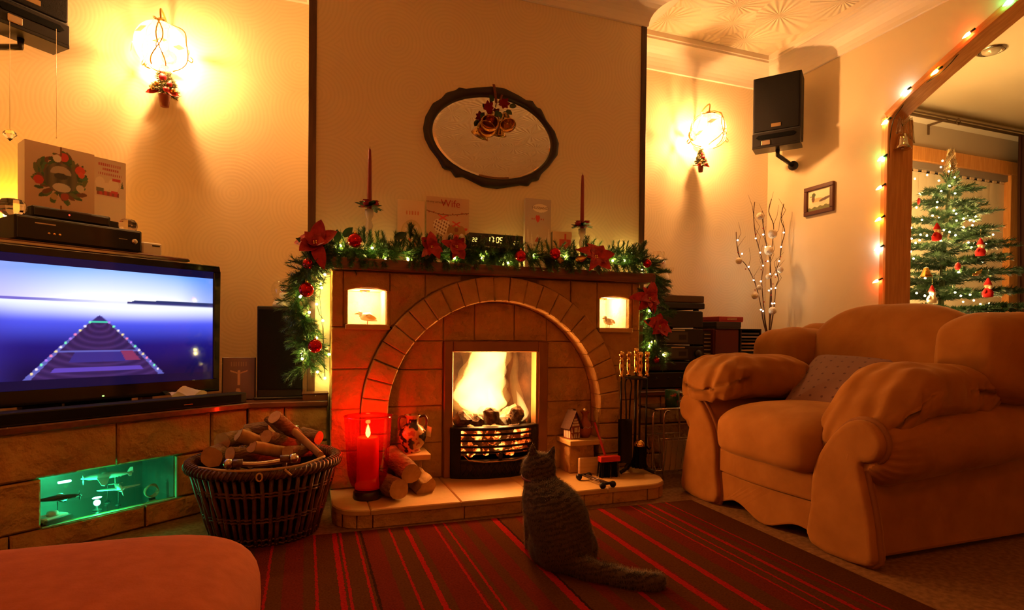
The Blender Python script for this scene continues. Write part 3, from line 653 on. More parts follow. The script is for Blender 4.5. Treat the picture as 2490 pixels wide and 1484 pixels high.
# ---- television
tv = thing('television', 'large flat television showing a lake and a canoe decked with lights', 'television', tw((-.492, .17, .43)), TH)
TX = -.492
def lt(mb, name, m, par, **k):   # bench-frame coordinates -> parented to a thing that shares the bench heading
    q = par
    while q.parent: q = q.parent
    off = Vector(((q.location-P0).dot(DD), -(q.location-P0).dot(NN), q.location.z)); mb.v = [tuple(Vector(p)-off) for p in mb.v]; return part(mb, name, m, par, **k)
x0, x1, z0, z1 = -.940, -.044, .475, 1.019
fr = MB().box(x0, x1, .15, .185, z1-.028, z1).box(x0, x1, .15, .185, z0, z0+.055).box(x0, x0+.026, .15, .185, z0+.055, z1-.028).box(x1-.026, x1, .15, .185, z0+.055, z1-.028).box(x0+.02, x1-.02, .175, .21, z0+.02, z1-.02)
lt(fr, 'bezel', GLOSS, tv, bevel=.003)
lt(MB().box(x0+.024, x1-.024, .158, .176, z0+.05, z1-.026), 'screen', mat('screen glass', (.004, .003, .012), .07, emit=(.006, .004, .035), es=1.0), tv)
def tvpic(u, v):
    # sky
    hz = .715
    cx_ = math.exp(-((u-.60)/.42)**2)
    if v > hz:
        t = (v-hz)/(1-hz); c = mix((1.0, .97, 1.0), (.16, .38, .95), t**.9*(1.12-.25*cx_)+.30*(1-cx_)*(1-t*.4)); c = mix(c, (.36, .30, .95), .8*sstep(.45, .0, u)*(1-.3*t)); c = mix(c, (.10, .22, .85), .7*sstep(.8, 1, u))
        if u > .62 and v < hz+.012*sstep(.62, .8, u)+.008: c = (.02, .03, .12)
    else:
        t = (hz-v)/hz; c = mix((.78, .84, 1.0), (.07, .09, .80), sstep(.02, .30, t)); c = mix(c, (.010, .006, .17), sstep(.22, .62, t)); c = mix(c, (.95, .97, 1.0), .75*sstep(.34, .0, t)*math.exp(-((u-.62)/.30)**2))
        c = mix(c, (.004, .002, .025), sstep(.5, 1.0, t)*.9); c = mix(c, (.05, .035, .38), .6*sstep(.25, 0, u)*sstep(0, .2, t))
        if t < .035: c = mix(c, (.16, .13, .55), .75*sstep(.55, .2, u)+.25)
        if u > .6 and t < .05: c = mix((.03, .03, .16), c, sstep(.02, .05, t))
    # canoe
    b0, tip = .02, .575
    if b0-.02 < v < tip:
        q = (tip-v)/(tip-b0); w_ = .265*q**.92; du = (u-.5+.008)
        if abs(du) < w_:
            e = abs(du)/max(w_, 1e-3); c2 = mix((.055, .022, .13), (.014, .006, .05), abs(math.sin(q*34+6*e*e))*.7)
            if q < .10: c2 = (.03, .02, .16)
            if .10 < q < .135: c2 = (.05, .55, .38)
            if .60 < q < .78 and e < .55: c2 = (.035, .022, .20)
            if .585 < q < .61 and e < .9: c2 = (.10, .10, .42)
            if .60 < q < .76 and .5 < e < .8 and du > 0: c2 = (.22, .03, .10)
            if .86 < q < .93 and e < .72: c2 = (.10, .05, .42)
            if e > .90: c2 = (.10, .10, .42)
            c = c2
        for k in range(13):
            qq = .12+k*.068; ww = .265*qq**.92; vv = tip-qq*(tip-b0)
            for s in (-1, 1):
                d2 = ((u-.492-s*ww*.97)*2.1)**2+(v-vv)**2
                if d2 < .00016:
                    lc = ((.2, 1, .5), (1, .25, .45), (.9, .8, 1), (.45, .2, 1), (1, .75, .3))[(k*2+(s > 0)*3) % 5]; c = mix(c, lc, 1.15-d2/.00016)
    return c
pic = sheetprint('picture', .840, .40, 250, 130, tvpic, printmat('television picture', 1.25, .07), parent=tv); pic.location = (0, .157-.17-.0005, .562-.43)
lt(MB().box(-.60, -.38, .175, .205, .44, .49), 'neck', GLOSS, tv, bevel=.004)
lt(MB().prism([(-.74, .09), (-.24, .09), (-.20, .14), (-.24, .30), (-.74, .30), (-.78, .14)], .43, .442), 'base', GLOSS, tv, bevel=.003)
lt(MB().ball((-.490, .149, .492), (.004, .002, .002), 8), 'power_light', emat('green led', (.3, 1, .1), 6), tv)
sb = thing('soundbar', 'long black soundbar on the front edge of the corner shelf', 'soundbar', tw((-.46, .05, .43)), TH)
lt(MB().box(-.93, -.004, .012, .085, .432, .474), 'body', BLKM, sb, bevel=.004, seg=2)
lt(MB().box(-.90, -.03, .0095, .013, .437, .469), 'grille', CLOTHB, sb)
lt(MB().box(-.27, -.235, .008, .011, .446, .449), 'badge', CHROME, sb)
pp = MB(); pp.sheet(lambda u, v: (-.27+.14*u, .10+.05*v, .432+.045+.012*math.sin(9*u+3*v)+.02*v*math.sin(PI*u)), 14, 6)
pp.sheet(lambda u, v: (-.27+.14*u, .10+.004*math.sin(11*u), .4305+.047*v+(.012*math.sin(9*u))*v), 14, 4)
o = put(pp, 'paper_packet', mat('crumpled white packet', (.75, .66, .52), .5), 'crumpled white packet tucked between television and soundbar', 'packet', (0, 0, 0), raw=True); o.matrix_world = Matrix.Translation(P0) @ Matrix.Rotation(TH, 4, 'Z')
sh = thing('television_shelf', 'dark wooden shelf bridging over the television top', 'shelf', tw((-.55, .3, .43)), TH)
lt(MB().box(-1.0, -.155, .19, .44, 1.026, 1.042), 'board', MAHOG, sh, bevel=.003)
lt(MB().box(-1.0, -.155, .186, .190, 1.027, 1.035), 'edge_strip', CHROME, sh)
for x in (-.95, -.24): lt(MB().box(x-.02, x+.02, .36, .40, .43, 1.026), 'post', MAHOG, sh)
def boxunit(name, label, x0, x1, y0, y1, z0, z1, extra):
    r = thing(name, label, 'recorder', tw(((x0+x1)/2, (y0+y1)/2, z0)), TH); lt(MB().box(x0, x1, y0, y1, z0+.004, z1), 'case', BLKM, r, bevel=.004)
    lt(MB().box(x0+.006, x1-.006, y0-.004, y0+.001, z0+.008, z1-.006), 'front_panel', GLOSS, r, bevel=.002)
    for x in (x0+.03, x1-.03):
        for y in (y0+.03, y1-.03): lt(MB().lathe([(.01, 0), (.01, .004)], 8, (x, y, z0)), 'foot', BLK, r)
    extra(r); return r
def ex1(r):
    lt(MB().box(-.68, -.62, .194, .197, 1.105, 1.109), 'badge', CHROME, r); lt(MB().box(-.42, -.39, .194, .197, 1.088, 1.091), 'badge', CHROME, r)
    for k in range(3): lt(MB().lathe([(.0045, 0), (.004, -.003)], 10, M=Matrix.Translation((-.64+.016*k, .196, 1.075)) @ Matrix.Rotation(-PI/2, 4, 'X')), 'socket', mat('brass', (.75, .48, .16), .25, 1), r)
    lt(MB().lathe([(.011, 0), (.010, -.006), (.004, -.007)], 14, M=Matrix.Translation((-.365, .196, 1.085)) @ Matrix.Rotation(-PI/2, 4, 'X')), 'knob', CHROME, r)
boxunit('disc_recorder', 'wide black disc recorder on the shelf above the television', -.735, -.335, .20, .42, 1.042, 1.130, ex1)
def ex2(r): lt(MB().box(-.60, -.50, .219, .221, 1.165, 1.17), 'display', mat('dim display', (.1, .08, .06), .2), r); lt(MB().ball((-.57, .221, 1.155), .003, 6), 'red_light', emat('red led', (1, .05, .02), 3), r)
boxunit('set_top_box', 'slim black set-top box lying on the disc recorder', -.68, -.435, .225, .38, 1.130, 1.173, ex2)
CRY = mat('cut crystal', (.95, .93, .9), .04, trans=1, ior=1.5)
for px, lab, rr in ((tl(30, 492, -.27), 'round cut-crystal bowl at the left of the set-top box', .040), (tl(311, 535, -.27), 'small cut-crystal bowl at the right of the set-top box', .034)):
    mb = MB(); mb.lathe([(.5*rr, 0), (.9*rr, .3*rr), (rr, .75*rr), (.95*rr, 1.1*rr), (.75*rr, 1.4*rr), (.4*rr, 1.5*rr), (.001, 1.45*rr)], 9, smooth=False)
    q = tw(px); q.z = 1.1305; put(mb, 'crystal_bowl', CRY, lab, 'crystal bowl', q, .4, 'crystal bowls')
rt = thing('router_box', 'small white plastic box upright behind the disc recorder', 'box', tw((-.255, .30, 1.042)), TH)
lt(MB().box(-.292, -.216, .29, .315, 1.042, 1.103), 'case', mat('white plastic', (.72, .66, .56), .4), rt, bevel=.004)
lt(MB().box(-.255, -.225, .288, .2895, 1.088, 1.093), 'badge', BLK, rt)
# greetings cards behind the boxes
random.seed(11)
LEAVES = [(random.uniform(0, 2*PI), random.uniform(.62, 1.05), random.uniform(.05, .11), random.choice([(.02, .07, .025), (.03, .11, .04), (.015, .045, .02), (.07, .09, .03), (.10, .03, .02)])) for _ in range(150)]
def wreathpic(u, v):
    c = mix(srgb(190, 150, 120), srgb(205, 175, 150), v); x, y = (u-.50)*1.0, (v-.53)*1.05
    if abs(x) < .012 and (v > .86 or v < .12): return (.12, .04, .02)
    for a, r, s, lc in LEAVES:
        dx, dy = x-.36*r*math.cos(a), y-.36*r*math.sin(a); ca, sa = math.cos(a*1.7), math.sin(a*1.7); p, q = dx*ca+dy*sa, -dx*sa+dy*ca
        if (p/(s*.85))**2+(q/(s*.33))**2 < 1: c = lc
    for a, r, s, lc in ((.55, .92, .075, (.6, .03, .02)), (.35, .88, .05, (.7, .05, .03)), (3.4, .9, .07, (.5, .02, .02)), (1.45, .95, .07, (.5, .02, .02)), (1.75, .85, .06, (.7, .6, .5)), (5.9, .85, .06, (.6, .5, .36)), (4.9, .8, .06, (.3, .03, .02)), (4.4, .9, .05, (.4, .25, .1))):
        if math.hypot(x-.36*r*math.cos(a), y-.36*r*math.sin(a)) < s: c = lc
    rr = math.hypot(x, y)
    if rr < .24: c = mix((.03, .03, .025), (.10, .08, .05), math.sin(40*x)*.5+.5)
    if (x/.15)**2+((y-.07)/.12)**2 < 1 and y > .06: c = (.34, .27, .20)
    if (x/.10)**2+((y-.03)/.05)**2 < 1: c = (.02, .02, .02)
    if ((x-.01)/.13)**2+((y+.15)/.07)**2 < 1: c = (.55, .48, .38)
    return c
def snowcard(u, v):
    c = mix(srgb(225, 205, 180), srgb(200, 175, 150), v)
    for k, (a, b) in enumerate(((.12, .86), (.22, .78), (.12, .86))):
        y = .905-.075*k
        if abs(v-y) < .021 and a < u < b and (math.sin(u*95+k) > -.35): c = (.42, .05, .06)
    for cx_, cy_, r in ((.18, .60, .15), (.60, .585, .17), (.38, .55, .10)):
        if math.hypot(u-cx_, (v-cy_)*1.55) < r: c = (.80, .66, .52)
    if .08 < u < .78 and .40 < v < .47: c = (.45, .03, .04) if math.sin(u*40) > 0 else (.2, .03, .03)
    if .05 < u < .30 and .46 < v < .52: c = (.10, .10, .06)
    if .52 < u < .75 and .46 < v < .50: c = (.5, .03, .04)
    if .55 < u < .82 and .66 < v < .69+.02*u: c = (.5, .03, .04)
    if abs(u-.88) < .045*(.68-v)/.10 and .56 < v < .68: c = (.06, .09, .05)
    if v < .38: c = mix(c, srgb(235, 215, 185), .6)
    return c
def gcard(label, pic, x0, x1, z0, z1, y, n=60):
    w_ = x1-x0; h = z1-z0; r = thing('greetings_card', label, 'card', tw(((x0+x1)/2, y, z0)), TH, 'greetings cards')
    lt(MB().box(x0, x1, y+.001, y+.0025, z0, z1), 'card_sheet', mat('white card', (.75, .68, .58), .6), r)
    q = sheetprint('print', w_, h, n, int(n*h/w_), pic, printmat('card print'), parent=r)
    lt(MB().add([(x0, y+.002, z0), (x0, y+.07, z0), (x0, y+.07, z1-.006), (x0, y+.002, z1)], [(0, 1, 2, 3)]), 'back_fold', mat('white card', (.75, .68, .58), .6), r, raw=True); return r
gcard('large square greetings card printed with a Christmas wreath', wreathpic, -.640, -.414, 1.19, 1.447, .42, 110)
gcard('narrow greetings card printed with snowmen in red scarves', snowcard, -.413, -.297, 1.19, 1.442, .424, 60)
bk = thing('card_stand_box', 'plain dark box behind the disc recorder holding up the cards', 'box', tw((-.47, .47, .43)), TH); lt(MB().box(-.66, -.28, .4215, .50, 1.042, 1.19), 'case', BLKM, bk, bevel=.003)
lt(MB().box(-.64, -.30, .445, .50, .43, 1.042), 'pedestal', BLKM, bk)
# ---- things on the straight return: loudspeaker, disc case, snow globe, wooden box
tw_ = thing('tower_loudspeaker', 'tall black cloth-fronted loudspeaker beside the television', 'loudspeaker', (-.107, 2.92, .43))
part(MB().box(-.203, -.011, 2.81, 3.02, .44, .852), 'cabinet', BLK, tw_, w=True, bevel=.004); part(MB().box(-.199, -.015, 2.80, 2.812, .475, .838), 'grille', CLOTHB, tw_, w=True, bevel=.003)
part(MB().box(-.215, .0, 2.795, 3.03, .43, .442), 'plinth', GLOSS, tw_, w=True, bevel=.003)
def cover(u, v):
    c = mix((.055, .022, .030), (.10, .05, .06), v)
    x, y = u-.50, v-.48
    if abs(x) < .05-.03*abs(y) and -.14 < y < .16: c = (.42, .22, .12)
    if math.hypot(x, (y-.19)*1.2) < .04: c = (.42, .22, .12)
    if abs(y-.14-.25*abs(x)) < .016 and abs(x) < .27: c = (.38, .18, .10)
    if abs(x+.02) < .10*(.5+(-y-.22)*4) and -.40 < y < -.22: c = (.36, .20, .12)
    if v < .13 and .06 < u < .24: c = (.45, .35, .25)
    if .80 < v < .90 and .2 < u < .8 and math.sin(u*80) > .2: c = mix(c, (.25, .14, .1), .6)
    return c
dv = thing('disc_case', 'dark disc case with a dancing figure leaning beside the loudspeaker', 'disc case', (-.279, 2.83, .43)); dv.rotation_euler = (-.08, 0, 0)
part(MB().box(-.069, .069, .001, .015, 0, .19), 'case', BLK, dv, bevel=.002); sheetprint('cover', .128, .185, 60, 86, cover, printmat('card print'), parent=dv).location = (0, -.0006, .003)
sg = thing('snow_globe', 'glass snow globe with a snowman on top of the loudspeaker', 'snow globe', (-.10, 2.90, .852))
part(MB().lathe([(.044, 0), (.046, .01), (.040, .022), (.034, .032), (.001, .032)], 20), 'base', mat('snowy blue resin', (.32, .36, .42), .5, col2=(.7, .7, .7), ns=60), sg)
part(MB().ball((0, 0, .080), .052, 24), 'glass_dome', glassmat('globe glass', (.97, .97, .97), .10), sg)
part(MB().ball((0, 0, .058), .016, 12).ball((0, 0, .080), .011, 12), 'snowman', mat('snow white resin', (.8, .78, .74), .5), sg)
part(MB().lathe([(.013, 0), (.013, .002), (.008, .002), (.008, .013), (.001, .013)], 12, (0, 0, .089)), 'hat', BLK, sg); part(MB().tube([(.010*math.cos(a), .010*math.sin(a), .070) for a in [k*PI/6 for k in range(12)]], .003, 6, closed=True), 'scarf', mat('red felt', (.5, .02, .02), .8), sg)
wb = thing('wooden_box', 'small reddish wooden box at the end of the shelf by the chimney', 'box', (.045, 2.74, .43))
part(MB().box(-.055, .052, -.028, .04, 0, .028), 'body', MAHOG, wb, bevel=.002); part(MB().box(-.058, .055, -.031, .043, .028, .036), 'lid', MAHOG, wb, bevel=.002); part(MB().ball((0, -.031, .022), .004, 8), 'knob', mat('brass', (.75, .48, .16), .25, 1), wb)
# ---- loudspeakers high on the walls
def wall_speaker(pa, pb, depth, zb, zt, wallpt, label, flip=1):
    "pa,pb: the two ends of the front face (plan); the cabinet goes back from there"
    u = (pb-pa); u.z = 0; w_ = u.length; c = (pa+pb)/2; ang = math.atan2(u.y, u.x)
    r = thing('wall_loudspeaker', label, 'loudspeaker', (c.x, c.y, zb), ang, 'wall loudspeakers'); h = zt-zb
    part(MB().box(-w_/2, w_/2, 0, depth, .035, h), 'cabinet', BLKM, r, bevel=.006, seg=2)
    part(MB().box(-w_/2+.008, w_/2-.008, -.014, .002, .095, h-.008), 'grille', CLOTHB, r, bevel=.006, seg=2)
    part(MB().box(-.028, .028, -.017, -.013, .112, .134), 'badge', mat('dull brass badge', (.35, .22, .10), .4, .8), r, bevel=.001)
    part(MB().prism([(-w_/2, 0), (w_/2, 0), (w_/2, .085), (-w_/2, .085)], .0, -.012, lambda a, b, t: (a, t, b)), 'lower_bezel', BLK, r, bevel=.003)
    part(MB().prism([(-w_*.36, .042), (w_*.36, .042), (w_*.42, .056), (w_*.36, .070), (-w_*.36, .070), (-w_*.42, .056)], -.0118, -.016, lambda a, b, t: (a, t, b)), 'port_slot', mat('deep black', (.002, .002, .002), .9), r)
    part(MB().box(-w_/2, w_/2, -.012, depth*.75, -.012, .003), 'cradle_plate', BLK, r, bevel=.002)
    part(MB().box(-w_*.30, -w_*.12, -.018, -.010, .004, .034), 'clamp', mat('satin steel', (.6, .45, .3), .3, .9), r, bevel=.003)
    q = Matrix.Rotation(-ang, 4, 'Z') @ (Vector(wallpt)-Vector((c.x, c.y, zb)))
    part(MB().tube([(0, depth*.5, -.012), (0, depth*.5, -.045), q+Vector((0, 0, .0)), ], .013, 8), 'bracket_arm', BLK, r)
    part(MB().lathe([(.032, 0), (.030, .012), (.012, .014)], 14, M=Matrix.Translation(q) @ Matrix.Rotation(PI/2 if flip else 0, 4, 'X')), 'bracket_plate', BLK, r)
    return r
A, B = aZ(1832, 193, 2.40), aZ(1950, 168, 2.40)
wall_speaker(A, B, .15, 1.955, 2.40, (XR-.03, 2.98, 1.87), 'black loudspeaker on a bracket beside the right-hand wall lamp')
A, B = aZ(166, 77, 2.0), aZ(28, 19, 2.0); d_ = (B-A).normalized(); B = A+d_*.27
wall_speaker(B, A, .15, 1.935, 2.38, (XL+.03, 3.0, 1.90), 'black loudspeaker on a bracket high at the left edge')
al = thing('amber_lamp', 'small amber lamp glowing on the wall behind the disc recorder', 'lamp', aY(22, 520, 3.16))
part(MB().lathe([(.03, -.05), (.03, -.045), (.012, -.04), (.012, -.02)], 14), 'base', BLKM, al); part(MB().ball((0, 0, 0), (.022, .022, .026), 12), 'bulb', emat('amber bulb', (1, .36, .02), 420), al)
part(MB().tube([(0, 0, -.05), (0, 0, .43-al.location.z+.002)], .008, 8), 'stem', BLKM, al)
# crystal drops hanging on threads from the left speaker
for (px, py), zt, lab, hang in (((24, 328), 1.925, 'faceted crystal drop hanging on a thread at the left edge', True), ((137, 60), 1.925, 'bare thread hanging from the left loudspeaker', False)):
    q = aY(px, py, 2.78); r = thing('hanging_crystal' if hang else 'hanging_thread', lab, 'ornament', (q.x, q.y, q.z if hang else 1.50))
    zb = q.z if hang else 1.50
    part(MB().tube([(0, 0, .0 if not hang else .02), (0, 0, 1.93-zb)], .0008, 4), 'thread', mat('nylon thread', (.8, .7, .5), .3), r)
    if hang: part(MB().lathe([(.001, -.024), (.024, 0), (.018, .014), (.001, .022)], 7, smooth=False), 'crystal', CRY, r)
    else: part(MB().ball((0, 0, 0), .003, 6), 'knot', mat('nylon thread', (.8, .7, .5), .3), r)
# ================================================================== ON AND ABOVE THE MANTEL
ZT = 1.05
GOLD = mat('polished gold', (.80, .50, .15), .16, 1); RIB = mat('dark red tartan ribbon', (.22, .03, .015), .6, col2=(.10, .04, .01), ns=60)
REDP = mat('red velvet petal', (.24, .006, .005), .6, col2=(.42, .014, .010), ns=40, sheen=.5, bump=.4, bs=90); HOLLY = mat('dark holly leaf', (.012, .045, .016), .35); REDB = mat('shiny red bauble', (.50, .008, .008), .10, .75)
NEEDLE = mat('green pine needle', (.022, .075, .018), .4, col2=(.05, .13, .03), ns=20); STEM = mat('brown twig', (.06, .03, .015), .8)
WAX = mat('deep red wax', (.22, .012, .010), .4, sub=.15)
# ---- oval mirror
def mp(x, y, Y=2.785): q = aY(1000+x/2.853, 180+y/2.853, Y); return Vector((q.x, q.z))
OUT = [mp(*p) for p in ((85,370),(100,290),(150,200),(210,165),(245,125),(310,108),(335,88),(380,98),(450,90),(560,82),(650,95),(750,145),(800,178),(845,182),(875,230),(905,238),(940,320),(1000,400),(1028,480),(1020,560),(960,640),(905,695),(885,738),(840,745),(815,777),(760,770),(680,782),(600,795),(500,780),(430,745),(360,710),(310,715),(275,665),(225,655),(190,590),(130,510),(95,440))]
il, ir, it, ib = mp(150, 380).x, mp(980, 490).x, mp(450, 132).y, mp(660, 733).y
mc = Vector(((il+ir)/2, (it+ib)/2)); mrx, mrz = (ir-il)/2, (it-ib)/2
def outr(a):
    d = Vector((math.cos(a), math.sin(a))); best = .3
    for i in range(len(OUT)):
        p, q = OUT[i]-mc, OUT[(i+1) % len(OUT)]-mc; e = q-p; den = d.x*e.y-d.y*e.x
        if abs(den) < 1e-9: continue
        t = (p.x*e.y-p.y*e.x)/den; s = (p.x*d.y-p.y*d.x)/den
        if t > 0 and 0 <= s <= 1: best = t
    return best
mi = thing('oval_mirror', 'oval wall mirror in a dark scalloped wooden frame', 'mirror', (mc.x, YC, mc.y))
v = []; n = 180
for k in range(n):
    a = 2*PI*k/n; ro = outr(a); ri = 1/math.hypot(math.cos(a)/mrx, math.sin(a)/mrz)
    for t, y in ((0, -.006), (.08, -.018), (.45, -.024), (.9, -.016), (1, -.008), (1, 0), (0, 0)):
        r = ri+(ro-ri)*t; v.append((r*math.cos(a), y, r*math.sin(a)))
f = [(i*7+k, i*7+(k+1) % 7, ((i+1) % n)*7+(k+1) % 7, ((i+1) % n)*7+k) for i in range(n) for k in range(7)]
part(MB().add(v, f, True), 'frame', mat('ebonised mirror frame', (.022, .010, .006), .4), mi)
gl = MB(); rings = ((1.0, -.0045), (.955, -.0075), (0, -.0075)); vv = [(mrx*s*math.cos(2*PI*k/72), y, mrz*s*math.sin(2*PI*k/72)) for s, y in rings[:2] for k in range(72)]
gl.add(vv+[(0, -.0075, 0)], [(k, (k+1) % 72, 72+(k+1) % 72, 72+k) for k in range(72)]+[(72+k, 72+(k+1) % 72, 144) for k in range(72)])
part(gl, 'mirror_glass', mat('silvered mirror', (.88, .86, .82), .015, 1), mi)
# ---- leaves, poinsettias, bells
def petal(mb, o, d, up, L_, w_, curl=.25, n=4):
    d = Vector(d).normalized(); s = d.cross(Vector(up)).normalized(); u = s.cross(d); rows = []
    for i in range(n+1):
        t = i/n; hw = w_*math.sin(PI*min(1, .12+.88*t))**.8 if t < 1 else 0; c = Vector(o)+d*(L_*t)+u*(curl*L_*(t*t-.6*t)); rows.append((c-s*hw+u*hw*.35, c, c+s*hw+u*hw*.35))
    vv = [p for r in rows for p in r]; mb.add(vv, [q for i in range(n) for q in ((3*i, 3*i+1, 3*i+4, 3*i+3), (3*i+1, 3*i+2, 3*i+5, 3*i+4))], True)
def poinsettia(loc, face, R, label, nb=5, grp='poinsettias on the garland', seed=0, leaves=True):
    rnd = random.Random(seed); r = thing('poinsettia', label, 'poinsettia', loc, 0, grp); fz = Vector(face).normalized(); a_ = fz.orthogonal().normalized(); b_ = fz.cross(a_)
    for ring, (k0, L_, lift) in enumerate(((nb, R, .25), (nb, R*.72, .6))):
        for k in range(k0):
            t = 2*PI*(k+.5*ring)/k0+rnd.uniform(-.25, .25); d = a_*math.cos(t)+b_*math.sin(t)+fz*(lift+rnd.uniform(-.35, .55)); mb = MB(); petal(mb, (0, 0, 0), d, fz, L_*rnd.uniform(.75, 1.3), L_*rnd.uniform(.28, .44), rnd.uniform(-1.3, .7), 7); part(mb, 'petal', REDP, r, raw=True)
    if leaves:
        for k in range(3): mb = MB(); t = 2*PI*k/3+rnd.random(); petal(mb, -fz*.008, a_*math.cos(t)+b_*math.sin(t), fz, R*1.05, R*.22, .1); part(mb, 'leaf', HOLLY, r, raw=True)
    mb = MB()
    for k in range(4): mb.ball(fz*(R*.18)+a_*R*.08*math.cos(k*1.6)+b_*R*.08*math.sin(k*1.6), R*.06, 6)
    part(mb, 'stamens', GOLD, r); return r
bl = thing('bell_ornament', 'three gold bells with poinsettia and ribbon hanging over the mirror', 'bell ornament', aY(1203, 290, 2.74))
b0 = bl.location.copy()
def bell(top, mouth, R, name='bell'):
    ax = (Vector(mouth)-Vector(top)); L_ = ax.length; M = basis(top, ax.orthogonal(), -ax) if False else Matrix.Translation(top) @ ax.to_track_quat('Z', 'Y').to_matrix().to_4x4()
    pr = [(.12*R, 0), (.45*R, .06*L_), (.58*R, .3*L_), (.66*R, .62*L_), (.82*R, .85*L_), (R, L_), (.94*R, L_), (.76*R, .84*L_), (.60*R, .6*L_), (.5*R, .28*L_), (.01*R, .1*L_)]
    o = part(MB().lathe(pr, 24, M=M), name, GOLD, bl, w=True); part(MB().ball(Vector(top)+ax*.82, R*.17, 8), 'clapper', GOLD, o, w=True)
pb = lambda x, y, Y=2.74: aY(1130+x/9.894, 190+y/9.894, Y)
bell(pb(640, 850, 2.76), pb(600, 1090, 2.70), .046); bell(pb(960, 880, 2.77), pb(1040, 1140, 2.72), .042); bell(pb(620, 1000, 2.78), pb(520, 1230, 2.74), .048)
for a, b in (((700, 150), (760, 600)), ((820, 600), (900, 400))): part(MB().tube([pb(*a, 2.765), pb((a[0]+b[0])/2+8, (a[1]+b[1])/2, 2.755), pb(*b, 2.75)], .007, 6, flat=.18), 'ribbon', RIB, bl, w=True)
for x, y, R, sd in ((560, 720, .036, 1), (930, 620, .034, 2)):
    rnd = random.Random(sd); c = pb(x, y, 2.735)
    for k in range(7): t = 2*PI*k/7; mb = MB(); petal(mb, c, (math.cos(t), -.35, math.sin(t)), (0, -1, 0), R*rnd.uniform(.8, 1.1), R*.3, .1); part(mb, 'petal', mat('dull red silk', (.18, .010, .008), .7), bl, w=True, raw=True)
for x, y, dx, dz in ((450, 850, -.4, -.8), (780, 780, -.1, -1), (820, 820, .3, -1), (1000, 780, .7, -.5), (1080, 680, 1, .1), (680, 560, -.5, .6)): mb = MB(); petal(mb, pb(x, y, 2.745), (dx, -.2, dz), (0, -1, 0), .036, .013, .1); part(mb, 'leaf', HOLLY, bl, w=True, raw=True)
for a, b in (((640, 800), (640, 860)), ((800, 880), (830, 1100)), ((930, 840), (990, 980)), ((1000, 830), (1080, 960))): part(MB().tube([pb(*a, 2.75), pb(*b, 2.75)], .0022, 5), 'cord', RIB, bl, w=True)
# ---- candlesticks with tapers
GLS = mat('pressed glass', (.85, .8, .72), .08, trans=.7, ior=1.45, metal=0)
def candlestick(x, zr, ztop, lab1, lab2, lab3, tilt=0):
    Y = 2.66; r = thing('candlestick', lab1, 'candlestick', (x, Y, ZT), 0, 'candlesticks on the mantel'); h = zr-ZT-.01
    part(MB().lathe([(.036, 0), (.036, .006), (.018, .014), (.009, .03), (.014, .05), (.008, .07), (.012, h*.6), (.017, h*.7), (.009, h*.8), (.019, h*.9), (.020, h), (.011, h), (.011, h-.02), (.001, h-.02)], 20), 'glass_stem', GLS, r)
    c = thing('taper_candle', lab2, 'candle', (x, Y, zr-.022), 0, 'taper candles'); q = ztop-zr+.022
    part(MB().lathe([(.0105, 0), (.0105, q*.15), (.0085, q*.8), (.006, q*.97), (.001, q)], 14), 'taper', WAX, c); part(MB().tube([(0, 0, q-.002), (.001, 0, q+.007)], .0008, 4), 'wick', mat('charred wick', (.03, .02, .015), .9), c)
    g = thing('candle_ring', lab3, 'candle ring', (x, Y, zr+.004), 0, 'flower rings on the candlesticks'); rnd = random.Random(int(x*100))
    for k in range(14):
        t = 2*PI*k/14; mb = MB(); petal(mb, (.015*math.cos(t), .015*math.sin(t), 0), (math.cos(t), math.sin(t), rnd.uniform(-.5, .3)), (0, 0, 1), rnd.uniform(.040, .056), .016, .2); part(mb, 'leaf', HOLLY, g, raw=True)
    for k in range(4):
        t = 2*PI*k/4+.7+x; mb = MB(); cc_ = Vector((.030*math.cos(t), .030*math.sin(t), .010)); mb.ball(cc_, (.016, .016, .014), 8)
        for j in range(5): u = j*1.26; petal(mb, cc_, (math.cos(u), math.sin(u), .9), (0, 0, 1), .022, .012, -.3)
        part(mb, 'rose', mat('dark red silk rose', (.30, .012, .015), .6), g, raw=True)
candlestick(.268, 1.300, 1.565, 'glass candlestick at the left of the mantel', 'tall dark red taper candle at the left of the mantel', 'ring of red roses and leaves on the left candlestick')
candlestick(1.330, 1.288, 1.558, 'glass candlestick at the right of the mantel', 'tall dark red taper candle at the right of the mantel', 'ring of red roses and leaves on the right candlestick')
# ---- greetings cards on the mantel
CARD = mat('white card', (.75, .68, .58), .6); REDT = mat('red print ink', (.42, .03, .03), .6); GREYT = mat('grey print ink', (.20, .12, .10), .6)
def disc(u, v, cx_, cy_, r, asp): return math.hypot(u-cx_, (v-cy_)*asp) < r
def card1(u, v):
    a = 1.75; c = srgb(235, 205, 160)
    if disc(u, v, .52, .48, .40, a): c = srgb(205, 180, 120)
    if disc(u, v, .52, .48, .36, a): c = mix(srgb(225, 200, 150), srgb(200, 185, 130), math.sin(u*18)*math.sin(v*15)*.5+.5)
    for x, y, r, k in ((.45, .40, .06, 0), (.62, .34, .07, 0), (.72, .36, .05, 0), (.55, .52, .08, 1), (.70, .58, .06, 1), (.35, .55, .07, 1)):
        if disc(u, v, x, y, r, a): c = (srgb(200, 70, 40), srgb(235, 220, 190))[k]
    if .78 < v < .84 and .25 < u < .8 and math.sin(u*60) > 0: c = srgb(205, 110, 70)
    return c
def heart(u, v, cx_, cy_, s, asp): x = (u-cx_)/s; y = (v-cy_)*asp/s; return (x*x+y*y-1)**3-x*x*y**3 < 0
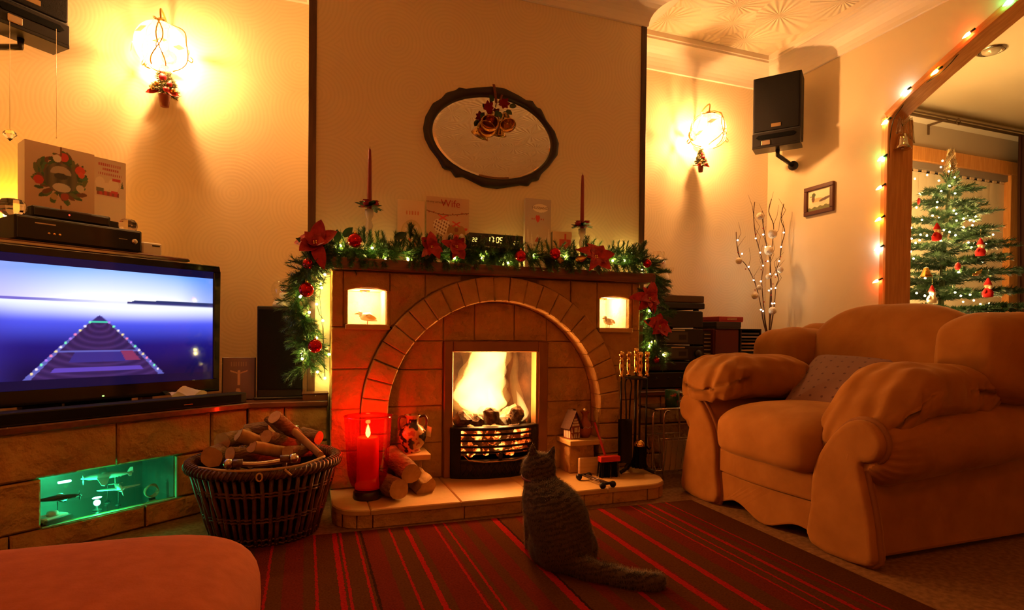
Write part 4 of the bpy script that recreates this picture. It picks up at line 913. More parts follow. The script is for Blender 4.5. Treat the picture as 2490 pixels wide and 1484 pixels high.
def card2(u, v):
    a = 1.55; c = mix(srgb(215, 175, 130), srgb(190, 150, 115), v)
    if abs(v-(.80-.035*math.sin(u*4)-.03*u)) < .006: c = srgb(90, 40, 30)
    for k in range(9):
        if disc(u, v, .06+k*.11, .80-.035*math.sin((.06+k*.11)*4)-.03*(.06+k*.11)+(.012 if k % 2 else -.012), .014, a): c = srgb(150, 40, 30)
    if heart(u, v, .35, .55, .17, a): c = srgb(240, 225, 195) if math.sin(u*70+v*40)*math.sin(v*80-u*30) > -.25 else srgb(110, 60, 50)
    if heart(u, v, .70, .46, .19, a): c = srgb(150, 105, 50)
    if disc(u, v, .70, .42, .10, a): c = srgb(200, 45, 30)
    for s in (-1, 1):
        if ((u-.70-s*.13)/.07)**2+((v-.44)*a/.09)**2 < 1: c = srgb(240, 230, 210)
    if disc(u, v, .70, .55, .05, a): c = srgb(120, 50, 35)
    for cx_, cy_ in ((.38, .71), (.70, .63)):
        x, y = u-cx_, (v-cy_)*a
        if abs(y) < .06 and abs(abs(x)*.6-abs(y)) < .018 and abs(x) < .10: c = srgb(205, 40, 35)
    if heart(u, v, .93, .56, .03, a): c = srgb(190, 40, 35)
    for y in (.17, .125):
        if abs(v-y) < .010 and .12 < u < .45 and math.sin(u*120+y*300) > -.3: c = srgb(130, 85, 70)
    return c
def card3(u, v):
    a = 1.6; c = mix(srgb(200, 175, 145), srgb(170, 150, 140), sstep(.3, .9, v))
    for x, h in ((.10, .62), (.25, .55), (.92, .62), (.80, .5)):
        if abs(u-x) < .10*(h-v)/.3 and .32 < v < h: c = srgb(225, 210, 185)
    if v < .36: c = srgb(225, 200, 160)
    if ((u-.58)/.30)**2+((v-.875)*a/.09)**2 < 1: c = srgb(240, 225, 195)
    if heart(u, v, .48, .72, .075, a): c = srgb(190, 35, 30)
    for x in (.26, .34, .62, .70):
        if disc(u, v, x, .725, .022, a): c = srgb(160, 40, 35)
    for x, y in ((.48, .49), (.78, .44)):
        if disc(u, v, x, y, .045, a): c = srgb(200, 190, 170)
        if abs(u-x) < .09*abs((v-y)/.06) and abs(v-y+.04) < .035: c = srgb(170, 40, 30) if x < .6 else srgb(190, 150, 90)
    return c
def card4(u, v):
    c = srgb(225, 185, 135)
    if .62 < v < .82 and .35 < u < .95: c = srgb(190, 45, 35)
    if abs(u-.65) < .05 and .2 < v < .95: c = srgb(200, 50, 40)
    if v < .28 and math.sin(u*40)*math.sin(v*70) > .5: c = srgb(180, 80, 50)
    return c
def mcard(label, pic, x0, x1, zb, zt, Y, n=80, lean=.0):
    w_ = x1-x0; h = zt-zb; r = thing('greetings_card', label, 'card', ((x0+x1)/2, Y, zb), lean, 'greetings cards')
    part(MB().box(-w_/2, w_/2, .0008, .0022, 0, h), 'card_sheet', CARD, r); sheetprint('print', w_, h, n, int(n*h/w_), pic, printmat('card print'), parent=r)
    part(MB().add([(-w_/2, .001, 0), (-w_/2+.012, .055, 0), (w_/2+.006, .055, 0), (w_/2+.006, .055, h), (-w_/2+.012, .055, h), (-w_/2, .001, h)], [(0, 1, 4, 5), (1, 2, 3, 4)]), 'back_fold', CARD, r, raw=True); return r
mcard('small cream card with a round snowy scene beside the wife card', card1, .402, .530, ZT, 1.362, 2.72)
c2 = mcard('wide greetings card lettered Wife with two hearts and robins', card2, .535, .742, ZT, 1.385, 2.70, 100)
t = text('Wife', .048, REDT, c2); t.location = (.012, -.0008, .306); t.data.transform(Matrix.Shear('XZ', 4, (0, 0))); t = text('to my amazing', .016, GREYT, c2); t.location = (-.058, -.0008, .310)
c3 = mcard('tall greetings card lettered HUSBAND with snowy trees', card3, 1.034, 1.174, ZT, 1.420, 2.70, 80)
for s_, z, q, x in (('HUSBAND', .324, .019, .01), ('CHRISTMAS', .135, .019, .0), ('and Always', .108, .013, .02)): t = text(s_, q, GREYT, c3); t.location = (x, -.0008, z)
mcard('small low greetings card with a red parcel beside the husband card', card4, 1.180, 1.287, ZT, 1.262, 2.69, 50)
# ---- digital clock
ck = thing('digital_clock', 'long black digital clock with amber figures between the cards', 'clock', (.870, 2.68, ZT))
part(MB().box(-.139, .139, -.02, .025, .112, .170), 'body', GLOSS, ck, bevel=.003); part(MB().box(-.12, .12, -.01, .03, 0, .112), 'stand', BLKM, ck); part(MB().box(-.135, .135, -.018, .025, .104, .112), 'base_strip', mat('satin silver plastic', (.5, .45, .38), .35, .4), ck, bevel=.002)
AMB = emat('amber figures', (1, .62, .12), 3.2); SEG = {'0': 'abcdef', '1': 'bc', '2': 'abged', '5': 'afgcd', '7': 'abc'}
def digit(ch, x, z, h):
    w_ = h*.5; t = h*.13; e = {'a': (0, h, 1), 'g': (0, h/2, 1), 'd': (0, 0, 1), 'f': (-w_/2, h*.75, 0), 'b': (w_/2, h*.75, 0), 'e': (-w_/2, h*.25, 0), 'c': (w_/2, h*.25, 0)}; mb = MB()
    for s in SEG[ch]:
        a, b, hz_ = e[s]; sl = b*.10
        if hz_: mb.box(x+a-w_*.38+sl, x+a+w_*.38+sl, -.0215, -.0195, z+b-t/2, z+b+t/2)
        else: mb.box(x+a-t/2+sl, x+a+t/2+sl, -.0215, -.0195, z+b-h*.19, z+b+h*.19)
    part(mb, 'digit', AMB, ck)
for ch, x in zip('22', (-.118, -.104)): digit(ch, x, .128, .017)
for ch, x in zip('22', (.094, .108)): digit(ch, x, .124, .017)
for ch, x in zip('1705', (-.042, -.024, .004, .023)): digit(ch, x, .129, .026)
part(MB().box(-.0125, -.0095, -.0215, -.0195, .135, .138).box(-.0110, -.008, -.0215, -.0195, .147, .150), 'colon', AMB, ck)
# ---- garland
def sprig(nd, st, p, d, L_, rnd, nl=.030, step=.0034, width=.0015):
    d = Vector(d).normalized(); p = Vector(p); a_ = d.orthogonal().normalized(); b_ = d.cross(a_); m = max(4, int(L_/step)); sag = Vector((0, 0, -.25*L_))
    st.tube([p, p+d*L_*.5+sag*.2, p+d*L_+sag*.6], .0011, 3, smooth=False)
    for i in range(m):
        t = (i+.5)/m; c = p+d*(L_*t)+sag*(t*t*.6); w_ = rnd.uniform(0, 2*PI)
        for s in (0, PI*.66, PI*1.33):
            e = (a_*math.cos(w_+s)+b_*math.sin(w_+s))*.8+d*.75; e.normalize(); q = c+e*nl*rnd.uniform(.75, 1.15)*(1-.35*t*t); sd = e.cross(d).normalized()*width
            nd.add([c-sd, c+sd, q], [(0, 1, 2)])
gp = lambda L_: [aY(*p) for p in L_]
top_ = catmull(gp([(752, 640, 2.56), (775, 618, 2.54), (840, 612, 2.53), (930, 612, 2.54), (1020, 616, 2.53), (1120, 620, 2.54), (1210, 618, 2.53), (1300, 624, 2.53), (1390, 628, 2.53), (1480, 628, 2.54), (1545, 632, 2.55), (1580, 648, 2.57)]), 8)
lft = catmull(gp([(752, 640, 2.56), (738, 680, 2.58), (722, 730, 2.60), (735, 780, 2.58), (752, 830, 2.58), (750, 885, 2.60)]), 8)
rgt_ = catmull(gp([(1580, 648, 2.57), (1592, 690, 2.57), (1582, 740, 2.56), (1592, 790, 2.56), (1590, 840, 2.56), (1600, 872, 2.56)]), 8)
def garland():
    rnd = random.Random(5); g = thing('pine_garland', 'green artificial pine garland draped along the mantel and down both sides', 'garland', (.85, 2.54, ZT)); nd = MB(); st = MB()
    for path_, dens, kx in ((top_, 620, 0), (lft, 190, 1), (rgt_, 190, 1)):
        for i in range(dens):
            u = rnd.uniform(0, len(path_)-1.001); k = int(u); p = path_[k].lerp(path_[k+1], u-k); tg = (path_[k+1]-path_[k]).normalized()
            if kx == 0:
                d = Vector((rnd.uniform(-.8, .8), rnd.uniform(-1, .35), rnd.uniform(-.75, .95))); L_ = rnd.uniform(.055, .098)
                if rnd.random() < .12: d = Vector((rnd.uniform(-.5, .5), -.3, 1)); L_ = .10
                if rnd.random() < .14: d = Vector((rnd.uniform(-.4, .4), -.9, -.75)); L_ = .095
            else: d = Vector((rnd.uniform(-1, 1), rnd.uniform(-.8, .3), rnd.uniform(-.9, .3))); L_ = rnd.uniform(.05, .095)
            if d.y > 0 and p.y > 2.7: d.y = 0
            sprig(nd, st, p, d, L_, rnd)
    for x, y, dx, dz in ((720, 830, -1, .0), (715, 905, -.8, -.5), (1615, 690, 1, -.2), (1625, 760, 1, .1), (1610, 660, 1, .3), (1000, 560, .1, 1), (1010, 575, -.6, .8), (880, 570, -.3, 1), (1560, 600, .2, 1), (1430, 590, .2, 1), (1530, 610, .8, .8)):
        p = aY(x, y, 2.56)-Vector((dx, 0, dz))*.04
        for _ in range(4): sprig(nd, st, p, Vector((dx, 0, dz))+Vector((rnd.uniform(-.3, .3), rnd.uniform(-.5, .2), rnd.uniform(-.3, .3))), .08, rnd)
    part(nd, 'needles', NEEDLE, g, w=True, raw=True, kind='stuff'); part(st, 'twigs', STEM, g, w=True, raw=True, kind='stuff')
    for path_ in (top_, lft, rgt_): part(MB().tube(path_, .008, 6), 'core_rope', mat('dark green twine', (.01, .03, .01), .9), g, w=True)
    for x, y, a in ((835, 575, .8), (850, 570, -.4), (820, 590, 1.6), (960, 580, .5), (1370, 640, 2.6), (1400, 632, .2)): mb = MB(); petal(mb, aY(x, y, 2.50), (math.cos(a), -.2, math.sin(a)), (0, -1, 0), .055, .016, .2); part(mb, 'holly_leaf', HOLLY if x < 1300 else GOLD, g, w=True, raw=True)
garland()
# fairy lights threaded through the garland
def light_string(name, label, bulbs, wire_m, bulb_m, r, grp=None, wire=True, sag=.01):
    g = thing(name, label, 'fairy lights', bulbs[0], 0, grp)
    pts = []
    for a, b in zip(bulbs[:-1], bulbs[1:]): pts += [a, a.lerp(b, .5)+Vector((0, .01, -sag))]
    pts.append(bulbs[-1])
    if wire: part(MB().tube(catmull(pts, 3), .0012, 4), 'wire', wire_m, g, w=True)
    proto = None
    for q in bulbs:
        if proto is None: proto = MB().ball((0, 0, 0), r, 8).mesh('bulb', bulb_m)
        o = bpy.data.objects.new('bulb', proto); COL.objects.link(o); o.parent = g; o.location = q-bulbs[0]
    return g
GW = mat('green flex', (.01, .03, .012), .6); FB = emat('fairy bulb', (1, .76, .17), 430)
px = [(772, 905), (735, 873), (733, 862), (800, 862), (770, 822), (752, 760), (730, 722), (782, 700), (790, 668), (752, 628), (828, 598), (905, 603), (937, 632), (992, 630), (1073, 643), (1105, 628), (1170, 628), (1235, 640), (1297, 622), (1327, 656), (1373, 625), (1413, 662), (1450, 610), (1490, 634), (1518, 634), (1562, 655), (1585, 693), (1579, 756), (1572, 780), (1585, 832), (1578, 842), (1613, 863)]
light_string('fairy_lights', 'warm white fairy lights threaded through the mantel garland', [aY(x, y, 2.50 if 800 < x < 1560 else 2.545) for x, y in px], GW, FB, .0050)
back_ = [(770, 740), (785, 780), (790, 920), (780, 690), (880, 628), (1000, 618), (1250, 628), (1440, 620), (1535, 615)]
light_string('fairy_lights', 'string of fairy lights lying behind the garland against the chimney wall', [aY(x, y, 2.745) for x, y in back_], GW, FB, .0050)
# baubles
def bauble(px_, Y, R, label):
    q = aY(px_[0], px_[1], Y); r = thing('red_bauble', label, 'bauble', q, 0, 'red baubles on the garland')
    part(MB().ball((0, 0, 0), R, 20), 'ball', REDB, r); part(MB().lathe([(.2*R, .95*R), (.22*R, 1.15*R), (.001, 1.17*R)], 8), 'cap', GOLD, r)
    part(MB().tube([(.12*R*math.cos(a), 0, 1.25*R+.14*R*math.sin(a)) for a in [k*PI/4 for k in range(8)]], .05*R, 4, closed=True), 'loop', GOLD, r)
for p, Y, R, lab in (((863, 585), 2.48, .030, 'red bauble on the garland below the left taper'), ((745, 705), 2.52, .031, 'red bauble near the top of the left garland tail'), ((766, 842), 2.52, .029, 'red bauble near the bottom of the left garland tail'), ((750, 642), 2.50, .024, 'red bauble at the left mantel corner under the poinsettia'), ((1266, 623), 2.47, .027, 'red bauble below the clock'), ((1350, 617), 2.47, .027, 'red bauble below the small parcel card'), ((1574, 641), 2.50, .022, 'red bauble at the right mantel corner'), ((1596, 876), 2.52, .016, 'small red bauble at the foot of the right garland tail')): bauble(p, Y, R, lab)
for (x, y), Y, R, fc, lab, sd in (((768, 595), 2.48, .085, (-.2, -1, .5), 'large red poinsettia at the left mantel corner', 3), ((1050, 603), 2.47, .058, (-.1, -1, .3), 'red poinsettia under the wife card', 4), ((1108, 603), 2.46, .062, (.2, -1, .3), 'red poinsettia left of the clock', 5), ((1446, 628), 2.46, .085, (.1, -1, .4), 'red poinsettia under the right taper candle', 6), ((1577, 728), 2.49, .078, (0, -1, .3), 'upper red poinsettia on the right garland tail', 7), ((1600, 795), 2.49, .080, (.1, -1, .2), 'lower red poinsettia on the right garland tail', 8)): poinsettia(aY(x, y, Y), fc, R, lab, 5, seed=sd)
# figures in the two niches
def bird(loc, label, s=1.0, hd=0):
    r = thing('bird_figurine', label, 'figurine', loc, hd, 'bird figurines in the niches'); Wt = mat('white glazed china', (.85, .80, .70), .2)
    part(MB().tube([(-.032, 0, .030), (-.018, 0, .036), (.005, 0, .036), (.025, 0, .026), (.042, 0, .018)], [.008, .018, .020, .012, .002], 12), 'body', Wt, r); part(MB().ball((-.032, 0, .052), .0115, 12).tube([(-.028, 0, .036), (-.032, 0, .050)], [.010, .008], 8), 'head', Wt, r)
    part(MB().lathe([(.0045, 0), (.001, .016)], 8, M=Matrix.Translation((-.041, 0, .050)) @ Matrix.Rotation(-PI/2-.2, 4, 'Y')), 'beak', mat('orange beak', (.6, .16, .02), .4), r)
    mb = MB(); petal(mb, (-.01, -.018, .038), (1, 0, -.25), (0, -1, .3), .05, .011, .05); part(mb, 'wing', mat('ochre wing', (.45, .25, .06), .4), r, raw=True)
    for s_ in (-1, 1): part(MB().tube([(.0, s_*.006, .02), (-.002, s_*.006, 0), (-.012, s_*.007, .001)], .0016, 5), 'leg', mat('orange beak', (.6, .16, .02), .4), r)
bird((.262, 2.64, NZ0), 'white bird figurine with ochre wing in the left fireplace niche')
cz = thing('framed_tile', 'small framed picture standing in the right fireplace niche', 'picture', (1.415, 2.70, NZ0)); part(MB().box(-.028, .028, 0, .006, 0, .105), 'panel', mat('ochre tile', (.42, .22, .07), .5), cz)
for a in ((-.032, -.026, 0, .11), (.026, .032, 0, .11), (-.032, .032, .104, .112), (-.032, .032, 0, .006)): part(MB().box(a[0], a[1], -.004, .008, a[2], a[3]), 'frame_bar', mat('white glazed china', (.85, .80, .70), .2), cz)
bird((1.455, 2.60, NZ0), 'small white bird figurine in front of the tile in the right fireplace niche', hd=.5)
# ================================================================== ON THE HEARTH
# red glass hurricane with a pillar candle
hq = aZ(895, 1214, ZH); hq.y += .02
RG = glassmat('ruby glass', (.80, .022, .010), .08, .05, glow=(.8, .02, .01))
hv = thing('hurricane_vase', 'tall ruby red glass hurricane vase at the left of the hearth', 'vase', hq)
part(MB().lathe([(.055, 0), (.058, .006), (.056, .028), (.050, .036)], 28), 'foot', mat('smoky dark glass', (.03, .012, .010), .15), hv)
part(MB().lathe([(.050, .036), (.066, .060), (.078, .10), (.083, .16), (.088, .24), (.093, .325), (.095, .332), (.0925, .332)], 36), 'bowl', RG, hv, raw=True)
pc = thing('pillar_candle', 'lit red pillar candle inside the ruby glass vase', 'candle', hq+Vector((0, 0, .040)))
part(MB().lathe([(.050, 0), (.050, .015), (.044, .03), (.042, .20), (.040, .206), (.034, .202), (.012, .198), (.001, .198)], 28), 'wax', mat('red pillar wax', (.75, .10, .035), .45, sub=.4, emit=(1, .05, .012), es=.08), pc)  # faint emission in the wax stands in for candlelight glowing through it
part(MB().tube([(0, 0, .196), (.001, 0, .212)], .001, 5), 'wick', mat('charred wick', (.03, .02, .015), .9), pc)
part(MB().lathe([(.001, .203), (.008, .212), (.010, .222), (.007, .236), (.003, .248), (.0005, .256)], 12), 'candle_flame', emat('candle flame', (1, .55, .16), 260), pc)
lightpt('candle_light', (0, 0, .262), 2.6, (1, .42, .12), .01, pc)
# greek jar, logs
jq = Vector((.445, 2.515, .2165)); jr = thing('painted_jar', 'two-handled painted pottery jar on the left stone ledge', 'jar', jq)
def jarmat():
    m, nt, p = nodes('red and black painted pottery'); L = nt.links.new; tc = N(nt, 'ShaderNodeTexCoord'); n = N(nt, 'ShaderNodeTexNoise'); n.inputs['Scale'].default_value = 22; L(tc.outputs['Object'], n.inputs['Vector'])
    r = N(nt, 'ShaderNodeValToRGB'); e = r.color_ramp.elements; e[0].position = .46; e[0].color = (.02, .010, .006, 1); e[1].position = .50; e[1].color = (.42, .20, .07, 1); q = e.new(.62); q.color = (.50, .27, .10, 1); q = e.new(.64); q.color = (.30, .05, .02, 1)
    L(n.outputs['Fac'], r.inputs[0]); L(r.outputs[0], p.inputs['Base Color']); p.inputs['Roughness'].default_value = .22; return m
part(MB().lathe([(.034, 0), (.036, .006), (.030, .010), (.050, .035), (.060, .065), (.058, .090), (.042, .112), (.027, .124), (.026, .148), (.034, .158), (.036, .163), (.030, .163), (.022, .150), (.022, .12), (.001, .11)], 28), 'body', jarmat(), jr)
for s in (-1, 1): part(MB().tube(catmull([(s*.028, 0, .152), (s*.052, 0, .156), (s*.062, 0, .135), (s*.056, 0, .10)], 5), .0055, 8), 'handle', mat('dark glazed pottery', (.10, .025, .015), .25), jr)
part(MB().add([(.060, -.02, .115), (.078, -.03, .108), (.074, -.03, .065), (.058, -.022, .07)], [(0, 1, 2, 3)]), 'price_tag', mat('pale paper tag', (.7, .55, .3), .6), jr, raw=True)
BARK = mat('rough bark', (.14, .065, .028), .9, col2=(.26, .14, .06), ns=24, bump=.8, bs=60, stretch=(1, 1, 4)); CUT = mat('sawn wood end', (.38, .195, .075), .75, col2=(.46, .25, .10), ns=40, bump=.1); SPLIT = mat('split pale wood', (.32, .16, .06), .8, col2=(.44, .25, .10), ns=30, stretch=(1, 1, .2), bump=.3)
def log(a, b, r0, r1, label, grp='logs', split=False, rnd=None):
    a, b = Vector(a), Vector(b); d = b-a; L_ = d.length; M = d.to_track_quat('Z', 'Y').to_matrix().to_4x4(); o = thing('log', label, 'log', a, 0, grp); rnd = rnd or random; n = 14; sh_ = [1+rnd.uniform(-.07, .07) for _ in range(n)]
    if split: sh_ = [s if math.cos(2*PI*k/n-.9) < .3 else s*.45 for k, s in enumerate(sh_)]
    m_ = 5; v = [M @ Vector((math.cos(2*PI*k/n)*sh_[k]*(r0+(r1-r0)*i/m_)*(1+.04*math.sin(i*2.1+k)), math.sin(2*PI*k/n)*sh_[k]*(r0+(r1-r0)*i/m_)*(1+.04*math.sin(i*2.1+k)), L_*i/m_)) for i in range(m_+1) for k in range(n)]
    part(MB().add(v, [(i*n+k, i*n+(k+1) % n, i*n+n+(k+1) % n, i*n+n+k) for i in range(m_) for k in range(n)], True), 'bark', SPLIT if split else BARK, o, raw=True)
    for e, nm in ((0, 1), (m_, -1)): part(MB().add([p*1.0-d.normalized()*.0015*nm for p in v[e*n:e*n+n]], [tuple(range(n))], False), 'cut_end', CUT, o, raw=True)
    return o
hl = aY(970, 1190, 2.28); log(hl, hl+Vector((-.075, .20, .0)), .042, .044, 'round sawn log on the hearth next to the ruby vase', 'logs on the hearth')
hl = aY(1000, 1153, 2.33); log(hl, hl+Vector((-.055, .17, .045)), .043, .042, 'round sawn log lying on top of the hearth logs', 'logs on the hearth')
hl = aY(1034, 1185, 2.36); log(hl+Vector((0, 0, .0)), hl+Vector((-.03, .12, .02)), .046, .045, 'split half log at the right of the hearth logs', 'logs on the hearth', True)
# half-timbered house and red jug on the right ledge
LZ = .236; hs = thing('timbered_house', 'small half-timbered house ornament with dark roof on the right ledge', 'ornament', (1.216, 2.515, LZ), .25)
WHT = mat('white house wall', (.62, .52, .40), .6); TIM = mat('red brown timber', (.20, .045, .022), .6); RF = mat('dark brown roof', (.06, .028, .018), .7, bump=.3, bs=120)
part(MB().prism([(-.03, 0), (.03, 0), (.03, .062), (0, .125), (-.03, .062)], -.027, .027, lambda u, w, t: (u, t, w)), 'house_body', TIM, hs, bevel=.001)
def hp(x0, x1, z0, z1): part(MB().box(x0, x1, -.0285, -.0265, z0, z1), 'wall_panel', WHT, hs)
for i in range(4):
    for j, (z0, z1) in enumerate(((.004, .026), (.031, .056))):
        a = -.027+i*.0138
        if j == 1 and i in (1, 2): continue
        part(MB().add([(a, -.0282, z0), (a+.0105, -.0282, z0), (a+(.0105 if i % 2 else .004), -.0282, z1), (a+(.006 if i % 2 else 0), -.0282, z1)], [(0, 1, 2, 3)]), 'wall_panel', WHT, hs, raw=True)
for z, w_ in ((.063, .044), (.076, .032), (.089, .02)):
    for k in range(3): hp(-w_/2+k*w_/3+.001, -w_/2+(k+1)*w_/3-.001, z, z+.009)
part(MB().box(-.011, .011, -.030, -.027, .031, .056), 'window_frame', TIM, hs)
for i in range(2):
    for j in range(3): part(MB().box(-.0095+i*.010, -.0005+i*.010, -.0308, -.0295, .033+j*.0075, .0395+j*.0075), 'pane', WHT, hs)
for i in range(4): part(MB().add([(-.0305, -.022+i*.012, .006), (-.0305, -.013+i*.012, .006), (-.0305, -.013+i*.012, .054), (-.0305, -.022+i*.012, .054)], [(0, 1, 2, 3)]), 'wall_panel', WHT, hs, raw=True)
for s in (-1, 1): part(MB().prism([(s*.041, .046), (s*.044, .050), (0, .136), (0, .127)], -.034, .034, lambda u, w, t: (u, t, w)), 'roof_slope', RF, hs)
part(MB().box(.006, .022, 0, .016, .10, .140), 'chimney', RF, hs)
jg = thing('red_jug', 'small red clay jug with a cork beside the timbered house', 'jug', (1.290, 2.525, LZ)); CLAY = mat('red clay', (.30, .070, .028), .45)
part(MB().lathe([(.022, 0), (.032, .02), (.036, .045), (.030, .068), (.014, .088), (.012, .108), (.024, .125), (.025, .128), (.018, .127), (.009, .11), (.001, .10)], 22), 'body', CLAY, jg)
part(MB().tube([(.0368*math.cos(a), .0368*math.sin(a), .052+.004*math.sin(9*a)) for a in [k*PI/24 for k in range(48)]], .0012, 4, closed=True), 'painted_band', WHT, jg); part(MB().ball((0, 0, .133), (.010, .010, .008), 8), 'cork', mat('pale cork', (.55, .38, .2), .8), jg)
bx = thing('wooden_plaque', 'pale wooden block standing against the right ledge', 'plaque', (1.290, 2.462, ZH)); part(MB().box(-.062, .062, -.010, .010, 0, .078), 'board', mat('pale plank wood', (.50, .32, .14), .6, col2=(.60, .40, .2), ns=20, stretch=(.5, 4, 4)), bx, bevel=.003); part(MB().box(.036, .050, -.0115, -.0095, .054, .068), 'stamp', TIM, bx)
fd = thing('fire_tongs', 'small iron fire tongs with knobbed ends lying on the hearth', 'tongs', (1.27, 2.37, ZH)); a_, b_ = aZ(1420, 1155, ZH+.022), aZ(1478, 1176, ZH+.022)
dv_ = (b_-a_).normalized(); sd_ = Vector((-dv_.y, dv_.x, 0))
for s in (-1, 1): part(MB().tube([a_+sd_*.010*s, b_+sd_*.008*s], .0042, 8), 'rod', mat('brown iron', (.06, .028, .015), .4, .5), fd, w=True)
for q in (a_, b_):
    part(MB().tube([q-sd_*.028, q+sd_*.028], .006, 8), 'cross_bar', IRON, fd, w=True)
    for s in (-1, 1): part(MB().ball(q+sd_*.028*s-Vector((0, 0, .006)), .015, 10), 'knob', IRON, fd, w=True)
br = thing('hearth_brush', 'red-handled hearth broom with black bristles leaning on the ledge', 'brush', (1.345, 2.38, ZH)); h0, h1 = aY(1478, 1128, 2.385), aY(1446, 1028, 2.49)
part(MB().tube([h0, h1], .006, 8), 'handle', mat('red painted wood', (.42, .020, .012), .4), br, w=True)
part(MB().box(-.052, .052, -.018, .018, .072, .098), 'head', mat('red painted wood', (.42, .020, .012), .4), br, bevel=.005, seg=2); mb = MB()
for k in range(150): x, y = random.uniform(-.048, .048), random.uniform(-.015, .015); mb.tube([(x, y, .075), (x*1.1, y*1.5, 0)], [.0022, .0012], 3, smooth=False)
part(mb, 'bristles', mat('black bristle', (.010, .008, .007), .7), br, raw=True, kind='stuff')
# ---- companion set with brass handles
cs = aZ(1543, 1148, ZH); st_ = thing('tool_stand', 'black iron fireside tool stand at the right of the hearth', 'tool stand', cs); zt = aY(1540, 922, cs.y).z-ZH
part(MB().tube([(0, 0, .045), (0, 0, zt+.02)], .007, 8), 'pole', IRON, st_)
for k in range(3): t = .25+k*2*PI/3+PI; part(MB().tube(catmull([(0, 0, .05), (.03*math.cos(t), .03*math.sin(t), .048), (.062*math.cos(t), .062*math.sin(t), .022), (.095*math.cos(t), .095*math.sin(t), .010)], 5), [.016]*5+[.014]*5+[.010]*6, 8, flat=.7), 'foot', IRON, st_)
part(MB().lathe([(.001, 0), (.052, 0), (.056, .005), (.050, .010), (.012, .016), (.001, .016)], 20, (0, 0, zt)), 'hook_plate', IRON, st_)
def handle(loc, label, extra, zoff=0, grp='brass-handled fire tools'):
    r = thing('fire_tool', label, 'fire tool', (loc[0], loc[1], ZH+zt+.012+zoff), 0, grp)
    part(MB().lathe([(.014, 0), (.010, .012), (.007, .018), (.011, .035), (.013, .055), (.009, .075), (.012, .078), (.009, .082), (.012, .086), (.007, .090), (.012, .097), (.015, .108), (.012, .119), (.001, .124)], 16), 'brass_handle', GOLD, r); extra(r)
def rod(r, zb): part(MB().tube([(0, 0, 0), (0, 0, zb)], .0048, 6), 'shaft', IRON, r)
def ex_shovel(r):
    rod(r, -.22); mb = MB()
    mb.sheet(lambda u, v: ((u-.5)*.075*(1-.25*(v > .9)*(v-.9)*10), -.012+.030*(abs(u-.5)*2)**2*-1-.004*v, -.20-.21*v), 8, 8); mb.sheet(lambda u, v: ((u-.5)*.075, -.009+.030*(abs(u-.5)*2)**2*-1-.004*v, -.20-.21*v), 8, 8); part(mb, 'shovel_blade', IRON, r, raw=True)
def ex_brush(r):
    rod(r, -.32); part(MB().lathe([(.001, .0), (.014, -.004), (.025, -.018), (.028, -.032)], 16, (0, 0, -.30)), 'brass_cap', GOLD, r); mb = MB()
    for k in range(220): t, q = random.uniform(0, 2*PI), math.sqrt(random.random()); mb.tube([(q*.024*math.cos(t), q*.024*math.sin(t), -.33), (q*.036*math.cos(t), q*.036*math.sin(t), -.435)], [.003, .0016], 3, smooth=False)
    part(mb, 'bristles', mat('black bristle', (.010, .008, .007), .7), r, raw=True, kind='stuff')
def ex_poker(r): rod(r, -.40); part(MB().tube(catmull([(0, 0, -.34), (.018, 0, -.36), (.028, 0, -.35)], 4), .0045, 6), 'hook', IRON, r)
def ex_tongs(r):
    for s in (-1, 1): part(MB().tube(catmull([(0, 0, 0), (s*.018, 0, -.04), (s*.012, 0, -.12), (s*.008, 0, -.30), (s*.014, 0, -.36), (s*.004, -.01, -.40)], 5), .0042, 6), 'tong_arm', IRON, r)
hx = lambda x, dy=0: aY(x, 905, cs.y+dy).x
handle((cs.x, cs.y, 0), 'tall brass-knobbed centre handle of the fireside stand', lambda r: rod(r, -.02), .016)
handle((hx(1511, -.01), cs.y-.01, 0), 'fire shovel hanging at the left of the tool stand', ex_shovel); handle((hx(1528, .045), cs.y+.045, 0), 'fire tongs hanging behind on the tool stand', ex_tongs)
handle((hx(1557, -.035), cs.y-.035, 0), 'round hearth brush with brass cap hanging on the tool stand', ex_brush); handle((hx(1573, .005), cs.y+.005, 0), 'poker hanging at the right of the tool stand', ex_poker)
# ================================================================== LOG BASKET
bc = Vector((-.132, 2.275, 0)); bk_ = thing('wicker_basket', 'dark wicker log basket with metal handles before the stone bench', 'basket', bc)
WIC = mat('dark brown willow', (.060, .022, .010), .45, col2=(.13, .055, .022), ns=30, bump=.4, bs=80); BX = lambda z: (.172+.078*(z/.28)**1.0, .160+.075*(z/.28))
def bpt(a, z, off=0): rx, ry = BX(z); return Vector(((rx+off)*math.cos(a), (ry+off)*math.sin(a), z))
ns_ = 52
for k in range(ns_):
    a = 2*PI*k/ns_; j = random.uniform(-.012, .012)
    part(MB().tube([bpt(a, .006), bpt(a+j, .08, .003*(-1)**k), bpt(a-j, .17, -.003*(-1)**k), bpt(a+j*.5, .262)], random.uniform(.0062, .0082), 6), 'stake', WIC, bk_)
for z in (.012, .030, .095, .106, .188, .199): part(MB().tube([bpt(2*PI*k/104, z, .006*(-1)**(k//1)) for k in range(104)], .0046, 5, closed=True), 'weaver', WIC, bk_)
part(MB().tube([bpt(2*PI*k/60, .268, .0) for k in range(60)], .017, 8, closed=True), 'rim', WIC, bk_)
mb = MB()
for k in range(84):
    a = 2*PI*k/84; c = bpt(a, .268); t = (bpt(a+.02, .268)-c).normalized(); n_ = Vector((math.cos(a), math.sin(a), 0)); mb.tube([c+(n_*math.cos(u)+Vector((0, 0, 1))*math.sin(u))*.0185+t*.011*math.sin(u) for u in [2*PI*i/8 for i in range(8)]], .0042, 4, closed=True)
part(mb, 'rim_binding', WIC, bk_, kind='stuff', raw=True)
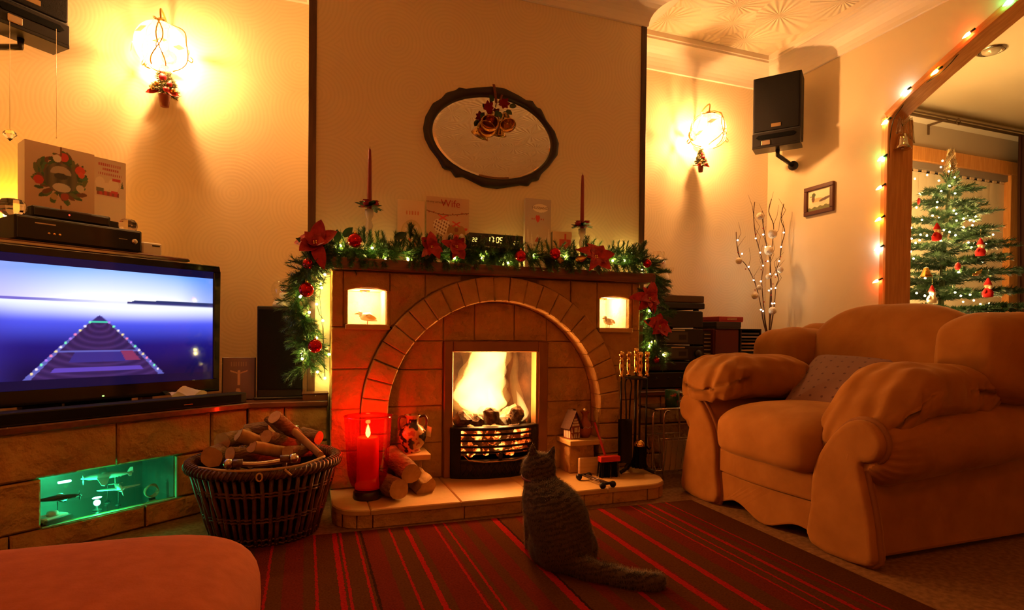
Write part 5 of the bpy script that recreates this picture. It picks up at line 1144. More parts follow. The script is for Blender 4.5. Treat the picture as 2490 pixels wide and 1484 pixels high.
mb = MB(); mb.sheet(lambda u, v: bpt(2*PI*u, .005+.25*v, -.012), 40, 4); part(mb, 'gap_shade', mat('black gap shade', (.010, .007, .005), .95), bk_, raw=True)  # dark inner shell added so the gaps between stakes look shaded
STEEL = mat('aged pewter', (.55, .45, .36), .22, 1)
for s, zz, Y0 in ((1, .312, -.235), (-1, .335, .235)):
    a = Vector((-.098, Y0, zz)); b = Vector((.098, Y0, zz+.005)); h_ = part(MB().tube(catmull([a, (0, Y0-.004*s, zz-.006), b], 6), .0085, 8), 'handle_bar', STEEL, bk_)
    for q in (a, b): part(MB().ball(q, .0165, 12), 'handle_ball', STEEL, h_); e = Vector((.035 if q.x < 0 else -.035, 0, 0)); part(MB().tube([q+e*.4, q+e*1.2], .013, 8), 'handle_binding', WIC, h_); part(MB().tube([q+e*.8, q+e*.8+Vector((0, .02*s, -.05))], .007, 6), 'handle_post', WIC, h_)
part(MB().tube(catmull([bpt(-PI*.5-.9, .287, -.0), bpt(-PI*.5-.4, .288, .012), bpt(-PI*.5+.0, .287, .012), bpt(-PI*.5+.45, .289, .012), bpt(-PI*.5+.9, .300, 0)], 6), .0045, 5, flat=.4), 'string', mat('pale raffia', (.50, .34, .18), .7), bk_)
part(MB().tube([bpt(-PI/2-.02, .266, .026)+Vector((.009*math.cos(t), 0, .013*math.sin(t))) for t in [k*PI/5 for k in range(10)]], .003, 5, closed=True), 'string_loop', mat('pale raffia', (.50, .34, .18), .7), bk_)
part(MB().tube([bpt(-PI/2+.26, .285, .022), bpt(-PI/2+.34, .262, .028)], .004, 5, flat=.4), 'string_end', mat('pale raffia', (.50, .34, .18), .7), bk_)
rl = random.Random(3)
def bp(x, y, Y): return aY(x, y, Y)
LG = [((515, 1112, 2.22), (560, 1090, 2.40), .036, 'fat sawn log at the left rim of the basket', 0), ((668, 1015, 2.28), (725, 1062, 2.36), .026, 'upright sawn log crowning the basket pile', 0), ((648, 1062, 2.20), (720, 1085, 2.34), .023, 'round log poking forward in the middle of the basket', 0), ((580, 1055, 2.24), (660, 1085, 2.28), .026, 'pale split log across the basket pile', 1), ((612, 1085, 2.14), (690, 1100, 2.22), .024, 'split log behind the front basket handle', 1), ((540, 1075, 2.30), (600, 1060, 2.42), .032, 'dark log leaning at the left of the basket', 0), ((648, 1018, 2.38), (690, 1060, 2.34), .011, 'thin stick standing in the basket', 0), ((720, 1048, 2.28), (782, 1105, 2.16), .019, 'reddish thin log slanting to the right rim', 1), ((735, 1055, 2.40), (775, 1065, 2.34), .026, 'rounded log at the back right of the basket', 0), ((600, 1050, 2.46), (660, 1040, 2.42), .030, 'gnarled log at the back of the basket', 0), ((690, 1062, 2.36), (640, 1050, 2.42), .022, 'short split log under the crowning log', 1), ((560, 1105, 2.16), (620, 1108, 2.22), .026, 'dark log low at the front of the basket', 0), ((700, 1100, 2.14), (750, 1098, 2.24), .022, 'dark log low behind the right handle end', 0), ((610, 1115, 2.25), (720, 1110, 2.35), .035, 'thick log in the middle of the basket pile', 0)]
for a, b, r, lab, sp_ in LG: log(bp(*a), bp(*b), r, r*rl.uniform(.85, 1.05), lab, 'logs in the basket', bool(sp_), rl)
for k in range(6):   # lower layer that fills the basket
    t = k*PI/3+.3; a = bc+Vector((.13*math.cos(t), .12*math.sin(t), .17)); b = bc+Vector((-.10*math.cos(t+.6), -.09*math.sin(t+.6), .21)); log(a, b, .036, .034, 'log in the lower layer of the wicker basket, half hidden, '+['right-hand one', 'rear right one', 'rear left one', 'left-hand one', 'front left one', 'front right one'][k], 'lower logs in the basket', False, rl)
# ================================================================== RUG, FOOTSTOOL, ARMCHAIR
def rugmat():
    m, nt, p = nodes('striped woven rug'); L = nt.links.new; tc = N(nt, 'ShaderNodeTexCoord'); sp = N(nt, 'ShaderNodeSeparateXYZ'); L(tc.outputs['Object'], sp.inputs[0])
    nz = N(nt, 'ShaderNodeTexNoise'); nz.inputs['Scale'].default_value = 90; L(tc.outputs['Object'], nz.inputs['Vector'])
    w_ = N(nt, 'ShaderNodeMath', operation='MULTIPLY_ADD'); w_.inputs[1].default_value = .010; L(nz.outputs['Fac'], w_.inputs[0]); L(sp.outputs[0], w_.inputs[2])
    mr = N(nt, 'ShaderNodeMapRange'); mr.inputs[1].default_value = X0R; mr.inputs[2].default_value = X1R; L(w_.outputs[0], mr.inputs[0])
    BR, DR, RD, DK = (.088, .029, .008), (.118, .018, .009), (.29, .014, .009), (.038, .014, .007)
    cols = []; xs = [(620, BR), (640, DR), (668, RD), (676, BR), (700, DR), (742, BR), (760, RD), (768, BR), (801, RD), (812, BR), (822, RD), (826, BR), (856, RD), (862, BR), (868, DK), (874, DR), (912, BR), (935, RD), (942, BR), (972, RD), (982, BR), (998, DR), (1046, RD), (1052, DR), (1060, BR), (1073, RD), (1080, BR)]
    xs2 = [(1100, DR), (1112, BR), (1130, DR), (1165, BR), (1198, RD), (1216, DK), (1222, BR), (1262, DR), (1290, BR), (1330, RD), (1338, BR), (1372, DR), (1400, BR), (1428, RD), (1446, DR), (1452, BR), (1500, RD), (1516, BR), (1560, DR), (1600, RD), (1606, BR), (1624, RD), (1632, BR), (1656, RD), (1664, BR), (1688, DR), (1700, BR), (1714, RD), (1719, BR)]
    def chain(lst, lo, hi):
        r = N(nt, 'ShaderNodeValToRGB'); r.color_ramp.interpolation = 'CONSTANT'; e = r.color_ramp.elements; e[0].position = 0; e[0].color = rgba(lst[0][1]); e[1].position = .999; e[1].color = rgba(lst[-1][1])
        for x, c in lst[1:]:
            t = (aZ(x, 1268, .006).x-X0R)/(X1R-X0R)
            if lo < t < hi: q = e.new(t); q.color = rgba(c)
        L(mr.outputs[0], r.inputs[0]); return r
    r1, r2 = chain(xs, 0, 1), chain(xs2, 0, 1); cut = (aZ(1090, 1268, .006).x-X0R)/(X1R-X0R)
    gt = N(nt, 'ShaderNodeMath', operation='GREATER_THAN'); gt.inputs[1].default_value = cut; L(mr.outputs[0], gt.inputs[0]); mx = N(nt, 'ShaderNodeMix', data_type='RGBA'); L(gt.outputs[0], mx.inputs[0]); L(r1.outputs[0], mx.inputs[6]); L(r2.outputs[0], mx.inputs[7])
    n2 = N(nt, 'ShaderNodeTexNoise'); n2.inputs['Scale'].default_value = 160; L(tc.outputs['Object'], n2.inputs['Vector']); hs_ = N(nt, 'ShaderNodeMix', data_type='RGBA', blend_type='MULTIPLY'); hs_.inputs[0].default_value = .6; L(mx.outputs[2], hs_.inputs[6]); L(n2.outputs['Fac'], hs_.inputs[7])
    g = N(nt, 'ShaderNodeBrightContrast'); g.inputs[1].default_value = 0; L(hs_.outputs[2], g.inputs[0]); L(g.outputs[0], p.inputs['Base Color']); p.inputs['Roughness'].default_value = .95; p.inputs['Specular IOR Level'].default_value = 0
    b = N(nt, 'ShaderNodeBump'); b.inputs['Strength'].default_value = .6; b.inputs['Distance'].default_value = .003; L(n2.outputs['Fac'], b.inputs['Height']); L(b.outputs[0], p.inputs['Normal']); return m
X0R, X1R = -.42, 1.625
rg = MB(); rg.prism([(X0R, .05), (X1R-.03, .05), (X1R, 2.135), (X0R, 2.195)], 0, .006, inset=.002); put(rg, 'striped_rug', rugmat(), 'dark brown rug with red stripes before the hearth', 'rug', (0, 0, 0))
def sgp(c, e): return math.copysign(abs(c)**e, c)
def cush(c, h, e1=.5, e2=.5, nu=56, nv=28, wr=0, M=None, fn=None, seed=0):
    "rounded cushion (superellipsoid) with optional gathers; fn(p,u,v)->p bends it"
    rnd = random.Random(seed); ph = [rnd.uniform(0, 6.28) for _ in range(6)]; mb = MB(); R = Matrix.Translation(c) @ (M or Matrix()); v = []
    for j in range(nv+1):
        b = -PI/2+PI*j/nv
        for i in range(nu):
            a = 2*PI*i/nu; x = sgp(math.cos(b), e1)*sgp(math.cos(a), e2); y = sgp(math.cos(b), e1)*sgp(math.sin(a), e2); z = sgp(math.sin(b), e1)
            k = 1+wr*(math.sin(9*a+ph[0]+2*b)*.5+math.sin(17*a+ph[1]-3*b)*.3+math.sin(5*a+7*b+ph[2])*.5)*math.cos(b)**.5 if wr else 1
            p = Vector((x*h[0]*k, y*h[1]*k, z*h[2]*(1+(wr*1.2*(math.sin(7*x+ph[3])*math.sin(5*y+ph[4]))))));  p = fn(p) if fn else p; v.append(R @ p)
    f = [(j*nu+i, j*nu+(i+1) % nu, (j+1)*nu+(i+1) % nu, (j+1)*nu+i) for j in range(nv) for i in range(nu)]
    return mb.add(v, f, True)
def velour(name, c1, c2):
    m, nt, p = nodes(name); L = nt.links.new; tc = N(nt, 'ShaderNodeTexCoord'); n = N(nt, 'ShaderNodeTexNoise'); n.inputs['Scale'].default_value = 9; n.inputs['Detail'].default_value = 3; L(tc.outputs['Object'], n.inputs['Vector'])
    r = N(nt, 'ShaderNodeValToRGB'); r.color_ramp.elements[0].color = rgba(c1); r.color_ramp.elements[1].color = rgba(c2); r.color_ramp.elements[0].position = .3; r.color_ramp.elements[1].position = .7; L(n.outputs['Fac'], r.inputs[0]); L(r.outputs[0], p.inputs['Base Color'])
    p.inputs['Roughness'].default_value = .8; p.inputs['Specular IOR Level'].default_value = .06; p.inputs['Sheen Weight'].default_value = .18; p.inputs['Sheen Roughness'].default_value = .35; p.inputs['Sheen Tint'].default_value = (1, .6, .25, 1)
    w_ = N(nt, 'ShaderNodeTexNoise'); w_.inputs['Scale'].default_value = 7; w_.inputs['Distortion'].default_value = 1.2; mp_ = N(nt, 'ShaderNodeMapping'); mp_.inputs['Scale'].default_value = (1, 1.2, 1); L(tc.outputs['Object'], mp_.inputs[0]); L(mp_.outputs[0], w_.inputs['Vector'])
    b = N(nt, 'ShaderNodeBump'); b.inputs['Strength'].default_value = .16; b.inputs['Distance'].default_value = .02; L(w_.outputs['Fac'], b.inputs['Height']); L(b.outputs[0], p.inputs['Normal']); return m
TAN = velour('tan brown velour', (.27, .106, .022), (.34, .142, .032)); TAN2 = mat('tan velour piping', (.24, .10, .034), .8, sheen=.4)
OTT = mat('russet velour', (.30, .075, .026), .85, col2=(.35, .092, .033), ns=30, sheen=.5, bump=.08, bs=200)
# footstool
ot = thing('footstool', 'large rounded russet velour footstool in the left foreground', 'footstool', (-.44, 1.02, 0))
part(cush((0, 0, .235), (.365, .320, .130), .62, .36), 'padded_top', OTT, ot); part(cush((0, 0, .14), (.335, .285, .12), .25, .25), 'skirt', OTT, ot)
part(MB().tube([(.350*sgp(math.cos(a), .3), .30*sgp(math.sin(a), .3), .215) for a in [2*PI*k/64 for k in range(64)]], .006, 6, closed=True), 'piping', OTT, ot)
for sx in (-1, 1):
    for sy in (-1, 1): part(MB().lathe([(.022, 0), (.026, .03)], 12, (sx*.26, sy*.22, 0)), 'foot', BLK, ot)
# armchair (faces the left of the room)
ac = thing('armchair', 'big overstuffed tan velour armchair facing the fire', 'armchair', (2.12, 1.80, 0))
def acp(mb, name, m=None, **k): return part(mb, name, m or TAN, ac, w=True, **k)
acp(MB().box(1.76, 2.55, 1.42, 2.19, .05, .30), 'base', bevel=.02, seg=2)
# front skirt: lower valance with wavy hem and upper band
def hem(y): return .028+.022*math.sin((y-1.55)/.48*PI*3+.4)
ys = [1.545+.49*k/16 for k in range(17)]
acp(MB().prism([(y, hem(y)) for y in ys]+[(y, .152) for y in ys[::-1]], 1.755, 1.700, lambda u, w, t: (t-.018*math.sin((u-1.545)/.49*PI), u, w)), 'front_valance', bevel=.006, seg=2)
acp(MB().prism([(y, .156) for y in ys]+[(y, .255) for y in ys[::-1]], 1.755, 1.692, lambda u, w, t: (t-.022*math.sin((u-1.545)/.49*PI), u, w)), 'front_band', bevel=.008, seg=2)
def seatfn(p): p.z += -.03*max(0, -p.x/.33)**3-.012*(p.y/.27)**2; return p
acp(cush((1.965, 1.775, .362), (.345, .272, .112), .55, .38, fn=seatfn, wr=.006, seed=2), 'seat_cushion')
def armset(sgn, yc, yo, seed):
    "sgn: outward direction in y; yc: arm centre line; yo: outer face"
    sc = lambda o: yc+sgn*o
    out = [(sc(-.112), .012), (sc(.115), .012), (sc(.128), .09), (sc(.112), .19), (sc(.086), .29), (sc(.078), .335), (sc(.100), .338), (sc(.135), .355), (sc(.153), .392), (sc(.148), .428), (sc(.122), .460), (sc(.082), .473), (sc(.040), .466), (sc(.0), .440), (sc(-.045), .390), (sc(-.085), .325), (sc(-.108), .25), (sc(-.112), .15)]
    sm = [tuple(p) for p in catmull([Vector((a, b, 0)) for a, b in out], 3, closed=True)]; sm = [(p[0], p[1]) for p in sm]
    if sgn < 0: sm = sm[::-1]
    acp(MB().prism(sm[::-1], 1.735, 1.672, lambda u, w, t: (t, u, w)), 'arm_front', bevel=.020, seg=4, soft=True)
    acp(MB().tube([Vector((1.703, p[0], p[1])) for p in sm], .0105, 8, closed=True), 'front_piping', TAN2)
    def roll(u, v):
        x = 1.690+.90*v; a = 2*PI*u; R = (.066+.058*min(1, v*12)**.5-.006*v)*(1+.030*math.sin(26*a)*math.exp(-v*16)+.012*math.sin(9*a+4*v)*math.exp(-v*5)); return (x, sc(.060)+R*math.cos(a), .372+.05*v+R*math.sin(a))
    mb = MB().sheet(roll, 104, 30); mb.add([roll(k/104, 0) for k in range(104)], [tuple(range(104))]); acp(mb, 'arm_roll')
    acp(MB().prism([(1.735, .02), (2.60, .02), (2.60, .345), (1.735, .31)], sc(-.10), sc(.085), lambda u, w, t: (u, t, w)), 'arm_side', bevel=.012, seg=2)
    acp(MB().tube([(1.735, sc(.088), .305), (2.1, sc(.088), .328), (2.60, sc(.088), .352)], .006, 6), 'side_seam', TAN2)
def padfn(s):
    def f(p):
        z0 = 0; t = p.x/.30; z0 = -.17*max(0, (-t-.25)/.75)**1.7 if s > 0 else -.05*max(0, -t-.35)**2*3; p.z += z0-.012*t*t; p.y += s*.015*math.sin(3*t)
        g = math.exp(-((p.z-z0)/.040)**2); w = math.sin(118*p.x+9*math.sin(7*p.x))*.5+.5*math.sin(61*p.x+40*p.y)
        p.y += .0085*w*g*(1 if p.y > 0 else -1); p.x += .006*math.sin(110*p.y)*g*(1 if p.x > 0 else -1); p.z += (.0035*math.sin(70*p.x+25*p.y)+.0065*math.sin(75*p.y+4*math.sin(9*p.x))*max(0, -t+.15)*(1 if p.z > z0 else .3))*(1-g)+(-.010 if g > .9 else 0)*math.copysign(1, p.z-z0)
        return p
    return f
NY, FY = 1.432, 2.150
armset(-1, NY, 1.33, 1); armset(1, FY, 2.27, 2)
acp(cush((1.995, 1.420, .558), (.310, .155, .092), .62, .55, nu=200, nv=64, wr=.034, fn=padfn(1), seed=5, M=Matrix.Rotation(-.04, 4, 'Z')), 'arm_pad')
acp(cush((1.945, 2.165, .556), (.280, .180, .098), .60, .55, nu=200, nv=64, wr=.032, fn=padfn(-1), seed=6, M=Matrix.Rotation(.05, 4, 'Z')), 'arm_pad')


# back: outer shell and three stuffed cushions
bt = Matrix.Rotation(.20, 4, 'Y')
acp(cush((2.53, 1.79, .42), (.13, .44, .42), .35, .35), 'back_shell')
def backfn(p):
    t = p.y/.40; p.z -= .05*t*t; p.x += .02*math.sin(9*t)*max(0, .5-p.z)*.25; return p
acp(cush((2.415, 1.790, .655), (.150, .390, .225), .60, .55, wr=.020, M=bt, fn=backfn, seed=11), 'back_cushion')
acp(cush((2.345, 2.255, .620), (.190, .165, .165), .65, .6, wr=.024, seed=12), 'wing_cushion'); acp(cush((2.40, 1.365, .670), (.240, .150, .165), .65, .6, wr=.022, seed=13), 'wing_cushion')
acp(cush((2.50, 2.20, .66), (.12, .16, .15), .6, .6, wr=.02, seed=14), 'wing_back')
for x in (1.80, 2.52):
    for y in (1.42, 2.16): acp(MB().lathe([(.025, 0), (.028, .05)], 10, (x, y, 0)), 'foot', BLK)
def dotmat():
    m, nt, p = nodes('mauve dotted cotton'); L = nt.links.new; tc = N(nt, 'ShaderNodeTexCoord'); v = N(nt, 'ShaderNodeTexVoronoi', voronoi_dimensions='2D'); v.inputs['Scale'].default_value = 22; v.inputs['Randomness'].default_value = .1; L(tc.outputs['Object'], v.inputs['Vector'])
    r = N(nt, 'ShaderNodeValToRGB'); r.color_ramp.interpolation = 'CONSTANT'; e = r.color_ramp.elements; e[0].color = (.10, .035, .04, 1); e[1].position = .11; e[1].color = (.20, .095, .068, 1); L(v.outputs['Distance'], r.inputs[0]); L(r.outputs[0], p.inputs['Base Color']); p.inputs['Roughness'].default_value = .9; return m
sc_ = thing('scatter_cushion', 'mauve dotted scatter cushion lying in the armchair', 'cushion', (2.17, 1.80, .50))
sc_.rotation_euler = (0, -.62, .30)
def pill(p):
    k = 1-.35*(abs(p.x/.2)*abs(p.y/.2))**1.5; r_ = max(abs(p.x), abs(p.y))/.21; p.z *= max(.06, 1-.85*r_**3); return p
part(cush((0, 0, .04), (.215, .215, .065), .6, .22, fn=pill), 'cover', dotmat(), sc_); part(MB().tube([(.212*sgp(math.cos(a), .22), .212*sgp(math.sin(a), .22), .04) for a in [2*PI*k/64 for k in range(64)]], .0045, 6, closed=True), 'piping', mat('mauve piping', (.22, .10, .09), .8), sc_)
# ================================================================== THE CAT
def cat():
    mb = MB()
    def chain(pts, n=10):
        P = [aY(x, y, Y) if Y > 0 else Vector((x, y, -Y)) for x, y, Y, *_ in pts]; R = [Vector(p[3:6]) if len(p) > 4 else Vector((p[3],)*3) for p in pts]; C_ = catmull(P, n); RR = catmull(R, n)
        for c, r in zip(C_, RR): mb.ball(c, tuple(r), 16)
        return C_
    # trunk: rump -> loin -> shoulders -> neck
    chain([(1368, 1325, 1.660, .098, .100, .088), (1364, 1292, 1.665, .100, .098, .085), (1352, 1250, 1.690, .104, .092, .075), (1337, 1215, 1.730, .094, .080, .058), (1320, 1186, 1.765, .066, .062, .045), (1310, 1168, 1.785, .050, .050, .034)], 6)
    # head with cheeks and muzzle (turned away, towards the fire)
    chain([(1310, 1142, 1.795, .060, .054, .036), (1310, 1130, 1.805, .057, .052, .038)], 3)
    for s in (-1, 1): mb.ball(aY(1310, 1146, 1.815)+Vector((s*.034, 0, -.004)), (.029, .030, .024), 12)
    mb.ball(aY(1302, 1146, 1.855), (.022, .024, .017), 12)
    # front legs, paws
    chain([(1300, 1210, 1.790, .036, .036, .04), (1292, 1265, 1.815, .026, .026, .03), (1290, 1310, 1.825, .020, .021, .025), (1289, 1336, 1.820, .018, .019, .018)], 8); mb.ball(aY(1285, 1341, 1.835), (.021, .030, .014), 12)
    chain([(1335, 1210, 1.810, .034, .034, .04), (1325, 1270, 1.850, .024, .025, .03), (1320, 1315, 1.855, .019, .02, .025)], 8); mb.ball(aY(1318, 1325, 1.865), (.020, .030, .014), 12)
    # haunches and hind feet
    mb.ball(aY(1322, 1330, 1.700), (.046, .075, .062), 16); mb.ball(aY(1306, 1352, 1.770), (.022, .045, .017), 12); mb.ball(aY(1416, 1325, 1.700), (.042, .075, .062), 16); mb.ball(aY(1424, 1350, 1.770), (.022, .04, .017), 12)
    for pts in (((1297, 1118), (1296, 1104), (1295, 1090), (1295, 1083)), ((1334, 1121), (1339, 1106), (1345, 1094), (1348, 1088))):
        for k, p in enumerate(catmull([aY(x, y, 1.802) for x, y in pts], 4)): t = k/12; mb.ball(p, (.022*(1-t)+.003, .010*(1-t)+.004, .010), 10)
    # tail along the rug
    tl_ = [aZ(1400, 1372, .034), aZ(1440, 1388, .030), aZ(1490, 1400, .026), aZ(1540, 1412, .025), aZ(1585, 1416, .025), aZ(1600, 1414, .025)]
    C_ = catmull(tl_, 8); RR = [.040, .033, .030, .029, .028, .025]
    for i, c in enumerate(C_): t = i/(len(C_)-1)*5; k = min(4, int(t)); mb.ball(c, RR[k]+(RR[k+1]-RR[k])*(t-k), 12)
    me = mb.mesh('body', None); o = bpy.data.objects.new('body', me); COL.objects.link(o)
    rm = o.modifiers.new('r', 'REMESH'); rm.mode = 'VOXEL'; rm.voxel_size = .0045; sm = o.modifiers.new('s', 'SMOOTH'); sm.factor = .6; sm.iterations = 7
    # ears added before the remesh as thin cones
    bpy.context.view_layer.update(); me2 = bpy.data.meshes.new_from_object(o.evaluated_get(bpy.context.evaluated_depsgraph_get())); bpy.data.objects.remove(o)
    root = thing('cat', 'grey tabby cat sitting on the rug watching the fire, seen from behind', 'cat', aZ(1370, 1375, .006)); loc = root.location.copy(); me2.transform(Matrix.Translation(-loc)); me2.polygons.foreach_set('use_smooth', [True]*len(me2.polygons))
    m, nt, p = nodes('grey brown tabby fur'); L = nt.links.new; tc = N(nt, 'ShaderNodeTexCoord'); mp_ = N(nt, 'ShaderNodeMapping'); mp_.inputs['Rotation'].default_value = (.2, .5, 0); mp_.inputs['Scale'].default_value = (.7, 1, 1.6); L(tc.outputs['Object'], mp_.inputs[0])
    w_ = N(nt, 'ShaderNodeTexWave', bands_direction='Z'); w_.inputs['Scale'].default_value = 14; w_.inputs['Distortion'].default_value = 6; w_.inputs['Detail'].default_value = 3; w_.inputs['Detail Scale'].default_value = 2.5; L(mp_.outputs[0], w_.inputs['Vector'])
    r = N(nt, 'ShaderNodeValToRGB'); r.color_ramp.elements[0].color = (.026, .017, .012, 1); r.color_ramp.elements[1].color = (.085, .055, .036, 1); r.color_ramp.elements[0].position = .25; r.color_ramp.elements[1].position = .75; L(w_.outputs['Fac'], r.inputs[0]); L(r.outputs[0], p.inputs['Base Color']); p.inputs['Roughness'].default_value = .75; p.inputs['Specular IOR Level'].default_value = .1; p.inputs['Sheen Weight'].default_value = .25; p.inputs['Sheen Roughness'].default_value = .4
    me2.name = 'body'; me2.materials.clear(); me2.materials.append(m); b = bpy.data.objects.new('body', me2); COL.objects.link(b); b.parent = root
    # fur: short strands over the whole body
    rnd = random.Random(9); fm = MB(); P = me2.polygons; V = me2.vertices; areas = [f_.area for f_ in P]; tot = sum(areas); cum = []; s = 0
    for a in areas: s += a; cum.append(s)
    import bisect
    for _ in range(40000):
        f_ = P[bisect.bisect(cum, rnd.random()*tot) if True else 0] if True else None
        vs = [V[i].co for i in f_.vertices]; a, b_ = rnd.random(), rnd.random(); a, b_ = (1-a, 1-b_) if a+b_ > 1 else (a, b_); c = vs[0]+(vs[1]-vs[0])*a+(vs[2]-vs[0])*b_; n_ = f_.normal
        if c.z < .006: continue
        dn = Vector((.0, -.25, -.9)); dn = dn-n_*dn.dot(n_); d = (n_*.55+dn*.75+Vector((rnd.uniform(-.25, .25), rnd.uniform(-.25, .25), rnd.uniform(-.25, .25)))).normalized(); Lh = rnd.uniform(.008, .014); w2 = d.cross(n_).normalized()*.0008
        fm.add([c-w2-n_*.001, c+w2-n_*.001, c+d*Lh], [(0, 1, 2)])
    fmat = bpy.data.materials.new('backlit fur'); fmat.use_nodes = True; nt = fmat.node_tree; nt.nodes.clear(); d1 = N(nt, 'ShaderNodeBsdfDiffuse'); d1.inputs[0].default_value = (.095, .062, .040, 1); d2 = N(nt, 'ShaderNodeBsdfTranslucent'); d2.inputs[0].default_value = (.42, .29, .18, 1); mx_ = N(nt, 'ShaderNodeMixShader'); mx_.inputs[0].default_value = .36; oo = N(nt, 'ShaderNodeOutputMaterial'); nt.links.new(d1.outputs[0], mx_.inputs[1]); nt.links.new(d2.outputs[0], mx_.inputs[2]); nt.links.new(mx_.outputs[0], oo.inputs[0])
    part(fm, 'fur', fmat, root, raw=True, kind='stuff')
    part(MB().tube([aY(1311, 1160, 1.79)+Vector((.058*math.cos(a), .056*math.sin(a), .006*math.sin(a))) for a in [2*PI*k/24 for k in range(24)]], .004, 6, closed=True), 'collar', mat('dark red collar', (.12, .012, .010), .6), root, w=True)
cat()
# ================================================================== RIGHT ALCOVE
rbn = thing('stone_bench', 'low stone bench wall behind the armchair carrying the hi-fi', 'stone bench', (2.42, 2.72, 0))
for x0, x1, z0, z1 in ((1.605, 1.86, .248, .405), (1.86, 2.20, .248, .405), (2.20, 2.62, .248, .405), (2.62, 3.06, .248, .405), (1.605, 1.98, .084, .248), (1.98, 2.40, .084, .248), (2.40, 3.06, .084, .248), (1.605, 2.2, 0, .084), (2.2, 3.06, 0, .084)):
    part(MB().prism([(x0+.003, z0+.003), (x1-.003, z0+.003), (x1-.003, z1-.003), (x0+.003, z1-.003)], 2.76, 2.72, fXZ, inset=.006), 'stone', STONE, rbn, w=True)
part(MB().box(1.605, 3.06, 2.745, 2.79, 0, .40), 'mortar_core', MORTAR, rbn, w=True)
put(MB().prism([(1.602, 2.70), (3.066, 2.70), (3.066, 3.23), (1.79, 3.23), (1.79, 2.795), (1.602, 2.795)], .405, .43, lambda u, w, t: (u, w, t)), 'alcove_shelf', MAHOG, 'dark mahogany shelf under the hi-fi in the right alcove', 'shelf', (2.4, 2.9, .405), w=True, bevel=.004)
HB = mat('charcoal hi-fi front', (.020, .014, .011), .35); GREYP = mat('dull silver strip', (.45, .34, .22), .35, .6); BRN = mat('dim brown panel', (.07, .045, .03), .4)
xr = aY(1714, 800, 2.82).x; xl = xr-.43
hf = [(955, 905), (904, 880), (879, 842), (840, 800), (797, 756)]
labs = ['black speaker-amplifier unit at the bottom of the hi-fi stack', 'thin black unit second from the bottom of the hi-fi stack', 'black amplifier with a large round knob in the hi-fi stack', 'black cassette deck in the hi-fi stack', 'black tuner just below the record player']
zs = .43
for (yb, yt), lab, k in zip(hf, labs, range(5)):
    z1 = aY(1650, yt, 2.82).z; z0 = zs; zs = z1+.003; r = thing('hifi_unit', lab, 'hi-fi unit', ((xl+xr)/2, 2.82, z0), 0, 'stacked hi-fi units'); w_ = .215-(.004*k); h = z1-z0
    part(MB().box(-w_, w_, .004, .30, .006, h), 'case', BLKM, r, bevel=.004); part(MB().box(-w_+.002, w_-.002, -.004, .006, .008, h-.003), 'front_panel', HB, r, bevel=.002)
    for sx in (-1, 1):
        for sy in (.03, .27): part(MB().lathe([(.012, 0), (.012, .006)], 8, (sx*(w_-.03), sy, 0)), 'foot', BLK, r)
    if k == 2: part(MB().lathe([(.024, 0), (.022, -.014), (.001, -.014)], 20, M=Matrix.Translation((w_-.045, -.004, h*.5)) @ Matrix.Rotation(-PI/2, 4, 'X')), 'volume_knob', BLK, r)
    if k in (2, 3): part(MB().box(-w_+.03, w_*.45, -.0055, -.003, h*.2, h*.8), 'display_window', BRN, r); part(MB().box(-w_*.1, w_*.35, -.006, -.003, h-.012, h-.004), 'label_strip', GREYP, r); part(MB().box(w_*.15, w_*.40, -.0065, -.004, h*.35, h*.65), 'meter', HB, r)
    if k == 0:
        for i in range(4): part(MB().lathe([(.006, 0), (.005, -.006)], 8, M=Matrix.Translation((-.12+.08*i, -.004, h*.65)) @ Matrix.Rotation(-PI/2, 4, 'X')), 'button', BLK, r)
zt_ = zs; tt = thing('record_player', 'black record player with closed lid on top of the hi-fi stack', 'record player', ((xl+xr)/2, 2.82, zt_))
part(MB().box(-.215, .215, 0, .33, .010, .045), 'plinth', BLKM, tt, bevel=.005); part(MB().box(-.205, .212, .005, .325, .047, .088), 'lid', mat('smoked lid', (.10, .055, .035), .15), tt, bevel=.006, seg=2)
for sx in (-1, 1): part(MB().lathe([(.018, 0), (.016, .010)], 10, (sx*.18, .04, 0)), 'foot', BLK, tt)
ztt = zt_+.088
pq = aY(1610, 712, 2.92); put(MB().sheet(lambda u, v: ((u-.5)*.17, (v-.5)*.14, .0015+.004*abs(math.sin(3*u+2*v))), 6, 5), 'paper_doily', mat('white paper', (.75, .66, .5), .7), 'crumpled white paper on the record player lid', 'paper', (pq.x, 2.93, ztt), .2, raw=True)
tn = thing('round_tin', 'round copper tin on the record player under the glass snowman', 'tin', (aY(1604, 705, 2.93).x, 2.93, ztt+.006)); COP = mat('copper tin', (.45, .20, .10), .25, .9); part(MB().lathe([(.062, 0), (.062, .022)], 28), 'body', COP, tn); part(MB().lathe([(.064, .0), (.064, .008), (.055, .011), (.001, .011)], 28, (0, 0, .022)), 'lid', COP, tn)
sm = thing('glass_snowman', 'frosted glass snowman jar on the round tin', 'ornament', (tn.location.x-.01, 2.93, ztt+.039)); SNOW = mat('frosted snowman glass', (.80, .70, .54), .3)
part(MB().lathe([(.045, 0), (.062, .03), (.062, .075), (.045, .11), (.030, .118)], 24), 'body_jar', SNOW, sm); part(MB().ball((0, 0, .150), (.044, .044, .040), 20), 'head', SNOW, sm); part(MB().lathe([(.052, 0), (.052, .004), (.034, .006), (.036, .040), (.034, .044), (.001, .044)], 24, (0, 0, .178)), 'hat', glassmat('clear hat glass', (.95, .92, .86), .15), sm)
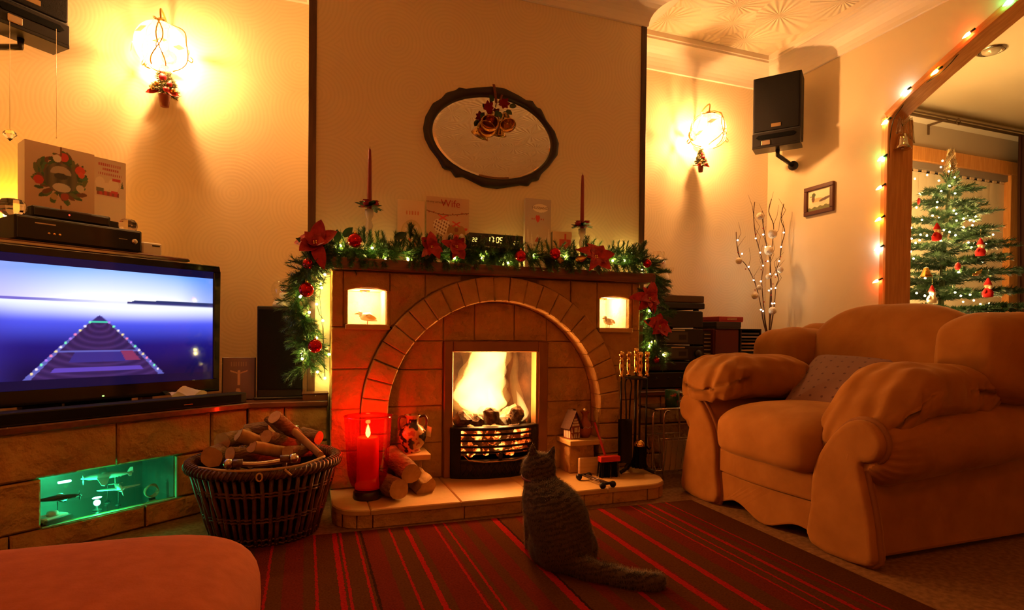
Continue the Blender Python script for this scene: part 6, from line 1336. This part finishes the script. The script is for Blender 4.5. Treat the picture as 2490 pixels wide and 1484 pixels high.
part(MB().tube([(.046*math.cos(a), .046*math.sin(a), .115+.004*math.sin(2*a)) for a in [2*PI*k/24 for k in range(24)]], .009, 8, closed=True), 'scarf', mat('pale grey scarf', (.50, .42, .32), .6), sm); part(MB().lathe([(.007, 0), (.001, .02)], 8, M=Matrix.Translation((0, -.042, .150)) @ Matrix.Rotation(PI/2, 4, 'X')), 'nose', mat('orange beak', (.6, .16, .02), .4), sm)
for s in (-1, 1): part(MB().tube(catmull([(s*.055, 0, .09), (s*.085, -.01, .11), (s*.095, -.01, .13)], 4), .008, 8), 'arm', glassmat('clear hat glass', (.95, .92, .86), .15), sm); part(MB().ball((s*.014, -.040, .162), .004, 6), 'eye', BLK, sm)
# discs, boxes, cabinet
def X_(x, Y=2.86): return aY(x, 820, Y).x
cb = thing('disc_cabinet', 'dark red wooden cabinet beside the hi-fi stack', 'cabinet', ((X_(1737)+X_(1797))/2, 2.86, .43)); hw = (X_(1797)-X_(1737))/2; zc = aY(1765, 800, 2.86).z-.43; RW = mat('dark red painted wood', (.10, .012, .010), .4)
part(MB().box(-hw, hw, .004, .22, 0, zc), 'carcass', RW, cb, bevel=.003); part(MB().box(-hw+.006, hw-.006, -.004, .006, .01, zc-.008), 'door', RW, cb, bevel=.002); part(MB().ball((hw-.02, -.008, zc*.55), .006, 8), 'knob', GOLD, cb)
z0 = .43+zc
for y1, wl, wr_, m_, lab in ((783, 1742, 1801, mat('dark blue box', (.03, .03, .035), .5), 'dark flat game box on the red cabinet'), (770, 1748, 1806, mat('red printed box', (.38, .035, .022), .45), 'red lettered game box on top of the dark box')):
    z1 = aY(1765, y1, 2.85).z; xa, xb = X_(wl, 2.85), X_(wr_, 2.85); r = thing('game_box', lab, 'box', ((xa+xb)/2, 2.85, z0), 0, 'game boxes'); part(MB().box(-(xb-xa)/2, (xb-xa)/2, 0, .20, 0, (z1-z0)*.55), 'tray', m_, r, bevel=.001); part(MB().box(-(xb-xa)/2-.002, (xb-xa)/2+.002, -.002, .202, (z1-z0)*.25, z1-z0-.0005), 'lid', m_, r, bevel=.002)
    if y1 == 770:
        for k_, zz_ in ((0, .62), (1, .38)):
            for i in range(9): part(MB().box(-.030+i*.008, -.0245+i*.008, -.0035, -.0018, (z1-z0)*zz_, (z1-z0)*(zz_+.16)), 'letter_mark', mat('cream print', (.7, .5, .3), .6), r)
    z0 = z1
rk = thing('disc_rack', 'black rack full of disc cases at the end of the alcove shelf', 'rack', ((X_(1802)+X_(1850))/2, 2.86, .43)); hw = (X_(1850)-X_(1802))/2; zr = aY(1825, 800, 2.86).z-.43
for s in (-1, 1): part(MB().box(s*hw-.004, s*hw+.004, 0, .15, 0, zr), 'side', BLKM, rk)
part(MB().box(-hw, hw, 0, .15, zr-.008, zr), 'top', BLKM, rk); part(MB().box(-hw, hw, .14, .15, 0, zr), 'back', BLKM, rk)
cdc = [(.45, .25, .12), (.08, .05, .04), (.30, .28, .28), (.05, .04, .05), (.40, .20, .10), (.12, .09, .08), (.5, .36, .2), (.06, .05, .05)]; n_ = 16
for i in range(n_):
    z = .006+i*(zr-.02)/n_; put(MB().box(-hw+.006, hw-.006, .006, .13, 0, .0105), 'disc_case', mat('disc spine %d' % (i % 8), cdc[(i*3) % 8], .3), 'disc case in the black rack, %s from the top' % ['lowest', 'fifteenth', 'fourteenth', 'thirteenth', 'twelfth', 'eleventh', 'tenth', 'ninth', 'eighth', 'seventh', 'sixth', 'fifth', 'fourth', 'third', 'second', 'first'][i], 'disc case', ((X_(1802)+X_(1850))/2, 2.86, .43+z), 0, 'disc cases in the rack', bevel=.0008)
rk2 = thing('disc_tower', 'narrow silver-edged disc tower between hi-fi and cabinet', 'rack', (X_(1727), 2.88, .43)); h2 = aY(1727, 806, 2.88).z-.43; part(MB().box(-.028, .028, .01, .14, 0, h2), 'frame', BLKM, rk2)
for i in range(14): part(MB().box(-.024, .024, .004, .014, .012+i*h2/14.5, .012+i*h2/14.5+.006), 'disc_slot', GREYP, rk2)
# lit twigs in a glass vase
vq = aY(1872, 822, 3.02); tv_ = thing('glass_vase', 'glass vase holding lit twigs in the alcove corner', 'vase', (vq.x, 3.02, .43)); part(MB().lathe([(.045, 0), (.05, .02), (.052, vq.z-.43), (.049, vq.z-.43), (.046, .025), (.001, .02)], 24), 'glass', glassmat('vase glass', (.9, .8, .66), .15), tv_); part(MB().lathe([(.044, .0), (.044, vq.z-.43-.06), (.001, vq.z-.43-.06)], 20, (0, 0, .022)), 'filling', mat('amber glass beads', (.22, .09, .03), .25, bump=.8, bs=120), tv_)
for x, y, R in ((1884, 812, .030), (1872, 818, .024)): q = aY(x, y, 3.0); put(MB().ball((0, 0, 0), R, 14), 'cotton_ball', mat('white pompom', (.75, .64, .46), .95, bump=.6, bs=90), 'white pompom resting at the mouth of the twig vase, %s one' % ('right-hand' if x > 1880 else 'left-hand'), 'pompom', (q.x, 3.0, q.z), 0, 'pompoms on the twigs')
zp = lambda x, y, Y: aY(1560+x/4.365, 560+y/4.365, Y)
TW = mat('brown twig bark', (.10, .045, .022), .8); twr = thing('twig_bunch', 'tall bunch of bare brown twigs standing in the glass vase', 'twigs', (vq.x, 3.02, vq.z-.05))
tws = [[(1330, 1110), (1290, 950), (1270, 820), (1215, 590), (1130, 400), (1040, 280), (1010, 130), (1005, 20)], [(1340, 1110), (1310, 960), (1290, 750), (1275, 520), (1290, 370), (1240, 170), (1210, 60), (1190, -150), (1200, -300)], [(1350, 1115), (1370, 900), (1380, 700), (1375, 500), (1360, 300), (1330, 170), (1290, -60), (1280, -200)], [(1360, 1115), (1395, 900), (1415, 750), (1425, 600), (1455, 520), (1430, 440), (1465, 320), (1490, 150), (1520, 10), (1480, -120), (1510, -280)], [(1355, 1115), (1360, 930), (1370, 620), (1365, 350), (1395, 90), (1400, -60), (1350, -200), (1380, -330)]]
for i, t in enumerate(tws): part(MB().tube(catmull([zp(x, y, 3.02+.02*math.sin(i*2+k)) for k, (x, y) in enumerate(t)], 4), [.0045]*8+[.0028]*(len(t)*4-11), 5), 'twig', TW, twr, w=True)
rnd = random.Random(21)
for t in tws:
    for k in range(3, len(t)-1): a = zp(*t[k], 3.02); part(MB().tube([a, a+Vector((rnd.uniform(-.04, .04), -.01, .06)), a+Vector((rnd.uniform(-.06, .06), -.01, .13))], [.0018, .0014, .0008], 4), 'side_shoot', TW, twr, w=True)
for x, y in ((1025, 237), (1105, 412), (1270, 420), (1205, 635), (1300, 762), (1375, 690), (1395, 572), (1420, 498), (1475, 283), (1212, 45), (1290, -20), (1320, 330)): part(MB().ball((0, 0, 0), (.007, .004, .004), 6, M=Matrix.Translation(zp(x, y, 3.0))), 'red_leaf', mat('red felt leaf', (.35, .03, .015), .7), twr, w=True)
tb = [(1290, 860), (1268, 845), (1190, 532), (1137, 390), (1067, 252), (1020, 107), (1212, 87), (1260, 238), (1290, 376), (1266, 543), (1375, 622), (1352, 640), (1365, 465), (1340, 330), (1315, 177), (1292, 45), (1380, 45), (1365, 175), (1460, 328), (1425, 470), (1422, 615), (1385, 778), (1410, 777), (1480, 177), (1510, 25)]
light_string('twig_lights', 'cool white pin lights wound along the alcove twigs', [zp(x, y, 3.0) for x, y in tb], mat('thin clear flex', (.3, .2, .1), .4), emat('twig bulb', (1, .86, .62), 55), .0045, wire=False)
for i, (x, y, R) in enumerate(((1035, 325, .022), (1350, 215, .030), (1390, 40, .030), (1470, 420, .022), (1250, 610, .018), (1205, 695, .024), (1345, 495, .018), (1390, 855, .026), (1260, -150, .024))):
    q = zp(x, y, 2.99); put(MB().ball((0, 0, 0), R, 12), 'cotton_ball', mat('white pompom', (.75, .64, .46), .95, bump=.6, bs=90), 'white pompom on the alcove twigs, ' + ['leftmost', 'upper middle', 'high right of middle', 'rightmost', 'left of the middle', 'low left', 'middle', 'lowest', 'topmost'][i] + ' one', 'pompom', q, 0, 'pompoms on the twigs')
# chrome side table, mug, magazine rack
tq = aZ(1600, 1148, 0); sx0, sx1 = aY(1583, 992, 2.52).x, aY(1583, 992, 2.52).x+.26; ztb = aY(1600, 992, 2.50).z
st2 = thing('side_table', 'small chrome tube side table between hearth and armchair', 'side table', ((sx0+sx1)/2, 2.56, 0)); part(MB().box(sx0, sx1, 2.48, 2.66, ztb-.010, ztb), 'top', mat('smoked glass top', (.05, .03, .02), .08), st2, w=True, bevel=.002); part(MB().tube([(sx0-.006, 2.475, ztb-.004), (sx1, 2.475, ztb-.004)], .005, 6), 'edge_bar', CHROME, st2, w=True)
for x, y, s in ((sx0, 2.50, 1), (sx0+.045, 2.47, 1), (sx1, 2.50, -1), (sx1, 2.64, -1), (sx0, 2.64, 1)): part(MB().tube(catmull([(x+.03*s, y, ztb-.014), (x+.008*s, y, ztb-.02), (x, y, ztb-.06), (x, y, .12), (x, y, .002)], 4), .0055, 8), 'leg', CHROME, st2, w=True)
mg = thing('mug', 'green mug with red flowers on the chrome side table', 'mug', (aY(1640, 980, 2.52).x, 2.54, ztb)); part(MB().lathe([(.030, 0), (.036, .004), (.038, .085), (.034, .085), (.032, .008), (.001, .006)], 24), 'cup', mat('green flowered glaze', (.02, .08, .03), .25, col2=(.35, .06, .02), ns=32, lo=.60, hi=.63), mg); part(MB().tube(catmull([(.036, 0, .07), (.062, 0, .065), (.062, 0, .03), (.036, 0, .02)], 5), .005, 8), 'handle', mat('cream glaze', (.6, .5, .36), .25), mg)
mr_ = thing('magazine_rack', 'chrome wire magazine rack under the side table', 'magazine rack', (sx0+.15, 2.56, 0))
for i in range(7): x = sx0+.05+i*.034; part(MB().tube(catmull([(x, 2.63, .21), (x, 2.615, .12), (x, 2.60, .03), (x, 2.53, .03), (x, 2.51, .12), (x, 2.495, .21)], 4), .0018, 5), 'wire', CHROME, mr_, w=True)
for y in (2.495, 2.63): part(MB().tube([(sx0+.04, y, .21), (sx0+.27, y, .21)], .003, 6), 'rail', CHROME, mr_, w=True)
part(MB().tube([(sx0+.04, 2.565, .028), (sx0+.27, 2.565, .028)], .003, 6), 'base_rail', CHROME, mr_, w=True)
for s in (0, 1): part(MB().tube([(sx0+.05+.2*s, 2.50, .0), (sx0+.05+.2*s, 2.565, .028), (sx0+.05+.2*s, 2.63, .0)], .003, 6), 'rack_foot', CHROME, mr_, w=True)
for i, (y, t) in enumerate(((2.545, .06), (2.58, -.05))): o = put(MB().box(-.08, .08, -.003, .003, 0, .155), 'magazine', mat('pale magazine %d' % i, ((.55, .42, .28), (.4, .25, .15))[i], .4), 'pale magazine standing in the wire rack, %s one' % ('front' if i == 0 else 'rear'), 'magazine', (sx0+.17+.02*i, y, .034), 0, 'magazines in the rack'); o.rotation_euler = (t, 0, 0)
# ================================================================== ORNAMENTS UNDER THE WALL LAMPS
def potted(px_, Y, H, label):
    q = aY(px_[0], px_[1], Y); r = thing('potted_tree_ornament', label, 'ornament', q, 0, 'tree ornaments under the lamps'); k = H/.16
    part(MB().lathe([(.014*k, -.08*k), (.019*k, -.045*k), (.020*k, -.040*k), (.001, -.040*k)], 14), 'pot', mat('red foil pot', (.20, .03, .012), .4), r); nd = MB(); st = MB(); rn = random.Random(px_[0])
    for i in range(130): t = rn.random(); a = rn.uniform(0, 6.28); rr = .040*k*(1-t)+.006*k; p = Vector((rr*.3*math.cos(a), rr*.3*math.sin(a), (-.035+.105*t)*k)); sprig(nd, st, p, (math.cos(a), math.sin(a), .1), rr*.8, rn, .016*k, .003*k, .0016)
    part(nd, 'needles', mat('gold green tinsel', (.10, .09, .02), .4, .3), r, raw=True, kind='stuff'); part(st, 'twigs', STEM, r, raw=True, kind='stuff')
    for i, (a, t) in enumerate(((4.7, .45), (4.2, .2), (5.4, .25), (3.9, .05), (5.0, .02), (5.6, .05), (4.5, .7))):
        rr = .034*k*(1-t)+.008*k; c = (rr*math.cos(a), rr*math.sin(a), (-.035+.105*t)*k); part(MB().ball(c, (.013 if i == 0 else .009)*k, 10), 'rose' if i % 2 == 0 else 'gold_ball', (mat('crimson rose', (.45, .012, .03), .5) if i % 2 == 0 else GOLD), r)
    for s in (-1, 1): mb = MB(); petal(mb, (s*.012*k, -.022*k, -.03*k), (s, -.1, -.45), (0, -1, 0), .045*k, .010*k, .1); part(mb, 'ribbon_tail', mat('red satin ribbon', (.42, .02, .012), .35), r, raw=True)
    part(MB().tube([(0, 0, .07*k), (0, .0, .10*k)], .0008*k, 4), 'hanging_loop', GOLD, r)
potted((400, 204), 3.150, .215, 'little potted Christmas tree ornament hanging under the left wall lamp'); potted((1704, 390), 3.150, .155, 'little potted Christmas tree ornament hanging under the right wall lamp')
# ================================================================== RIGHT WALL AND OPENING
pf = thing('duck_picture', 'small framed picture of a mallard duck on the right wall', 'picture', (XR, 2.79, 1.518), -PI/2); PW, PH = .222, .183; FRM = mat('dark red wood frame', (.085, .022, .012), .4)
def duck(u, v):
    c = mix(srgb(235, 205, 150), srgb(250, 230, 175), v); 
    if v < .16+.03*math.sin(u*26)+.05*u: c = mix(srgb(40, 60, 25), srgb(90, 90, 40), abs(math.sin(u*70)))
    if ((u-.48)/.30)**2+((v-.42+.1*(u-.5))/.17)**2 < 1: c = srgb(215, 160, 95) if v > .40 else srgb(225, 195, 150)
    if ((u-.74)/.26)**2+((v-.47-.25*(u-.7))/.07)**2 < 1 and u > .5: c = srgb(60, 40, 25)
    if ((u-.24)/.07)**2+((v-.58)/.16)**2 < 1: c = srgb(70, 35, 20)
    if ((u-.26)/.085)**2+((v-.76)/.10)**2 < 1: c = srgb(45, 60, 25)
    if .09 < u < .2 and abs(v-.71) < .022: c = srgb(70, 55, 20)
    return c
for a in ((-PW/2, PW/2, 0, .026), (-PW/2, PW/2, PH-.026, PH), (-PW/2, -PW/2+.026, .026, PH-.026), (PW/2-.026, PW/2, .026, PH-.026)): part(MB().box(a[0], a[1], -.020, -.001, a[2], a[3]), 'frame_bar', FRM, pf, bevel=.003)
q = sheetprint('painting', PW-.05, PH-.05, 70, 56, duck, printmat('card print'), parent=pf); q.location = (0, -.008, .025); part(MB().box(-PW/2+.02, PW/2-.02, -.007, -.002, .02, PH-.02), 'backing', CARD, pf)
cols = {'g': (.05, 1, .30), 'r': (1, .10, .03), 'o': (1, .38, .04), 'w': (.85, .92, 1), 'a': (1, .5, .2)}
sl = [(2455, 2, 'g'), (2355, 82, 'r'), (2277, 173, 'o'), (2202, 222, 'w'), (2155, 295, 'a'), (2145, 384, 'g'), (2141, 455, 'r'), (2139, 532, 'o'), (2137, 603, 'w'), (2133, 683, 'r')]
bp_ = [aX(x, y, XR-.028) for x, y, _ in sl]; cs_ = thing('coloured_lights', 'string of coloured Christmas bulbs around the pine opening', 'fairy lights', bp_[4])
pts = []
for a, b in zip(bp_[:-1], bp_[1:]): pts += [a+Vector((.018, -.028, 0)), a.lerp(b, .5)+Vector((.02, -.018, -.01))]
part(MB().tube(catmull(pts+[bp_[-1]+Vector((.018, -.028, 0))], 4), .0022, 5), 'wire', GW, cs_, w=True)
for q, (_, _, c) in zip(bp_, sl):
    M = Matrix.Translation(q) @ Vector((0, .8, -.3)).to_track_quat('Z', 'Y').to_matrix().to_4x4(); o = part(MB().lathe([(.001, .030), (.006, .018), (.009, .004), (.007, -.006), (.005, -.010)], 12, M=M), 'bulb', emat('coloured bulb '+c, cols[c], 90 if c != 'w' else 60), cs_, w=True); part(MB().lathe([(.0055, -.010), (.0055, -.032)], 8, M=M), 'socket', GW, o, w=True)
jb = thing('bell_ornament', 'silver bell with clear ribbons on the pine jamb', 'bell ornament', (XR+.055, 2.300, 1.945)); jb.scale = (1.4, 1.4, 1.4); SILV = mat('silvered plastic', (.7, .62, .5), .12, 1); CLR = glassmat('clear ribbon', (.9, .85, .75), .3)
part(MB().lathe([(.004, 0), (.014, -.004), (.018, -.025), (.021, -.045), (.032, -.062), (.030, -.062), (.018, -.044), (.001, -.02)], 20, (0, 0, -.05)), 'bell', SILV, jb); part(MB().ball((0, 0, -.108), .008, 8), 'clapper', SILV, jb); part(MB().tube([(0, 0, .04), (0, 0, -.05)], .0012, 4), 'cord', SILV, jb)
for k in range(8): a = k*.8; part(MB().tube([(0, 0, -.02), (.03*math.cos(a), .015*math.sin(a)-.01, .01), (.045*math.cos(a), .02*math.sin(a)-.01, -.02-.01*k), (.03*math.cos(a), -.01, -.05)], .004, 5, flat=.2), 'ribbon_curl', CLR, jb)
# ================================================================== DINING ROOM
spt = aZ(2410, 121, ZC); sd = thing('ceiling_spot', 'round chrome ceiling spotlight in the dining room', 'ceiling light', (spt.x, spt.y, ZC)); part(MB().lathe([(.085, 0), (.088, -.006), (.070, -.014), (.060, -.012), (.055, -.004)], 28), 'rim', CHROME, sd); part(MB().ball((0, 0, -.004), (.052, .052, .030), 18), 'reflector_bulb', mat('unlit bulb glass', (.6, .5, .36), .15, .3), sd)
yr = YW-.10; zr_ = aY(2300, 294, yr).z; cr = thing('curtain_rail', 'dull metal curtain rail above the dining room window', 'curtain rail', (5.0, yr, zr_)); RAIL = mat('dull bronze rail', (.20, .13, .08), .4, .7)
part(MB().tube([(XR+.25, yr, zr_), (XD-.05, yr, zr_)], .012, 10), 'rail', RAIL, cr, w=True); part(MB().tube([(XR+.25, yr-.03, zr_+.012), (XD-.05, yr-.03, zr_+.012)], .007, 8), 'second_rail', RAIL, cr, w=True)
xb_ = aY(2287, 300, yr).x; part(MB().box(xb_-.008, xb_+.008, yr-.05, YW, zr_-.02, zr_-.008).box(xb_-.010, xb_+.010, YW-.008, YW, zr_-.09, zr_-.005), 'bracket', RAIL, cr, w=True); xb_ = aY(2326, 300, yr).x; part(MB().tube([(xb_+.022*math.cos(a), yr-.015, zr_+.005+.026*math.sin(a)) for a in [2*PI*k/14 for k in range(14)]], .004, 6, closed=True), 'ring', RAIL, cr, w=True)
# vertical blind
bd = thing('vertical_blind', 'closed cream vertical blind across the dining room window', 'blind', (4.9, YW-.03, .4)); BL = mat('cream blind fabric', (.84, .74, .56), .8, trans=0); zb_ = zh0-.015
part(MB().box(xw0, xw1, YW-.005, YW+.05, zh0-.055, zh0), 'head_rail', mat('grey head rail', (.30, .24, .20), .5), bd, w=True); ns2 = 19; ws = (xw1-xw0)/ns2; pr_ = None
for k in range(ns2):
    if pr_ is None:
        mb = MB(); mb.sheet(lambda u, v: ((u-.5)*ws*1.14, -.0012*math.cos((u-.5)*PI)+.007*(u-.5), v*(zh0-.075-.38)), 6, 1); pr_ = mb.mesh('slat', BL)
        mb = MB().box(-ws*.25, ws*.25, -.004, .004, 0, .018); pc_ = mb.mesh('slat_clip', mat('pale clip', (.75, .55, .35), .4))
    o = bpy.data.objects.new('slat', pr_); COL.objects.link(o); o.parent = bd; o.location = Vector((xw0+(k+.5)*ws, YW+.022, .38))-bd.location; c = bpy.data.objects.new('slat_clip', pc_); COL.objects.link(c); c.parent = bd; c.location = Vector((xw0+(k+.5)*ws, YW+.014, zh0-.075))-bd.location
xcu = aY(2478, 560, YW-.12).x; cu_ = MB(); cu_.sheet(lambda u, v: (xcu+.5*u+.02*math.sin(v*5), YW-.13+.030*math.sin(u*40), .02+(zr_-.03)*v), 60, 8); put(cu_, 'curtain', mat('dark brown curtain', (.06, .025, .015), .9), 'dark brown curtain hanging at the right edge of the window', 'curtain', (0, 0, 0), raw=True)
# ---- Christmas tree
TY = 2.76; tb_ = aY(2288, 700, TY); tree = thing('christmas_tree', 'green artificial Christmas tree with white lights before the window', 'Christmas tree', (tb_.x, TY, 0)); tt0 = aY(2310, 432, TY); lean = (tt0.x-tb_.x)
def trunk(z): t = max(0, (z-tb_.z)/(tt0.z-tb_.z)); return Vector((tb_.x+lean*t, TY, z))
part(MB().tube([trunk(z) for z in (.1, .5, .9, 1.3, tb_.z, 1.6, 1.8, tt0.z+.05)], [.022, .020, .018, .016, .014, .012, .009, .006], 8), 'trunk', mat('dark green wrapped trunk', (.025, .03, .012), .9), tree, w=True)
part(MB().lathe([(.16, 0), (.15, .05), (.13, .20), (.11, .20), (.001, .18)], 20), 'pot', RW, tree); TN = mat('dark green tree needle', (.008, .030, .009), .5, col2=(.022, .056, .015), ns=16); rnd = random.Random(33)
zz = [aY(2300, y, TY).z for y in (468, 500, 535, 572, 610, 648, 690, 728, 765, 805, 850, 900)]; rr_ = [.17, .20, .26, .31, .35, .36, .41, .45, .48, .50, .52, .52]
for z, R in zip(zz, rr_):
    nb = int(8+R*15); a0 = rnd.random()*6
    for k in range(nb):
        a = a0+2*PI*k/nb+rnd.uniform(-.15, .15); L_ = R*rnd.uniform(.78, 1.12); nd = MB(); st = MB(); p = trunk(z+rnd.uniform(-.025, .025)); d = Vector((math.cos(a), math.sin(a), .22)); sprig(nd, nd, p+d*.03, d, L_, rnd, .046, .0060, .0036)
        for j in range(int(3+R*9)):
            t = rnd.uniform(.3, .95); s = rnd.choice((-1, 1)); e = Vector((math.cos(a+s*.8), math.sin(a+s*.8), .12)); sprig(nd, nd, p+d*L_*t+Vector((0, 0, -.25*L_*t*t*.6)), e, L_*.40*(1.15-t), rnd, .042, .0070, .0036)
        part(nd, 'branch', TN, tree, w=True, raw=True)
for k in range(8): a = k*.785; sprig_ = MB(); sprig(sprig_, sprig_, trunk(tt0.z-.06), (.5*math.cos(a), .5*math.sin(a), 1), .12, rnd, .03, .006, .002); part(sprig_, 'branch', TN, tree, w=True, raw=True)
z3 = lambda x, y: (2190+x/6.183, 320+y/6.183); z4 = lambda x, y: (2190+x/6.183, 540+y/6.183)
tl3 = [(575, 740), (725, 600), (630, 440), (605, 535), (815, 690), (865, 720), (735, 815), (610, 895), (820, 930), (550, 1060), (545, 1140), (800, 1190), (835, 1235), (480, 1265), (320, 1330), (840, 1340), (945, 1310), (1005, 1270), (1040, 1335), (1100, 1350), (1130, 1280), (1080, 1410), (950, 1445), (160, 1450), (400, 655), (215, 710)]
tl4 = [(650, 120), (735, 150), (825, 200), (300, 190), (395, 205), (165, 250), (285, 275), (225, 315), (605, 280), (1020, 310), (1065, 380), (1390, 190), (1285, 320), (1375, 355), (140, 455), (195, 550), (65, 620), (1195, 545), (1230, 600), (1335, 720), (870, 755), (370, 845), (125, 905), (1265, 940), (820, 1060), (905, 1110), (1045, 1095), (90, 1100), (240, 1070), (365, 1110), (1100, 1180), (1200, 1235), (1330, 1225), (1310, 1365), (1430, 1365)]
bl_ = []
for x, y in [z3(*p) for p in tl3]+[z4(*p) for p in tl4]:
    q = aY(x, y, TY); R = .12+.42*max(0, min(1, (tt0.z-q.z)/1.0)); dx = min(.98, abs(q.x-trunk(q.z).x)/max(R, .05)); bl_.append(aY(x, y, TY-max(.03, R*math.sqrt(1-dx*dx)*.8)) if x > 2262 or y > 470 else aY(x, y, TY+.3))
light_string('tree_lights', 'warm white lights strung over the Christmas tree', bl_, GW, emat('tree bulb', (1, .60, .20), 1300), .0052, wire=False)
bk2 = []  # second string, added unseen behind the tree to light up the blind
for k in range(26): t = k/25; z = tt0.z-.05-.95*t; a = k*2.4; R = .10+.40*t; bk2.append(trunk(z)+Vector((R*math.cos(a), abs(R*math.sin(a))*.8+.08, 0)))
light_string('tree_lights', 'warm white lights added behind the Christmas tree to brighten the blind', bk2, GW, emat('tree bulb', (1, .60, .20), 1300), .0052, wire=False)
tp = aY(2312, 395, TY); tpo = thing('tinsel_topper', 'silver tinsel cone on the tip of the Christmas tree', 'tree topper', (tp.x, TY, tp.z-.07)); mb = MB()
for k in range(46):
    a = rnd.uniform(0, 6.28); pts = [Vector((.05*(1-t*.55)*math.cos(a+t*5)*rnd.uniform(.6, 1.1), .05*(1-t*.55)*math.sin(a+t*5)*rnd.uniform(.6, 1.1), -.02+.18*t)) for t in (0, .2, .4, .6, .8, 1)]; mb.tube(pts, .0012, 3, smooth=False)
part(mb, 'tinsel_wire', SILV, tpo, raw=True, kind='stuff'); part(MB().lathe([(.030, 0), (.012, .10), (.002, .17)], 10), 'cone', SILV, tpo)
REDF = mat('red felt', (.5, .02, .02), .8); FACE = mat('peach felt', (.6, .38, .24), .8); WHF = mat('white felt', (.8, .74, .62), .9)
def figure(px_, label, s=1.0, body=REDF, hat=REDF):
    q = aY(px_[0], px_[1], TY-.36); r = thing('hanging_figure', label, 'tree ornament', q, 0, 'figures on the Christmas tree')
    part(MB().lathe([(.001, -.045), (.022, -.042), (.024, -.02), (.014, .0), (.001, .004)], 14), 'body', body, r); part(MB().ball((0, -.002, .014), .016, 12), 'head', FACE, r); part(MB().ball((0, -.012, .006), (.013, .008, .012), 10), 'beard', WHF, r); part(MB().lathe([(.018, 0), (.012, .016), (.004, .034), (.001, .036)], 12, (0, 0, .018)), 'hat', hat, r)
    for t in (-1, 1): part(MB().tube([(t*.016, 0, -.008), (t*.032, -.004, -.022)], [.007, .006], 6), 'arm', body, r)
    part(MB().tube([(0, 0, .052), (0, 0, .10)], .0006, 3), 'thread', GOLD, r); r.scale = (s, s, s)
figure((2278, 566), 'red-hatted gnome figure hanging in the middle of the tree', 1.1); figure((2384, 603), 'red Santa figure at the right of the tree', 1.15); figure((2402, 702), 'Santa figure low at the right of the tree', 1.25); figure((2266, 718), 'white snowman figure with red hat low on the tree', 1.1, WHF, REDF)
q = aY(2329, 648, TY-.36); r = thing('red_bauble', 'small red oval bauble in the middle of the Christmas tree', 'bauble', q); part(MB().ball((0, 0, 0), (.016, .016, .024), 14), 'ball', mat('matt red bauble', (.45, .015, .015), .5), r); part(MB().tube([(0, 0, .022), (0, 0, .06)], .0008, 3), 'thread', GOLD, r)
q = aY(2252, 662, TY-.36); r = thing('gold_bell', 'gold filigree bell on the left of the Christmas tree', 'tree ornament', q); part(MB().lathe([(.003, .03), (.014, .022), (.020, 0), (.034, -.028), (.032, -.028), (.018, 0), (.001, .02)], 16), 'bell', GOLD, r); part(MB().ball((0, 0, -.028), .006, 8), 'clapper', GOLD, r)
q = aY(2376, 663, TY-.34); r = thing('gold_sleigh', 'gold glitter ornament on the right of the Christmas tree', 'tree ornament', q); part(MB().tube(catmull([(-.04, 0, -.012), (-.01, 0, -.006), (.03, 0, .006), (.045, 0, .02)], 4), [.004]*4+[.012]*5+[.006]*4, 8, flat=.5), 'body', GOLD, r); part(MB().tube([(-.045, 0, -.02), (.04, 0, -.016)], .003, 6), 'runner', GOLD, r)
q = aY(2234, 490, TY-.1); r = thing('red_pod', 'red oval ornament at the upper left of the Christmas tree', 'tree ornament', q); part(MB().ball((0, 0, 0), (.009, .009, .024), 12), 'pod', mat('matt red bauble', (.45, .015, .015), .5), r); part(MB().tube([(0, 0, .022), (.01, 0, .05)], .0008, 3), 'thread', GOLD, r)
